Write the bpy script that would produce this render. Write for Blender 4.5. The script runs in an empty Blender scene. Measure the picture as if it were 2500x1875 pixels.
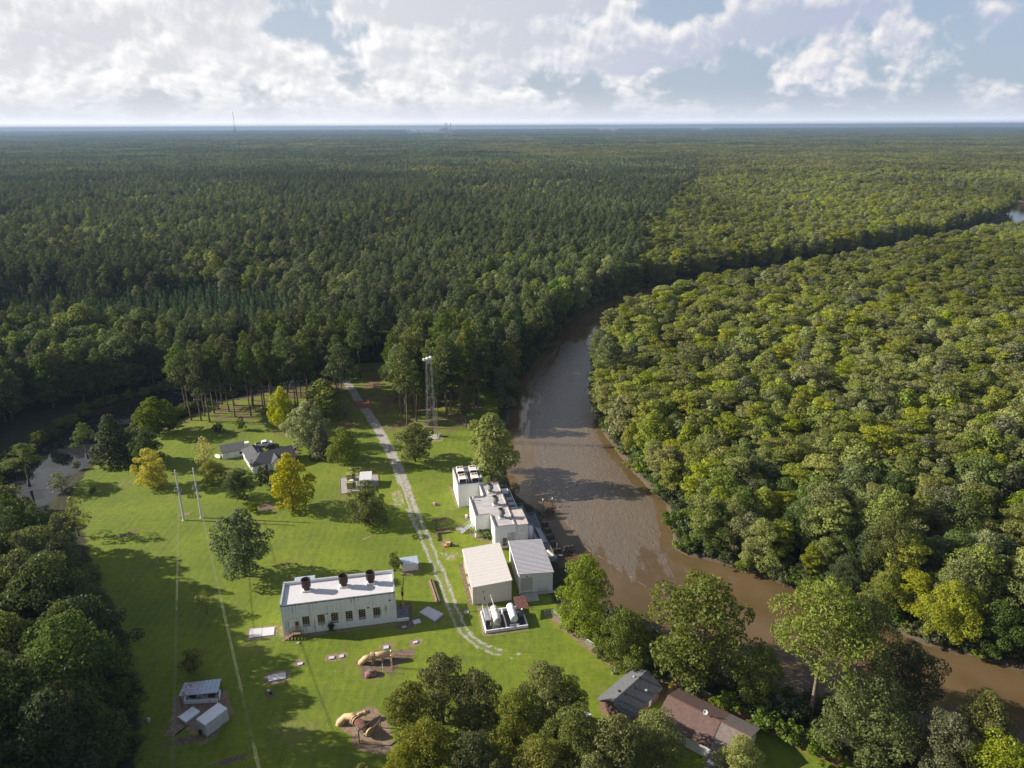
import bpy, math, random
import numpy as np
from math import radians as rad, sin, cos, tan, pi

S = bpy.context.scene
COL = S.collection
rng = np.random.default_rng(7)
random.seed(7)

# ---------------------------------------------------------------- camera
FPX, CX, CY, CAMH = 1735.0, 1250.0, 937.5, 100.0
PITCH, ROLL = rad(19.92), rad(0.25)
_f = np.array([0, cos(PITCH), -sin(PITCH)]); _r0 = np.array([1.0, 0, 0]); _u0 = np.cross(_r0, _f)
_R = _r0 * cos(ROLL) - _u0 * sin(ROLL); _U = _u0 * cos(ROLL) + _r0 * sin(ROLL)
cam = bpy.data.cameras.new('camera'); cam_o = bpy.data.objects.new('camera', cam); COL.objects.link(cam_o)
cam.sensor_width = 36.0; cam.lens = 36.0 * FPX / 2500.0
cam.clip_start = 1.0; cam.clip_end = 120000.0
from mathutils import Matrix, Vector
M = Matrix(((_R[0], _U[0], -_f[0], 0), (_R[1], _U[1], -_f[1], 0), (_R[2], _U[2], -_f[2], CAMH), (0, 0, 0, 1)))
cam_o.matrix_world = M
S.camera = cam_o


def at(px, py, z=0.0):
    """ground position (at height z) of a point of the survey photograph, 2500 x 1875"""
    d = _f * FPX + _R * (px - CX) - _U * (py - CY)
    t = (z - CAMH) / d[2]
    return (d[0] * t, d[1] * t, z)


def g2(a, b, z=0.0):           # the same from 2212-wide coordinates
    return at(a * 1.13020, b * 1.13020, z)


def proj(x, y, z):
    v = np.stack([np.asarray(x, float), np.asarray(y, float), np.asarray(z, float) - CAMH], -1)
    k = v @ _f
    k = np.where(np.abs(k) < 1e-6, 1e-6, k)
    return CX + FPX * (v @ _R) / k, CY - FPX * (v @ _U) / k, k


def height(px, py, ty):
    b = at(px, py); lo, hi = 0.0, 400.0
    for _ in range(40):
        m = (lo + hi) / 2
        if float(proj(b[0], b[1], m)[1]) > ty: lo = m
        else: hi = m
    return lo


def c1(x, y): return (x / 3.16, 900 + y / 3.16)
def c2(x, y): return (500 + x / 4.424, 1000 + y / 4.424)
def c3(x, y): return (x / 3.16, 1350 + y / 3.16)
def c4(x, y): return (600 + x / 4.424, 1350 + y / 4.424)
def c5(x, y): return (1050 + x / 5.53, 1100 + y / 5.53)
def c6(x, y): return (1050 + x / 5.53, 1300 + y / 5.53)
def c7(x, y): return (1350 + x / 3.16, 1500 + y / 3.16)
def c8(x, y): return (800 + x / 4.425, 1500 + y / 4.425)
def c9(x, y): return (1800 + x / 3.16, 1350 + y / 3.16)
def c10(x, y): return (600 + x / 3.16, 600 + y / 3.16)


# ---------------------------------------------------------------- light and exposure
SUN_AZ = rad(180 - 5.5)        # direction towards the sun in the xy plane, from +x
SUN_EL = rad(26.0)
S.view_settings.view_transform = 'Standard'
S.view_settings.look = 'None'
S.view_settings.gamma = 1.0
S.view_settings.use_curve_mapping = False
S.view_settings.exposure = 1.0

sun = bpy.data.lights.new('sun', 'SUN'); sun_o = bpy.data.objects.new('sun', sun); COL.objects.link(sun_o)
sun.energy = 5.0; sun.angle = rad(0.55); sun.color = (1.0, 0.915, 0.78)
sd = Vector((cos(SUN_AZ) * cos(SUN_EL), sin(SUN_AZ) * cos(SUN_EL), sin(SUN_EL)))
sun_o.rotation_euler = sd.to_track_quat('Z', 'Y').to_euler()
sun_o.location = (0, 0, 300)


class NT:
    """small helper round a node tree"""
    def __init__(s, tree): s.t = tree; s.n = tree.nodes; s.l = tree.links
    def new(s, typ, **kw):
        n = s.n.new(typ)
        for k, v in kw.items(): setattr(n, k, v)
        return n
    def put(s, sock, v):
        if v is None: return
        if isinstance(v, bpy.types.NodeSocket): s.l.new(v, sock)
        else:
            if isinstance(v, (tuple, list)) and len(v) == 3 and sock.type == 'RGBA': v = (*v, 1)
            sock.default_value = v
    def m(s, op, a, b=None, c=None, clamp=False):
        n = s.new('ShaderNodeMath', operation=op, use_clamp=clamp)
        s.put(n.inputs[0], a); s.put(n.inputs[1], b); s.put(n.inputs[2], c)
        return n.outputs[0]
    def vm(s, op, a, b=None):
        n = s.new('ShaderNodeVectorMath', operation=op); s.put(n.inputs[0], a); s.put(n.inputs[1], b)
        return n.outputs[0]
    def step(s, v, a, b, lo=0.0, hi=1.0):
        n = s.new('ShaderNodeMapRange', interpolation_type='SMOOTHSTEP')
        s.put(n.inputs[0], v); s.put(n.inputs[1], a); s.put(n.inputs[2], b); s.put(n.inputs[3], lo); s.put(n.inputs[4], hi)
        return n.outputs[0]
    def mix(s, f, a, b, blend='MIX'):
        n = s.new('ShaderNodeMix', data_type='RGBA', blend_type=blend)
        s.put(n.inputs[0], f); s.put(n.inputs[6], a); s.put(n.inputs[7], b)
        return n.outputs[2]
    def xyz(s, x, y, z):
        n = s.new('ShaderNodeCombineXYZ'); s.put(n.inputs[0], x); s.put(n.inputs[1], y); s.put(n.inputs[2], z)
        return n.outputs[0]
    def sep(s, v):
        n = s.new('ShaderNodeSeparateXYZ'); s.put(n.inputs[0], v); return n.outputs
    def noise(s, v, scale, detail=3.0, rough=0.5, dist=0.0, color=False):
        n = s.new('ShaderNodeTexNoise'); s.put(n.inputs['Vector'], v)
        n.inputs['Scale'].default_value = scale; n.inputs['Detail'].default_value = detail
        n.inputs['Roughness'].default_value = rough; n.inputs['Distortion'].default_value = dist
        return n.outputs['Color' if color else 'Fac']
    def attr(s, name):
        n = s.new('ShaderNodeAttribute'); n.attribute_name = name; return n.outputs['Fac']
    def pos(s): return s.new('ShaderNodeNewGeometry').outputs['Position']
    def bump(s, h, strength, dist=0.1):
        n = s.new('ShaderNodeBump'); s.put(n.inputs['Height'], h); s.put(n.inputs['Strength'], strength)
        n.inputs['Distance'].default_value = dist; return n.outputs[0]


# ---------------------------------------------------------------- sky
W = bpy.data.worlds.new('World'); S.world = W; W.use_nodes = True
w = NT(W.node_tree); w.n.clear()
sky = w.new('ShaderNodeTexSky', sky_type='NISHITA', sun_disc=False)
sky.sun_elevation = SUN_EL; sky.sun_rotation = pi / 2 - SUN_AZ
sky.air_density = 1.0; sky.dust_density = 1.6; sky.ozone_density = 1.2; sky.altitude = 50
dirv = w.new('ShaderNodeTexCoord').outputs['Generated']
dx, dy, dz = w.sep(dirv)
AZ = w.m('MULTIPLY', w.m('ARCTAN2', dx, dy), 57.2958)
EL = w.m('MULTIPLY', w.m('ARCSINE', dz), 57.2958)
ELp = w.m('MAXIMUM', EL, 0.0)
den = w.m('ADD', ELp, 3.6)
lnE = w.m('LOGARITHM', den, 2.71828)


def voro(v, scale, detail, rough, smooth):
    n = w.new('ShaderNodeTexVoronoi', feature='F1'); w.put(n.inputs['Vector'], v)
    n.inputs['Scale'].default_value = scale; n.inputs['Detail'].default_value = detail
    n.inputs['Roughness'].default_value = rough; n.normalize = True
    return n.outputs['Distance']


def field(du, dv):
    p = w.xyz(w.m('ADD', w.m('ADD', w.m('MULTIPLY', AZ, .34), w.m('MULTIPLY', lnE, .25)), du), w.m('ADD', w.m('MULTIPLY', lnE, 3.0), dv), 3.3)
    big = w.noise(p, .48, 5, 0.52, 0.2)
    wob = w.noise(p, 3.0, 3, .55)
    q = w.vm('ADD', p, w.xyz(w.m('MULTIPLY', wob, .5), w.m('MULTIPLY', wob, -.4), 0.0))
    puff = w.m('SUBTRACT', 1.0, voro(q, .95, 2.6, 0.50, 0.5))
    return w.m('ADD', w.m('MULTIPLY', big, .74), w.m('MULTIPLY', w.m('SUBTRACT', puff, .36), .46))


def lump(a, e, ra, re, slope=0.0):     # a bank of cloud: 1 in its middle, in degrees of azimuth and elevation
    ea = w.m('DIVIDE', w.m('SUBTRACT', AZ, a), ra)
    ee = w.m('DIVIDE', w.m('SUBTRACT', w.m('SUBTRACT', EL, e), w.m('MULTIPLY', w.m('SUBTRACT', AZ, a), slope)), re)
    d = w.m('ADD', w.m('MULTIPLY', ea, ea), w.m('MULTIPLY', ee, ee))
    return w.m('POWER', 2.71828, w.m('MULTIPLY', d, -1.0))


n0 = field(0.0, 0.0)
n1 = field(-0.08, 0.13)
cover = w.m('ADD', w.step(AZ, 30.0, -22.0, -0.05, 0.055), 0.0)
for (a, e, ra, re, sl, k) in [(-30, 5.0, 9, 2.6, 0, .06), (-12, 4.4, 11, 1.5, 0, .08), (-4, 7.9, 11, 1.0, 0, .13), (-1, 5.7, 6, 1.2, 0.05, .11),
                              (9, 4.7, 6, 1.3, .10, .10), (19, 6.6, 6, 1.0, .10, .12), (32, 6.6, 7, 1.0, .16, .13), (27, 3.4, 7, .8, .10, .07),
                              (33, 3.6, 6, 1.2, .1, -.10), (13, 2.6, 9, .7, 0, -.06), (12, 7.6, 2.5, .6, .1, -.10), (-27, 8.2, 4, .8, 0, -.12), (-16, 6.6, 3, .7, 0, -.10)]:
    cover = w.m('ADD', cover, w.m('MULTIPLY', lump(a, e, ra, re, sl), k))
dens = w.m('ADD', n0, cover)
cm = w.step(dens, 0.465, 0.58)
core = w.step(dens, 0.53, 0.70)
lit = w.m('ADD', 0.55, w.m('MULTIPLY', w.m('SUBTRACT', n0, n1), 4.4), clamp=True)
# thick parts of the banks turn their shaded bases to us
shade = w.m('MULTIPLY', core, 0.55)
for (a, e, ra, re, sl, k) in [(-2, 8.1, 12, .9, 0, .75), (2, 6.0, 5, .9, 0.06, .5), (10, 4.2, 6, .7, .05, .65), (19, 6.4, 6, .9, .10, .9), (33, 6.2, 6, .8, .16, .7), (-13, 3.6, 8, .6, 0, .35)]:
    shade = w.m('ADD', shade, w.m('MULTIPLY', lump(a, e, ra, re, sl), k))
litf = w.m('SUBTRACT', lit, w.m('MULTIPLY', shade, .46), clamp=True)
litf = w.m('SMOOTH_MIN', litf, 1.0, 0.1)
side = w.step(AZ, -15.0, 30.0)
dark_c = w.mix(side, (7.9, 8.0, 8.5), (5.2, 5.8, 7.5))
lite_c = w.mix(side, (11.8, 11.6, 11.5), (10.6, 10.2, 10.0))
cloud = w.mix(w.step(litf, .12, .78), dark_c, lite_c)
# clouds above the view greyed like undersides, darkened to cut the fill light
cloud = w.mix(w.step(EL, 24.0, 60.0), cloud, (3.6, 3.9, 4.6))
nish = sky.outputs[0]
# pale hazy blue between the clouds
gap = w.mix(w.step(EL, 1.0, 40.0), w.mix(side, (7.2, 8.0, 9.6), (5.4, 6.7, 8.9)), (1.6, 2.7, 5.2))
blue = w.mix(.62, nish, gap)
skyc = w.mix(w.m('MULTIPLY', cm, w.step(EL, 0.3, 2.6, .45, .96)), blue, cloud)
# the veil over the horizon
veil_c = w.mix(side, (8.2, 8.35, 8.9), (6.7, 7.1, 8.0))
skyc = w.mix(w.step(EL, 3.0, 0.0, 0.0, .9), skyc, veil_c)
# towards the horizon the sky glows through the whole depth of the air
glow = w.m('MINIMUM', w.m('POWER', 2.71828, w.m('DIVIDE', .0035, w.m('MAXIMUM', dz, .0044))), 1.75)
skyc = w.mix(1.0, skyc, w.xyz(glow, glow, glow), 'MULTIPLY')
bg = w.new('ShaderNodeBackground'); w.put(bg.inputs[0], skyc); bg.inputs[1].default_value = 0.045
w.l.new(bg.outputs[0], w.new('ShaderNodeOutputWorld').inputs[0])
W.cycles.sampling_method = 'MANUAL'; W.cycles.sample_map_resolution = 256
S.cycles.max_bounces = 6; S.cycles.diffuse_bounces = 2; S.cycles.glossy_bounces = 2
S.cycles.transmission_bounces = 3; S.cycles.transparent_max_bounces = 6; S.cycles.volume_bounces = 0
S.cycles.use_denoising = True

# ---------------------------------------------------------------- mesh helpers
class MB:
    def __init__(s): s.v = []; s.f = []; s.mi = []
    def add(s, vs, fs, m=0):
        o = len(s.v); s.v += [tuple(map(float, p)) for p in vs]
        for f in fs: s.f.append(tuple(o + i for i in f)); s.mi.append(m)
        return s
    def box(s, x0, x1, y0, y1, z0, z1, m=0):
        v = [(x0, y0, z0), (x1, y0, z0), (x1, y1, z0), (x0, y1, z0), (x0, y0, z1), (x1, y0, z1), (x1, y1, z1), (x0, y1, z1)]
        return s.add(v, [(3, 2, 1, 0), (4, 5, 6, 7), (0, 1, 5, 4), (1, 2, 6, 5), (2, 3, 7, 6), (3, 0, 4, 7)], m)
    def prism(s, poly, z0, z1, m=0):
        n = len(poly); zt = z1 if isinstance(z1, (list, tuple)) else [z1] * n
        v = [(p[0], p[1], z0) for p in poly] + [(p[0], p[1], zt[i]) for i, p in enumerate(poly)]
        f = [tuple(range(n - 1, -1, -1)), tuple(range(n, 2 * n))] + [(i, (i + 1) % n, n + (i + 1) % n, n + i) for i in range(n)]
        return s.add(v, f, m)
    def slab(s, top, t, m=0):      # a plate: top polygon (3-D) and thickness downwards
        n = len(top); v = [tuple(p) for p in top] + [(p[0], p[1], p[2] - t) for p in top]
        f = [tuple(range(n)), tuple(range(2 * n - 1, n - 1, -1))] + [(i, n + i, n + (i + 1) % n, (i + 1) % n) for i in range(n)]
        return s.add(v, f, m)
    def tube(s, p, q, r, n=6, r2=None, m=0, cap=True):
        p = Vector(p); q = Vector(q); d = (q - p)
        if d.length < 1e-6: return s
        d.normalize(); a = d.orthogonal().normalized(); b = d.cross(a); r2 = r if r2 is None else r2
        v = [p + (a * cos(2 * pi * i / n) + b * sin(2 * pi * i / n)) * r for i in range(n)] + [q + (a * cos(2 * pi * i / n) + b * sin(2 * pi * i / n)) * r2 for i in range(n)]
        f = [(i, (i + 1) % n, n + (i + 1) % n, n + i) for i in range(n)]
        if cap: f += [tuple(range(n - 1, -1, -1)), tuple(range(n, 2 * n))]
        return s.add(v, f, m)
    def path(s, pts, r, n=8, m=0, rr=None):
        pts = [Vector(p) for p in pts]; k = len(pts); v = []
        a = (pts[1] - pts[0]).orthogonal().normalized()
        for i, p in enumerate(pts):
            d = (pts[min(i + 1, k - 1)] - pts[max(i - 1, 0)]).normalized()
            a = (a - d * a.dot(d)).normalized(); b = d.cross(a); ri = r if rr is None else rr[i]
            v += [p + (a * cos(2 * pi * j / n) + b * sin(2 * pi * j / n)) * ri for j in range(n)]
        f = [(i * n + j, i * n + (j + 1) % n, (i + 1) * n + (j + 1) % n, (i + 1) * n + j) for i in range(k - 1) for j in range(n)]
        f += [tuple(range(n - 1, -1, -1)), tuple(range((k - 1) * n, k * n))]
        return s.add(v, f, m)
    def lathe(s, prof, n=20, c=(0, 0, 0), m=0, close=False):
        v = [(c[0] + r * cos(2 * pi * j / n), c[1] + r * sin(2 * pi * j / n), c[2] + z) for r, z in prof for j in range(n)]
        f = [(i * n + j, i * n + (j + 1) % n, (i + 1) * n + (j + 1) % n, (i + 1) * n + j) for i in range(len(prof) - 1) for j in range(n)]
        if close: f += [tuple(range(n - 1, -1, -1)), tuple(range((len(prof) - 1) * n, len(prof) * n))]
        return s.add(v, f, m)
    def cyl_h(s, c, r, L, ax=(0, 1, 0), n=18, dome=0.0, m=0):     # lying cylinder with shallow domed ends
        c = Vector(c); d = Vector(ax).normalized(); h = L / 2
        ts = [(-h - dome, .02), (-h - dome * .8, .55), (-h - dome * .3, .9), (-h, 1), (h, 1), (h + dome * .3, .9), (h + dome * .8, .55), (h + dome, .02)]
        return s.path([c + d * t for t, _ in ts], r, n, m, [r * k for _, k in ts])
    def build(s, name, mats, parent=None, smooth=False, **pr):
        me = bpy.data.meshes.new(name); me.from_pydata(s.v, [], s.f)
        if not isinstance(mats, (list, tuple)): mats = [mats]
        for m in mats: me.materials.append(m)
        if len(mats) > 1: me.polygons.foreach_set('material_index', s.mi)
        if smooth: me.polygons.foreach_set('use_smooth', [True] * len(s.f))
        me.update()
        return link(name, me, parent, **pr)


def link(name, me, parent=None, **pr):
    o = bpy.data.objects.new(name, me); COL.objects.link(o)
    if parent is not None: o.parent = parent
    for k, v in pr.items(): o[k] = v
    return o


def thing(name, label, cat, loc=(0, 0, 0), rz=0.0, group=None):
    o = bpy.data.objects.new(name, None); COL.objects.link(o); o.empty_display_size = .5
    o.location = loc; o.rotation_euler = (0, 0, rz); o['label'] = label; o['category'] = cat
    if group: o['group'] = group
    return o


def tag(o, label, cat, group=None):
    o['label'] = label; o['category'] = cat
    if group: o['group'] = group
    return o


def np_mesh(name, v, quads, mats, uvsmooth=False):
    me = bpy.data.meshes.new(name); v = np.asarray(v, np.float32); q = np.asarray(quads, np.int32)
    me.vertices.add(len(v)); me.vertices.foreach_set('co', v.ravel())
    k = q.shape[1]
    me.loops.add(q.size); me.loops.foreach_set('vertex_index', q.ravel())
    me.polygons.add(len(q)); me.polygons.foreach_set('loop_start', np.arange(0, q.size, k, dtype=np.int32))
    for m in (mats if isinstance(mats, (list, tuple)) else [mats]): me.materials.append(m)
    me.update(calc_edges=True); me.validate()
    return me


def fattr(me, name, vals):
    a = me.attributes.new(name, 'FLOAT', 'POINT'); a.data.foreach_set('value', np.asarray(vals, np.float32))


# ---------------------------------------------------------------- materials
def new_mat(name):
    m = bpy.data.materials.new(name); m.use_nodes = True; n = NT(m.node_tree); n.n.clear()
    out = n.new('ShaderNodeOutputMaterial'); return m, n, out


def bsdf(n, out, color, rough=0.7, metal=0.0, normal=None, spec=0.4):
    b = n.new('ShaderNodeBsdfPrincipled'); n.put(b.inputs['Base Color'], color); n.put(b.inputs['Roughness'], rough)
    b.inputs['Metallic'].default_value = metal; b.inputs['Specular IOR Level'].default_value = spec
    if normal is not None: n.l.new(normal, b.inputs['Normal'])
    n.l.new(b.outputs[0], out.inputs[0]); return b


_mats = {}
def mat(name, c, rough=.7, metal=0.0, var=.12, vs=1.5, stain=None, sk=.55, ss=.6, streak=False, bump=0.0, bs=6.0):
    """painted or mineral surface: base colour, mottling, optional stains (own colour, with a shape of their own)"""
    if name in _mats: return _mats[name]
    m, n, out = new_mat(name)
    p = n.new('ShaderNodeTexCoord').outputs['Object']
    a = n.noise(p, vs, 5, .6); col = n.mix(n.step(a, .3, .7), tuple(x * (1 - var) for x in c), tuple(min(1, x * (1 + var)) for x in c))
    fine = n.noise(p, 14, 3, .6); col = n.mix(n.m('MULTIPLY', n.step(fine, .5, .75), .25), col, tuple(x * .72 for x in c))
    if stain:
        q = n.vm('MULTIPLY', p, (3.2, 3.2, .22) if streak else (1, 1, 1))
        s1 = n.noise(q, ss, 6, .62); s2 = n.noise(p, ss * .35, 3, .5)
        k = n.m('MULTIPLY', n.step(s1, sk, sk + .14), n.step(s2, .4, .62))
        col = n.mix(n.m('MULTIPLY', k, .85), col, stain)
    nrm = n.bump(n.noise(p, bs, 4, .6), bump, .05) if bump else None
    bsdf(n, out, col, rough, metal, nrm); _mats[name] = m; return m


# grass and forest floor are shared by everything that fades into them
def group_of(name, fn):
    g = bpy.data.node_groups.new(name, 'ShaderNodeTree')
    g.interface.new_socket('Color', in_out='OUTPUT', socket_type='NodeSocketColor')
    n = NT(g); o = n.new('NodeGroupOutput'); n.l.new(fn(n), o.inputs[0]); return g


def grass_fn(n):
    p = n.pos()
    a = n.noise(p, .045, 4, .6); b = n.noise(p, .5, 5, .65); c = n.noise(n.vm('MULTIPLY', p, (.35, 2.2, 1)), .55, 3, .5, .6)
    col = n.mix(n.step(a, .36, .64), (.112, .160, .010), (.172, .218, .014))
    col = n.mix(n.m('MULTIPLY', n.step(b, .42, .72), .6), col, (.076, .118, .010))
    col = n.mix(n.m('MULTIPLY', n.step(c, .5, .68), .35), col, (.195, .228, .018))
    d = n.noise(n.vm('ADD', p, (31, 7, 0)), .065, 6, .68); d2 = n.noise(p, 1.6, 4, .6)
    col = n.mix(n.m('MULTIPLY', n.step(d, .53, .68), .55), col, (.185, .155, .055))
    col = n.mix(n.m('MULTIPLY', n.step(d2, .55, .8), .4), col, (.05, .082, .01))
    e = n.noise(p, 3.5, 3, .7)
    col = n.mix(n.m('MULTIPLY', n.step(e, .48, .70), .45), col, (.052, .082, .010))
    # wheel-worn and weedy duller streaks, mower passes
    f = n.noise(n.vm('MULTIPLY', p, (.9, .16, 1)), .20, 5, .65, 1.2); g = n.noise(p, .018, 4, .6)
    col = n.mix(n.m('MULTIPLY', n.step(f, .53, .66), .40), col, (.105, .112, .030))
    col = n.mix(n.m('MULTIPLY', n.step(g, .45, .68), .45), col, (.088, .128, .014))
    wv = n.new('ShaderNodeTexWave'); wv.inputs['Scale'].default_value = .16; wv.inputs['Distortion'].default_value = 5.0; wv.inputs['Detail'].default_value = 3.0; wv.inputs['Detail Scale'].default_value = .35
    n.put(wv.inputs['Vector'], p)
    return n.mix(n.m('MULTIPLY', n.step(wv.outputs['Fac'], .35, .8), .14), col, (.20, .215, .03))


def floor_fn(n):
    p = n.pos()
    a = n.noise(p, .11, 5, .6); b = n.noise(p, .9, 4, .65); far = n.noise(p, .0011, 8, .7)
    near = n.mix(n.step(a, .35, .65), (.040, .034, .016), (.026, .036, .012))
    near = n.mix(n.m('MULTIPLY', n.step(b, .45, .7), .7), near, (.018, .022, .009))
    farc = n.mix(n.step(far, .38, .62), (.030, .045, .018), (.062, .070, .026))
    ln = n.new('ShaderNodeVectorMath', operation='LENGTH'); n.l.new(p, ln.inputs[0])
    return n.mix(n.step(ln.outputs['Value'], 4000, 11000), near, farc)


G_GRASS = group_of('grass_colour', grass_fn); G_FLOOR = group_of('forest_floor_colour', floor_fn)
def gcol(n, g):
    x = n.new('ShaderNodeGroup'); x.node_tree = g; return x.outputs[0]


def mk_ground():
    m, n, out = new_mat('forest_floor')
    col = gcol(n, G_FLOOR); z = n.sep(n.pos())[2]; xg = n.sep(n.pos())[0]
    bank = n.mix(n.noise(n.pos(), .8, 4, .6), (.06, .048, .03), (.125, .098, .065))
    bank = n.mix(n.step(xg, -60, -75), bank, (.018, .019, .010))      # the creek's banks are leaf mould
    col = n.mix(n.step(z, -.12, -.5), col, bank)
    bsdf(n, out, col, .95, 0, n.bump(n.noise(n.pos(), 2.2, 5, .7), .6, .25), .2); return m


def mk_lawn():
    m, n, out = new_mat('mown_grass'); p = n.pos()
    sdv = n.m('ADD', n.attr('inside'), n.m('MULTIPLY', n.m('SUBTRACT', n.noise(p, .28, 6, .7), .5), 9.0))
    g = gcol(n, G_GRASS)
    # pine straw under the grove, bare earth at the edges
    straw = n.mix(n.noise(p, 1.2, 4, .6), (.115, .07, .038), (.185, .125, .075))
    k = n.m('MULTIPLY', n.attr('straw'), n.step(n.noise(p, .13, 5, .65), .44, .58))
    g = n.mix(k, g, straw)
    col = n.mix(n.step(sdv, -.6, 1.6), gcol(n, G_FLOOR), g)
    h = n.m('ADD', n.noise(p, 5.0, 4, .7), n.m('MULTIPLY', n.noise(p, .6, 4, .6), 1.6))
    bsdf(n, out, col, .9, 0, n.bump(h, .55, .22), .25); return m


def mk_patch(name, c0, c1, soft=.5, ns=.9, broken=0.0):
    m, n, out = new_mat(name); p = n.pos()
    e = n.m('ADD', n.attr('inside'), n.m('MULTIPLY', n.m('SUBTRACT', n.noise(p, ns, 6, .7), .5), soft * 2.6))
    a = n.noise(p, 1.3, 5, .65); b = n.noise(p, 7, 3, .6)
    col = n.mix(n.step(a, .3, .7), c0, c1); col = n.mix(n.m('MULTIPLY', n.step(b, .45, .7), .5), col, tuple(x * .62 for x in c0))
    f = n.step(e, .02, .32)
    if broken: f = n.m('MULTIPLY', f, n.step(n.noise(n.vm('MULTIPLY', p, (1, .6, 1)), 1.1, 6, .7), .44, .62, .12, .95))
    col = n.mix(f, gcol(n, G_GRASS), col)
    bsdf(n, out, col, .95, 0, n.bump(n.noise(p, 4, 4, .7), .5, .12), .2); return m


def mk_road():
    m, n, out = new_mat('pale_gravel'); p = n.pos()
    u = n.m('ABSOLUTE', n.attr('across')); f = n.attr('grassy')
    j = n.m('MULTIPLY', n.m('SUBTRACT', n.noise(p, .9, 6, .7), .5), 1.15)
    j2 = n.m('MULTIPLY', n.m('SUBTRACT', n.noise(p, .22, 4, .6), .5), .8)
    uu = n.m('ADD', n.m('ADD', u, j), j2)
    edge = n.step(uu, n.m('SUBTRACT', .98, n.m('MULTIPLY', f, .10)), n.m('SUBTRACT', .62, n.m('MULTIPLY', f, .08)))
    mid = n.step(n.m('ADD', uu, n.m('MULTIPLY', f, -.42)), -.28, .12)
    a = n.noise(p, 1.4, 5, .7); b = n.noise(p, 9, 3, .6); s = n.noise(n.vm('MULTIPLY', p, (1, .25, 1)), .8, 5, .7)
    col = n.mix(n.step(a, .3, .7), (.27, .245, .215), (.44, .41, .375))
    col = n.mix(n.m('MULTIPLY', n.step(b, .45, .7), .55), col, (.185, .165, .14))
    col = n.mix(n.m('MULTIPLY', n.step(s, .48, .66), .55), col, (.15, .135, .105))
    g = gcol(n, G_GRASS)
    edge = n.m('MULTIPLY', edge, n.step(n.m('ADD', n.noise(n.vm('MULTIPLY', p, (1, .7, 1)), .55, 6, .7), n.m('MULTIPLY', n.attr('fade'), -.34)), .30, .42))
    col = n.mix(n.m('MULTIPLY', edge, n.m('MAXIMUM', mid, .12)), g, col)
    bsdf(n, out, col, .95, 0, n.bump(n.noise(p, 6, 4, .7), .25, .05), .2); return m


def mk_river():
    m, n, out = new_mat('muddy_river_water'); p = n.pos()
    r = n.attr('ripple')
    st = n.noise(n.vm('MULTIPLY', p, (.30, .05, 1)), 1.0, 5, .65, .5); st2 = n.noise(p, .35, 4, .6)
    k = n.step(n.m('ADD', r, n.m('ADD', n.m('MULTIPLY', n.m('SUBTRACT', st, .5), 1.5), n.m('MULTIPLY', n.m('SUBTRACT', st2, .5), .5))), .42, .60)
    px_, py_, pz_ = n.sep(p); sh = n.attr('shore')
    ln = n.noise(n.xyz(n.m('MULTIPLY', sh, .42), n.m('MULTIPLY', py_, .035), 0.0), 1.0, 3, .55, .4)
    lm = n.m('MULTIPLY', n.m('MULTIPLY', n.step(sh, 2.0, 4.5), n.step(sh, 15.0, 8.0)), n.step(py_, 178, 200))
    k = n.m('MULTIPLY', k, n.m('SUBTRACT', 1.0, n.m('MULTIPLY', lm, n.step(ln, .50, .56))))
    sw = n.noise(p, .05, 4, .6)
    col = n.mix(n.step(sw, .35, .65), (.088, .058, .026), (.120, .082, .041))
    col = n.mix(n.m('MULTIPLY', k, .6), col, (.138, .116, .098))  # rippled water coloured paler and greyer, standing in for reflected sky
    h = n.m('ADD', n.noise(n.vm('MULTIPLY', p, (1, .6, 1)), 1.7, 4, .6), n.m('MULTIPLY', n.noise(p, .5, 3, .5), .9))
    nrm = n.bump(h, n.m('ADD', .05, n.m('MULTIPLY', k, .55)), .28)
    b = bsdf(n, out, col, n.m('ADD', .05, n.m('MULTIPLY', k, .13)), 0, nrm, .5); b.inputs['IOR'].default_value = 1.33
    return m


def mk_pond():
    m, n, out = new_mat('dark_creek_water'); p = n.pos()
    nrm = n.bump(n.noise(p, .8, 3, .5), .035, .1)
    b = bsdf(n, out, (.020, .022, .023), .02, 0, nrm, .5); b.inputs['IOR'].default_value = 1.33
    return m


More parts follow.
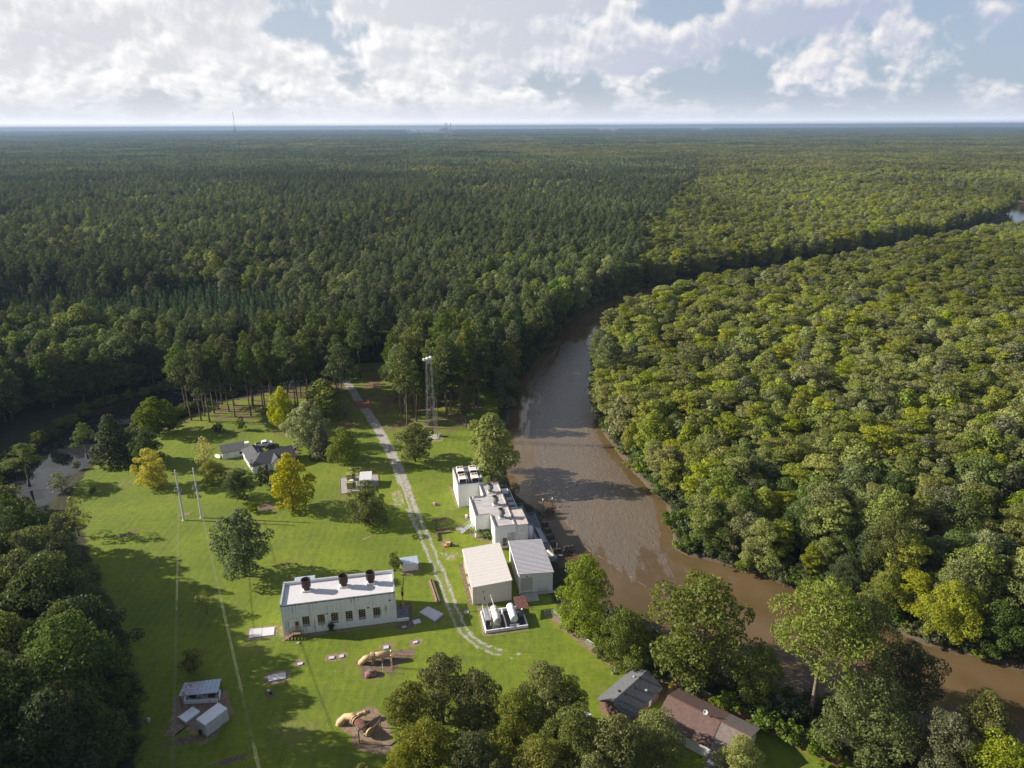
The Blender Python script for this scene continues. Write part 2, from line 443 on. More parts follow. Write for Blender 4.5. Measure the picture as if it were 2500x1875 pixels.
def mk_leaf(name, trans=.30, gloss=.02):
    """leaves: the object's own colour with leaf-to-leaf, tree-to-tree and stand-to-stand variation"""
    m, n, out = new_mat(name)
    oi = n.new('ShaderNodeObjectInfo'); geo = n.new('ShaderNodeNewGeometry')
    isl = geo.outputs['Random Per Island']; p = geo.outputs['Position']
    tint = n.new('ShaderNodeAttribute'); tint.attribute_type = 'INSTANCER'; tint.attribute_name = 'tint'   # the masses carry their colours per point
    base = n.mix(1.0, oi.outputs['Color'], tint.outputs['Color'], 'ADD'); rnd = oi.outputs['Random']
    hsv = n.new('ShaderNodeHueSaturation')
    stand = n.noise(p, .0035, 5, .6)
    n.put(hsv.inputs['Hue'], n.m('ADD', .502, n.m('ADD', n.m('MULTIPLY', n.m('SUBTRACT', rnd, .5), .022), n.m('MULTIPLY', n.m('SUBTRACT', isl, .5), .020))))
    n.put(hsv.inputs['Saturation'], n.m('ADD', .72, n.m('MULTIPLY', n.m('FRACT', n.m('MULTIPLY', rnd, 7.3)), .42)))
    val = n.m('MULTIPLY', n.m('ADD', .72, n.m('MULTIPLY', n.m('FRACT', n.m('MULTIPLY', rnd, 3.7)), .56)), n.m('ADD', .84, n.m('MULTIPLY', isl, .58)))
    val = n.m('MULTIPLY', val, n.step(stand, .36, .64, .72, 1.30))
    n.put(hsv.inputs['Value'], val); n.put(hsv.inputs['Color'], base)
    c = hsv.outputs[0]
    d = n.new('ShaderNodeBsdfDiffuse'); n.put(d.inputs[0], c)
    t = n.new('ShaderNodeBsdfTranslucent'); n.put(t.inputs[0], n.mix(.5, c, (1.25, 1.2, .55), 'MULTIPLY'))
    g = n.new('ShaderNodeBsdfGlossy'); g.inputs['Roughness'].default_value = .42; n.put(g.inputs[0], (.8, .85, .9))
    s1 = n.new('ShaderNodeMixShader'); s1.inputs[0].default_value = trans; n.l.new(d.outputs[0], s1.inputs[1]); n.l.new(t.outputs[0], s1.inputs[2])
    s2 = n.new('ShaderNodeMixShader'); s2.inputs[0].default_value = gloss; n.l.new(s1.outputs[0], s2.inputs[1]); n.l.new(g.outputs[0], s2.inputs[2])
    n.l.new(s2.outputs[0], out.inputs[0]); return m


LEAF = mk_leaf('leaves', .42, .008); NEEDLE = mk_leaf('needles', .26, .008)
BARK = mat('bark', (.115, .088, .066), .95, var=.3, vs=2, bump=.6, bs=5)
PINEBARK = mat('pine_bark', (.17, .125, .10), .95, var=.3, vs=1.5, bump=.6, bs=4)
WHITE = mat('white_paint', (.70, .70, .70), .6, var=.04, stain=(.30, .29, .26), sk=.60, ss=.9, streak=True)
WHITEOLD = mat('weathered_white_paint', (.76, .78, .80), .7, var=.06, stain=(.20, .20, .18), sk=.50, ss=.9, streak=True)
WHITEROOF = mat('white_roof_coating', (.53, .515, .535), .6, var=.05, stain=(.42, .36, .36), sk=.60, ss=.5)
PALEROOF = mat('pale_grey_roof_membrane', (.40, .375, .38), .8, var=.10, vs=.5, stain=(.30, .28, .28), sk=.56, ss=.4)
CREAM = mat('cream_metal', (0.622, 0.571, 0.504), .5, var=.03, stain=(.48, .42, .36), sk=.62, ss=.5)
CREAMROOF = mat('cream_roof_metal', (.50, .47, .445), .45, var=.03, stain=(.42, .38, .34), sk=.60, ss=.35)
GALV = mat('galvanised_steel', (.44, .46, .49), .42, .4, var=.10)
POLEPAINT = mat('pale_pole_steel', (.62, .62, .60), .5, var=.06)
TOWERSTEEL = mat('dull_tower_steel', (.19, .20, .21), .6, .2, var=.12)
GREYMETAL = mat('grey_steel', (.30, .31, .33), .5, .3, var=.12)
BLUEGREY = mat('blue_grey_rail_paint', (.36, .44, .48), .5, .2)
RUST = mat('rust', (.115, .052, .036), .9, var=.35, vs=2, bump=.3)
RUSTDARK = mat('dark_rust', (.062, .034, .028), .85, var=.35, vs=2, bump=.3)
RUSTWHITE = mat('white_paint_flaking_to_rust', (.68, .66, .62), .6, stain=(.26, .085, .06), sk=.42, ss=1.3)
TAN = mat('tan_pipe_paint', (.50, .36, .20), .6, var=.10, stain=(.22, .14, .08), sk=.60, ss=.9)
YELLOW = mat('yellow_paint', (.50, .33, .06), .6, var=.12, stain=(.20, .12, .05), sk=.56, ss=2)
OLIVE = mat('olive_paint', (.26, .25, .085), .55, var=.08)
CONC = mat('concrete', (.38, .355, .32), .9, var=.12, stain=(.19, .17, .15), sk=.56, bump=.2)
CONCDARK = mat('wet_dark_concrete', (.13, .13, .135), .8, var=.25, stain=(.06, .06, .06), sk=.52)  # dark grey concrete with blacker stains
DARK = mat('dark_opening', (.02, .021, .024), .5, var=.1)
BLACK = mat('black_paint', (.015, .015, .017), .45)
GLASS = mat('window_glass', (.022, .028, .035), .06, var=.3)
WOOD = mat('weathered_timber', (.24, .165, .105), .9, var=.25, vs=3)
WOODDARK = mat('dark_timber', (.085, .065, .05), .9, var=.3, vs=3)
SLATE = mat('slate_grey_shingles', (.068, .070, .078), .9, var=.18, vs=2.5, bump=.4, bs=12)
GREYSH = mat('grey_shingles', (.115, .115, .12), .9, var=.2, vs=2.5, bump=.4, bs=12)
BROWNSH = mat('brown_shingles', (.118, .074, .064), .9, var=.16, vs=1.6, stain=(.15, .075, .05), sk=.54, ss=.25, bump=.4, bs=12)
TAUPESH = mat('taupe_shingles', (.155, .125, .115), .9, var=.16, vs=1.6, bump=.4, bs=12)
BRICK = mat('brick_red_wall', (.165, .095, .078), .9, var=.2, vs=3)
ROOFBLUE = mat('pale_blue_sheet_metal', (.42, .48, .56), .35, .35, var=.08)
ROOFRUST = mat('rust_stained_sheet_metal', (.40, .42, .48), .5, .2, stain=(.24, .075, .045), sk=.42, ss=.9)
REDOX = mat('faded_red_paint', (.22, .095, .085), .7, var=.2, stain=(.46, .36, .33), sk=.5, ss=2)
BUFF = mat('buff_roll_door', (.46, .45, .36), .6, var=.05)
ORANGE = mat('orange_plastic', (.60, .25, .03), .5)
WATERMAT, PONDMAT = mk_river(), mk_pond()

# ---------------------------------------------------------------- the lie of the land
WATER_Z = -1.0
def P2(l): return np.array([g2(a, b)[:2] for a, b in l])


def PW(l): return [tuple(g2(a, b, WATER_Z)[:2]) for a, b in l]


BANK_R = [(190, 62), (140, 90)] + PW([(2300, 1478), (2212, 1450), (1990, 1390), (1760, 1285), (1640, 1240), (1490, 1202), (1450, 1180), (1440, 1090), (1345, 1000), (1300, 930), (1285, 850)]) + \
    [(35, 287), (42, 318), (52, 346), (70, 376), (112, 420), (178, 464), (245, 510), (340, 575), (436, 648), (560, 752), (655, 870), (705, 980), (700, 1062), (702, 1110), (735, 1160), (728, 1230), (660, 1300)]
BANK_L = [(190, 44), (140, 66), (110, 80), (84, 88), (62, 99), (44, 109)] + [(30, 122), (17, 136)] + PW([(1243, 1250), (1205, 1190), (1168, 1110), (1098, 1050), (1086, 950), (1100, 900), (1112, 860)]) + \
    [(-1, 276), (8, 306), (18, 338), (30, 376), (50, 418), (84, 456), (146, 502), (214, 548), (310, 614), (406, 686), (530, 790), (615, 890), (655, 985), (652, 1070), (655, 1125), (685, 1170), (680, 1215), (630, 1270)]
RIVER = np.array(BANK_R + BANK_L[::-1])
CREEK_C = np.array([(-126, 140), (-134, 160), (-141, 182), (-146, 200), (-147, 222), (-144, 242), (-134, 258), (-116, 270), (-96, 278), (-80, 284)])
CREEK_W = np.array([3.5, 5.0, 8.0, 10.0, 11.0, 12.5, 12.0, 9.5, 6, 3])


def seg_dist(X, Y, pts, closed=True):
    d = np.full(X.shape, 1e9); n = len(pts)
    for i in range(n if closed else n - 1):
        a = pts[i]; b = pts[(i + 1) % n]; ex, ey = b[0] - a[0], b[1] - a[1]; L = ex * ex + ey * ey + 1e-9
        t = np.clip(((X - a[0]) * ex + (Y - a[1]) * ey) / L, 0, 1)
        d = np.minimum(d, (X - a[0] - t * ex) ** 2 + (Y - a[1] - t * ey) ** 2)
    return np.sqrt(d)


def inside(X, Y, pts):
    r = np.zeros(X.shape, bool); n = len(pts)
    for i in range(n):
        a = pts[i]; b = pts[(i + 1) % n]
        c = (a[1] > Y) != (b[1] > Y)
        xx = (b[0] - a[0]) * (Y - a[1]) / ((b[1] - a[1]) if b[1] != a[1] else 1e-9) + a[0]
        r ^= c & (X < xx)
    return r


def sdf(X, Y, pts):            # positive inside
    d = seg_dist(X, Y, pts); return np.where(inside(X, Y, pts), d, -d)


def vnoise(X, Y, s, seed=0):   # smooth lattice noise for outlines
    X = np.asarray(X, float) / s; Y = np.asarray(Y, float) / s
    xi = np.floor(X).astype(int); yi = np.floor(Y).astype(int); fx = X - xi; fy = Y - yi
    fx = fx * fx * (3 - 2 * fx); fy = fy * fy * (3 - 2 * fy)
    def h(a, b): return (np.sin(a * 127.1 + b * 311.7 + seed * 74.7) * 43758.5453) % 1.0
    return (h(xi, yi) * (1 - fx) + h(xi + 1, yi) * fx) * (1 - fy) + (h(xi, yi + 1) * (1 - fx) + h(xi + 1, yi + 1) * fx) * fy


def river_sd(X, Y):
    return sdf(X, Y, RIVER) + (vnoise(X, Y, 7, 3) - .5) * 1.8


def creek_sd(X, Y):
    best = np.full(X.shape, -1e9)
    for i in range(len(CREEK_C) - 1):
        a, b = CREEK_C[i], CREEK_C[i + 1]; e = b - a; L = (e * e).sum()
        t = np.clip(((X - a[0]) * e[0] + (Y - a[1]) * e[1]) / L, 0, 1)
        d = np.hypot(X - a[0] - t * e[0], Y - a[1] - t * e[1]); ww = CREEK_W[i] * (1 - t) + CREEK_W[i + 1] * t
        best = np.maximum(best, ww - d)
    return best + (vnoise(X, Y, 6, 5) - .5) * 2.0


LAWN = np.array([tuple(p) for p in P2([(150, 1022), (156, 1100), (182, 1180), (212, 1270), (262, 1400), (300, 1500), (292, 1659)])] +
                [(-66, 70), (-20, 64), (20, 60), (60, 60), (74, 78), (46, 97), (29, 108), (15, 122), (11, 131), (6, 140), (1, 152), (0, 168), (-6, 184), (-8, 205), (-6, 236), (-3, 262), (-12, 284), (-24, 300),
                 (-50, 306), (-85, 304), (-104, 292), (-112, 262), (-121, 240), (-127, 220), (-131, 207)])


def grid_mesh(name, xs, ys, keep, zfun, mats, attrs=None):
    X, Y = np.meshgrid(xs, ys); nx, ny = len(xs), len(ys)
    idx = np.arange(nx * ny).reshape(ny, nx)
    q = np.stack([idx[:-1, :-1], idx[:-1, 1:], idx[1:, 1:], idx[1:, :-1]], -1).reshape(-1, 4)
    if keep is not None: q = q[keep.ravel()[q].any(1)]
    used = np.unique(q); rm = np.full(nx * ny, -1); rm[used] = np.arange(len(used))
    Z = zfun(X, Y) if callable(zfun) else np.full(X.shape, float(zfun))
    v = np.stack([X, Y, Z], -1).reshape(-1, 3)[used]
    me = np_mesh(name, v, rm[q], mats)
    me.polygons.foreach_set('use_smooth', [True] * len(me.polygons))
    for k, a in (attrs or {}).items(): fattr(me, k, np.asarray(a).ravel()[used])
    return me


far = [25500, 21000, 16000, 11000, 6500, 4200, 2900, 2200]
xs = np.array([-a for a in far] + list(np.arange(-1700, -200, 60)) + list(np.arange(-200, 320, 2.5)) + list(np.arange(320, 1500, 14)) + list(far[::-1]))
ys = np.array([-25500, -20000, -6000, -2000, -700, -200, 0] + list(np.arange(30, 560, 2.5)) + list(np.arange(560, 1500, 14)) + list(np.arange(1500, 2200, 90)) + far[::-1])
XX, YY = np.meshgrid(xs, ys)
near = (np.abs(XX) < 1600) & (YY > -250) & (YY < 1500)
RS = np.full(XX.shape, -200.0); CS = np.full(XX.shape, -200.0)
RS[near] = river_sd(XX[near], YY[near]); CS[near] = creek_sd(XX[near], YY[near])
WS = np.maximum(RS, CS)
ZZ = np.where(WS > -1.6, -np.clip((WS + 1.6) / 1.6, 0, None) ** 1.2 * 1.0, 0.0); ZZ = np.maximum(ZZ, -3.5)
gme = grid_mesh('ground', xs, ys, None, lambda a, b: ZZ, mk_ground())
link('ground', gme, kind='structure')

# water, in the channels
def water_attr(X, Y):
    L = seg_dist(X, Y, BANK_L, False); R = seg_dist(X, Y, BANK_R, False)
    r = np.clip((L - 3.5) / 5.0, 0, 1) * np.clip((R - 1.2) / 3.0, 0, 1) * np.clip((352 - Y) / 26, 0, 1)
    r *= np.clip((Y - 128) / 40, .12, 1)
    return r


rxs = np.arange(-16, 260, 2.5); rys = np.arange(40, 520, 2.5)
RX, RY = np.meshgrid(rxs, rys)
r1 = river_sd(RX, RY) > -1.9
rme = grid_mesh('river', rxs, rys, r1, WATER_Z, WATERMAT, {'ripple': water_attr(RX, RY), 'shore': seg_dist(RX, RY, BANK_L, False)})
link('river', rme, kind='structure')
rxs2 = np.arange(41.5, 900, 10); rys2 = np.arange(517.5, 1400, 10)
RX2, RY2 = np.meshgrid(rxs2, rys2)
rme = grid_mesh('river_reach', rxs2, rys2, river_sd(RX2, RY2) > -4, WATER_Z, WATERMAT, {'ripple': RX2 * 0})
link('river_reach', rme, kind='structure')
cxs = np.arange(-175, -70, 2.5); cys = np.arange(125, 300, 2.5)
CXX, CYY = np.meshgrid(cxs, cys)
link('creek', grid_mesh('creek', cxs, cys, creek_sd(CXX, CYY) > -1.9, WATER_Z, PONDMAT), kind='structure')

# the mown ground
lxs = np.arange(-150, 90, 1.5); lys = np.arange(58, 320, 1.5)
LX, LY = np.meshgrid(lxs, lys)
LS = sdf(LX, LY, LAWN); LW = np.maximum(river_sd(LX, LY), creek_sd(LX, LY))
LS = np.minimum(LS, -LW - 3.0)
cell_ok = (LS > -4.5) & (LW < -2.6)
idx_ok = cell_ok.copy()
GROVE = np.array([(-120, 236), (-96, 240), (-84, 226), (-66, 224), (-50, 236), (-40, 224), (-26, 222), (-12, 240), (-8, 300), (-110, 300)])
straw = np.clip((sdf(LX, LY, GROVE) + 3) / 6, 0, 1)
lk = np.minimum.reduce([cell_ok[:-1, :-1], cell_ok[1:, :-1], cell_ok[:-1, 1:], cell_ok[1:, 1:]])
keepv = np.zeros(LX.shape, bool)
def grid_cells(name, xs, ys, cells, z, mats, attrs):
    X, Y = np.meshgrid(xs, ys); nx, ny = len(xs), len(ys); idx = np.arange(nx * ny).reshape(ny, nx)
    q = np.stack([idx[:-1, :-1], idx[:-1, 1:], idx[1:, 1:], idx[1:, :-1]], -1)[cells]
    used = np.unique(q); rm = np.full(nx * ny, -1); rm[used] = np.arange(len(used))
    v = np.stack([X, Y, np.full(X.shape, z)], -1).reshape(-1, 3)[used]
    me = np_mesh(name, v, rm[q], mats)
    for k, a in attrs.items(): fattr(me, k, np.asarray(a).ravel()[used])
    return me


link('lawn', grid_cells('lawn', lxs, lys, lk, .008, mk_lawn(), {'inside': LS, 'straw': straw}), kind='structure')

# marsh grass on the far bank
MARSH = np.array([(64, 452), (92, 478), (128, 502), (160, 524), (150, 530), (110, 508), (70, 474)])
MGM = mk_patch('marsh_grass_bank', (.05, .075, .012), (.09, .12, .02), 1.5, .3)


def ribbon(name, pts, wid, m, z, step=1.2, attrs=None, **pr):
    pts = np.array(pts, float); wid = np.array(wid if hasattr(wid, '__len__') else [wid] * len(pts), float)
    seg = np.hypot(*np.diff(pts, axis=0).T); s = np.concatenate([[0], np.cumsum(seg)]); n = max(4, int(s[-1] / step))
    ss = np.linspace(0, s[-1], n); x = np.interp(ss, s, pts[:, 0]); y = np.interp(ss, s, pts[:, 1]); wv = np.interp(ss, s, wid)
    for _ in range(3):
        x[1:-1] = (x[:-2] + 2 * x[1:-1] + x[2:]) / 4; y[1:-1] = (y[:-2] + 2 * y[1:-1] + y[2:]) / 4
    tx, ty = np.gradient(x), np.gradient(y); L = np.hypot(tx, ty); nx_, ny_ = ty / L, -tx / L
    us = np.linspace(-1, 1, 9); v = []; ua = []; sa = []
    for u in us:
        v.append(np.stack([x + nx_ * wv * u, y + ny_ * wv * u, np.full(n, z)], -1)); ua.append(np.full(n, u)); sa.append(ss)
    v = np.concatenate(v); k = len(us); ii = np.arange(k * n).reshape(k, n)
    q = np.stack([ii[:-1, :-1], ii[:-1, 1:], ii[1:, 1:], ii[1:, :-1]], -1).reshape(-1, 4)
    me = np_mesh(name, v, q, m); fattr(me, 'across', np.concatenate(ua))
    for kx, fn in (attrs or {}).items(): fattr(me, kx, np.concatenate([fn(ss / s[-1], u, wv) for u in us]))
    return link(name, me, **pr)


ROADM = mk_road()
road_px = [(747, 822), (762, 845), (776, 868), (800, 900), (830, 950), (855, 1000), (874, 1050), (890, 1100), (912, 1150), (934, 1200), (955, 1250), (970, 1290), (984, 1330), (1003, 1368), (1040, 1397), (1090, 1413), (1150, 1424)]
ribbon('gravel_road', P2(road_px), [2.0] * 9 + [1.9, 1.8, 1.7, 1.6, 1.55, 1.5, 1.4, 1.2], ROADM, .016,
       attrs={'grassy': lambda t, u, w: np.clip((t - .52) / .16, 0, 1), 'fade': lambda t, u, w: np.clip((t - .92) / .10, 0, 1)}, kind='structure')
ribbon('forest_track', P2([(702, 668), (690, 640), (676, 622), (655, 608), (600, 606)]), 3.0, ROADM, .012, 4, attrs={'grassy': lambda t, u, w: t * 0 + .2}, kind='structure')

DIRT = mk_patch('bare_earth', (.165, .115, .075), (.285, .215, .15), .55)
DIRTD = mk_patch('damp_earth', (.105, .075, .05), (.20, .15, .105), .5)
DIRTRED = mk_patch('reddish_earth', (.21, .105, .058), (.30, .165, .10), 1.2, .6)
SAND = mk_patch('pale_sand', (.30, .25, .18), (.42, .37, .29), 1.7, .45, 1.0)
GRAVEL = mk_patch('grey_gravel', (.27, .25, .24), (.37, .345, .335), .12)
_pz = [.008]


def patch(pts, m, name='earth_patch', feather=.55, wob=.12):
    """a patch of bare ground with an uneven rim that fades into the grass"""
    pts = np.array(pts, float); c = pts.mean(0); n = 40
    seg = np.hypot(*(np.roll(pts, -1, 0) - pts).T); s = np.concatenate([[0], np.cumsum(seg)]); q = np.vstack([pts, pts[:1]])
    ss = np.linspace(0, s[-1], n, endpoint=False); x = np.interp(ss, s, q[:, 0]); y = np.interp(ss, s, q[:, 1])
    w_ = 1 + (rng.random(n) - .5) * wob; x = c[0] + (x - c[0]) * w_; y = c[1] + (y - c[1]) * w_
    r = max(.3, float(np.sqrt(((x - c[0]) ** 2 + (y - c[1]) ** 2).mean())))
    _pz[0] += .0004; v = []; ins = []
    for k in (1 + feather / r, 1.0, max(.1, 1 - feather / r), .001):
        v += [(c[0] + (a - c[0]) * k, c[1] + (b - c[1]) * k, _pz[0] + .012) for a, b in zip(x, y)]; ins += [(1 - k) * r] * n
    f = [(i * n + j, i * n + (j + 1) % n, (i + 1) * n + (j + 1) % n, (i + 1) * n + j) for i in range(3) for j in range(n)]
    me = np_mesh(name, v, f, m); fattr(me, 'inside', ins)
    return link(name, me, kind='structure')


def strip(fn, pts, wid, m, feather=.45):
    """a long worn strip of bare ground"""
    _pz[0] += .0004
    return ribbon('earth_strip', [at(*fn(*p))[:2] for p in pts], wid + feather, m, _pz[0] + .012, .8, attrs={'inside': lambda t, u, w: (1 - abs(u)) * w - feather + t * 0}, kind='structure')


def px_patch(fn, pts, m, **k): return patch([at(*fn(*p))[:2] for p in pts], m, **k)

# ---------------------------------------------------------------- trees
def unit(a): return a / (np.linalg.norm(a, axis=-1, keepdims=True) + 1e-9)


def cards(blobs, size, dens, r, flat=.65, aspect=1.0, up=.25, low=-.35, droop=0.0):
    """leaf sprays over the surface of many boughs; every spray a small four-cornered face of its own"""
    V = []; B = np.array([b[:6] for b in blobs], float)
    for b in blobs:
        c = np.array(b[:3]); R_ = np.array(b[3:6])
        area = 4 * pi * ((R_[0] * R_[1]) ** 1.6 + (R_[0] * R_[2]) ** 1.6 + (R_[1] * R_[2]) ** 1.6) ** (1 / 1.6) / 3 ** (1 / 1.6)
        n = max(6, int(area * dens / (size * size)))
        d = unit(r.normal(size=(n, 3))); d = d[(d[:, 2] > low) | (r.random(n) < .35)]; n = len(d)
        p = c + d * R_ * (1 - .38 * r.random((n, 1)) ** 2 + .10 * r.random((n, 1)))
        ok = np.ones(n, bool)
        for o in B:
            if np.allclose(o[:3], c): continue
            if np.abs(o[:3] - c).max() > o[3] + R_[0] + 1: continue
            ok &= (((p - o[:3]) / o[3:6]) ** 2).sum(1) > .42
        p, d = p[ok], d[ok]; n = len(p)
        if not n: continue
        nr = unit(unit(d / R_) * flat + r.normal(size=(n, 3)) * (1 - flat) * .9 + [0, 0, up])
        t = unit(np.cross(nr, r.normal(size=(n, 3)))); t[:, 2] -= droop; t = unit(t); bt = unit(np.cross(nr, t))
        s = size * (.6 + .8 * r.random((n, 1)))
        q = np.stack([p + t * s * .62 * aspect + bt * s * .10 * r.normal(size=(n, 1)), p + bt * s * .5 / aspect + t * s * .15 * r.normal(size=(n, 1)),
                      p - t * s * .62 * aspect - nr * s * .18, p - bt * s * .5 / aspect + nr * s * .12], 1)
        V.append(q)
    return np.concatenate(V) if V else np.zeros((0, 4, 3))


def crown_mesh(name, blobs, size, dens, seed, m, **k):
    r = np.random.default_rng(seed); q = cards(blobs, size, dens, r, **k)
    return np_mesh(name, q.reshape(-1, 3), np.arange(len(q) * 4).reshape(-1, 4), m)


def broad_blobs(h, w, seed, n=26, base=.22, top=.75, lean=0.0, rag=.35):
    r = np.random.default_rng(seed); out = []; R_ = w / 2
    for i in range(n):
        t = (i + .5) / n; z = base + (1 - base) * t ** .85
        # crown outline: widest a little below the middle
        k = sin(pi * min(1, max(0.02, (z - base) / (1 - base) * .86 + .14))) ** top
        a = i * 2.39996 + r.normal() * .3; rad_ = R_ * k * (.55 + .36 * r.random()) * (1 if i % 4 else .3)
        br = R_ * (.20 + .17 * r.random()) * (.75 + .35 * k)
        out.append((cos(a) * rad_ * (1 + rag * (r.random() - .5)) + lean * z, sin(a) * rad_, z * h - br * .45, br, br * (.85 + .3 * r.random()), br * (.68 + .2 * r.random())))
    out.append((0, 0, h * (base + .40 * (1 - base)), R_ * .55, R_ * .55, h * (1 - base) * .33))
    return out


def pine_blobs(h, w, seed, n=22, base=.5, shape=.8, flatk=.5):
    r = np.random.default_rng(seed); out = []; R_ = w / 2
    for i in range(n):
        t = (i + .4) / n; z = base + (1 - base) * t
        k = (1 - t) ** shape * .92 + .14; a = i * 2.39996 + r.normal() * .5
        rd = R_ * k * (.45 + .5 * r.random()); br = R_ * (.26 + .14 * r.random()) * (.6 + .55 * k)
        out.append((cos(a) * rd, sin(a) * rd, z * h - br * .3, br, br, br * (flatk + .2 * r.random())))
    out.append((0, 0, h - .35 * R_ * .5, R_ * .22, R_ * .22, R_ * .38))
    return out


def cone_blobs(h, w, seed, n=18, base=.1):
    r = np.random.default_rng(seed); out = []; R_ = w / 2
    for i in range(n):
        t = (i + .3) / n; z = base + (1 - base) * t; k = (1 - t) ** .9; a = i * 2.4
        rd = R_ * k * .6; br = R_ * (.18 + .38 * k)
        out.append((cos(a) * rd, sin(a) * rd, z * h, br, br, br * .8))
    out.append((0, 0, h * .96, R_ * .12, R_ * .12, h * .07)); return out


def cypress_blobs(h, w, seed, n=24, base=.35):
    r = np.random.default_rng(seed); out = []; R_ = w / 2
    for i in range(n):
        t = (i + .5) / n; z = base + (1 - base) * t; a = i * 2.39996 + r.normal() * .5
        k = .45 + .55 * sin(pi * (.25 + .62 * t)); rd = R_ * k * (.3 + .62 * r.random()); br = R_ * (.22 + .16 * r.random())
        out.append((cos(a) * rd, sin(a) * rd, z * h - .4, br * 1.25, br * 1.25, br * .36))
    return out


def trunk_mesh(name, h, r0, blobs, m, limbs=6, curve=0.0, top=.86, dead=0, seed=0):
    r = np.random.default_rng(seed); mb = MB(); k = 7
    pts = [(curve * sin(i / (k - 1) * 2.2) * h * .05, curve * (i / (k - 1)) ** 2 * h * .02, -.4 + (h * top + .4) * i / (k - 1)) for i in range(k)]
    mb.path(pts, r0, 7, 0, [r0 * (1.35 if i == 0 else 1 - .82 * i / (k - 1)) for i in range(k)])
    bl = [blobs[i] for i in np.linspace(0, len(blobs) - 1, limbs).astype(int)] if limbs else []
    for b in bl:
        z0 = max(.12 * h, b[2] - .55 * math.hypot(b[0], b[1]) - .3)
        z0 = min(z0, h * top * .95); t = z0 / h
        q = (b[0] * .9, b[1] * .9, b[2]); mid = ((q[0]) * .5, q[1] * .5, z0 + (q[2] - z0) * .42)
        mb.path([(0, 0, z0), mid, q], r0 * .4, 5, 0, [r0 * .42 * (1 - .6 * t), r0 * .28 * (1 - .5 * t), r0 * .09])
    for i in range(dead):
        a = r.random() * 6.28; z0 = h * (.3 + .3 * r.random()); L = h * .07 * (.6 + r.random())
        mb.path([(0, 0, z0), (cos(a) * L, sin(a) * L, z0 + L * .2), (cos(a) * L * 1.9, sin(a) * L * 1.9, z0 + L * .7)], .08, 4, 0, [.1, .06, .03])
    me = bpy.data.meshes.new(name); me.from_pydata(mb.v, [], mb.f); me.materials.append(m)
    me.polygons.foreach_set('use_smooth', [True] * len(mb.f)); me.update(); return me


# one set of grown shapes; heights in metres, used at many scales
SH = {}
def shape(key, h, crown, trunk): SH[key] = (h, crown, trunk)


for i in range(5):
    h, wd = 17 + i % 3, 10.5 + (i * 7 % 4)
    b = broad_blobs(h, wd, 10 + i, 38 + 3 * (i % 3), .18 + .05 * (i % 2), .7, rag=.8)
    shape(f'broad{i}', h, crown_mesh('broadleaf_crown', b, .50, 1.15, 100 + i, LEAF, flat=.66, up=.35), trunk_mesh('broadleaf_trunk', h, .32, b, BARK, 7, .6, .8, 2, i))
for i in range(3):
    h, wd = 18 + i, 9.5 + i
    b = cypress_blobs(h, wd, 30 + i, 36)
    shape(f'cypress{i}', h, crown_mesh('cypress_crown', b, .46, 1.25, 130 + i, LEAF, flat=.66, aspect=1.25, up=.5), trunk_mesh('cypress_trunk', h, .34, b, BARK, 8, .3, .92, 3, i))
for i in range(4):
    h, wd = 25 + i % 2, 8.6 + .7 * i
    b = pine_blobs(h, wd, 50 + i, 24, (.50, .56, .60, .45)[i], (.7, .55, .5, .85)[i])
    shape(f'pine{i}', h, crown_mesh('pine_crown', b, .48, 1.15, 150 + i, NEEDLE, flat=.35, aspect=1.7, up=.35), trunk_mesh('pine_trunk', h, .27, b, PINEBARK, 9, .35, .95, 4, i))
for i in range(3):
    h, wd = 11 + .6 * i, 4.8
    b = cone_blobs(h, wd, 70 + i)
    shape(f'young{i}', h, crown_mesh('young_pine_crown', b, .50, 1.2, 170 + i, NEEDLE, flat=.4, aspect=1.5, up=.3), trunk_mesh('young_pine_trunk', h, .14, b, PINEBARK, 0, 0, .95, 0, i))
for i in range(3):
    h, wd = 12.0, 10.0
    b = broad_blobs(h, wd, 80 + i, 48, (.16, .10, .14)[i], (.75, .6, .9)[i], rag=.75); b = [(x * 1.08, y * 1.08, z * (1 + .06 * sin(5 * x)), a * .84, c * .84, d * .9) for x, y, z, a, c, d in b]
    shape(f'round{i}', h, crown_mesh('shade_tree_crown', b, .29, 1.15, 180 + i, LEAF, flat=.55), trunk_mesh('shade_tree_trunk', h, .24, b, BARK, 7, .3, .7, 0, i))
b = [(x, y, z, a * .85, c * .85, d * .85) for x, y, z, a, c, d in broad_blobs(12, 8.4, 95, 20, .2, .8, rag=.7)]
shape('sparse0', 12.0, crown_mesh('sparse_tree_crown', b, .44, .55, 195, LEAF), trunk_mesh('sparse_tree_trunk', 12, .20, b, BARK, 16, .6, .8, 5, 3))
b = [(x, y, max(z, 1.0), a, c, d) for x, y, z, a, c, d in broad_blobs(4.0, 5.0, 97, 12, .05, .6)]
shape('bush0', 4.0, crown_mesh('bush_foliage', b, .34, 1.5, 197, LEAF), trunk_mesh('bush_stem', 4, .10, b, BARK, 6, .3, .6))
b = cone_blobs(12, 7.0, 98, 26, .08)
shape('cedar0', 12.0, crown_mesh('cedar_crown', b, .38, 1.6, 198, NEEDLE, flat=.5, aspect=1.3), trunk_mesh('cedar_trunk', 12, .2, b, BARK, 0))
b = broad_blobs(17, 12.5, 99, 40, .10, .9, rag=.3); b = [(x * (1.15 - .55 * max(0, z / 17 - .3)), y * (1.15 - .55 * max(0, z / 17 - .3)), z, a * .85, c * .85, d) for x, y, z, a, c, d in b]
shape('sycamore0', 17.0, crown_mesh('sycamore_crown', b, .36, 1.15, 199, LEAF, flat=.55), trunk_mesh('sycamore_trunk', 17, .34, b, BARK, 9, .2, .85))
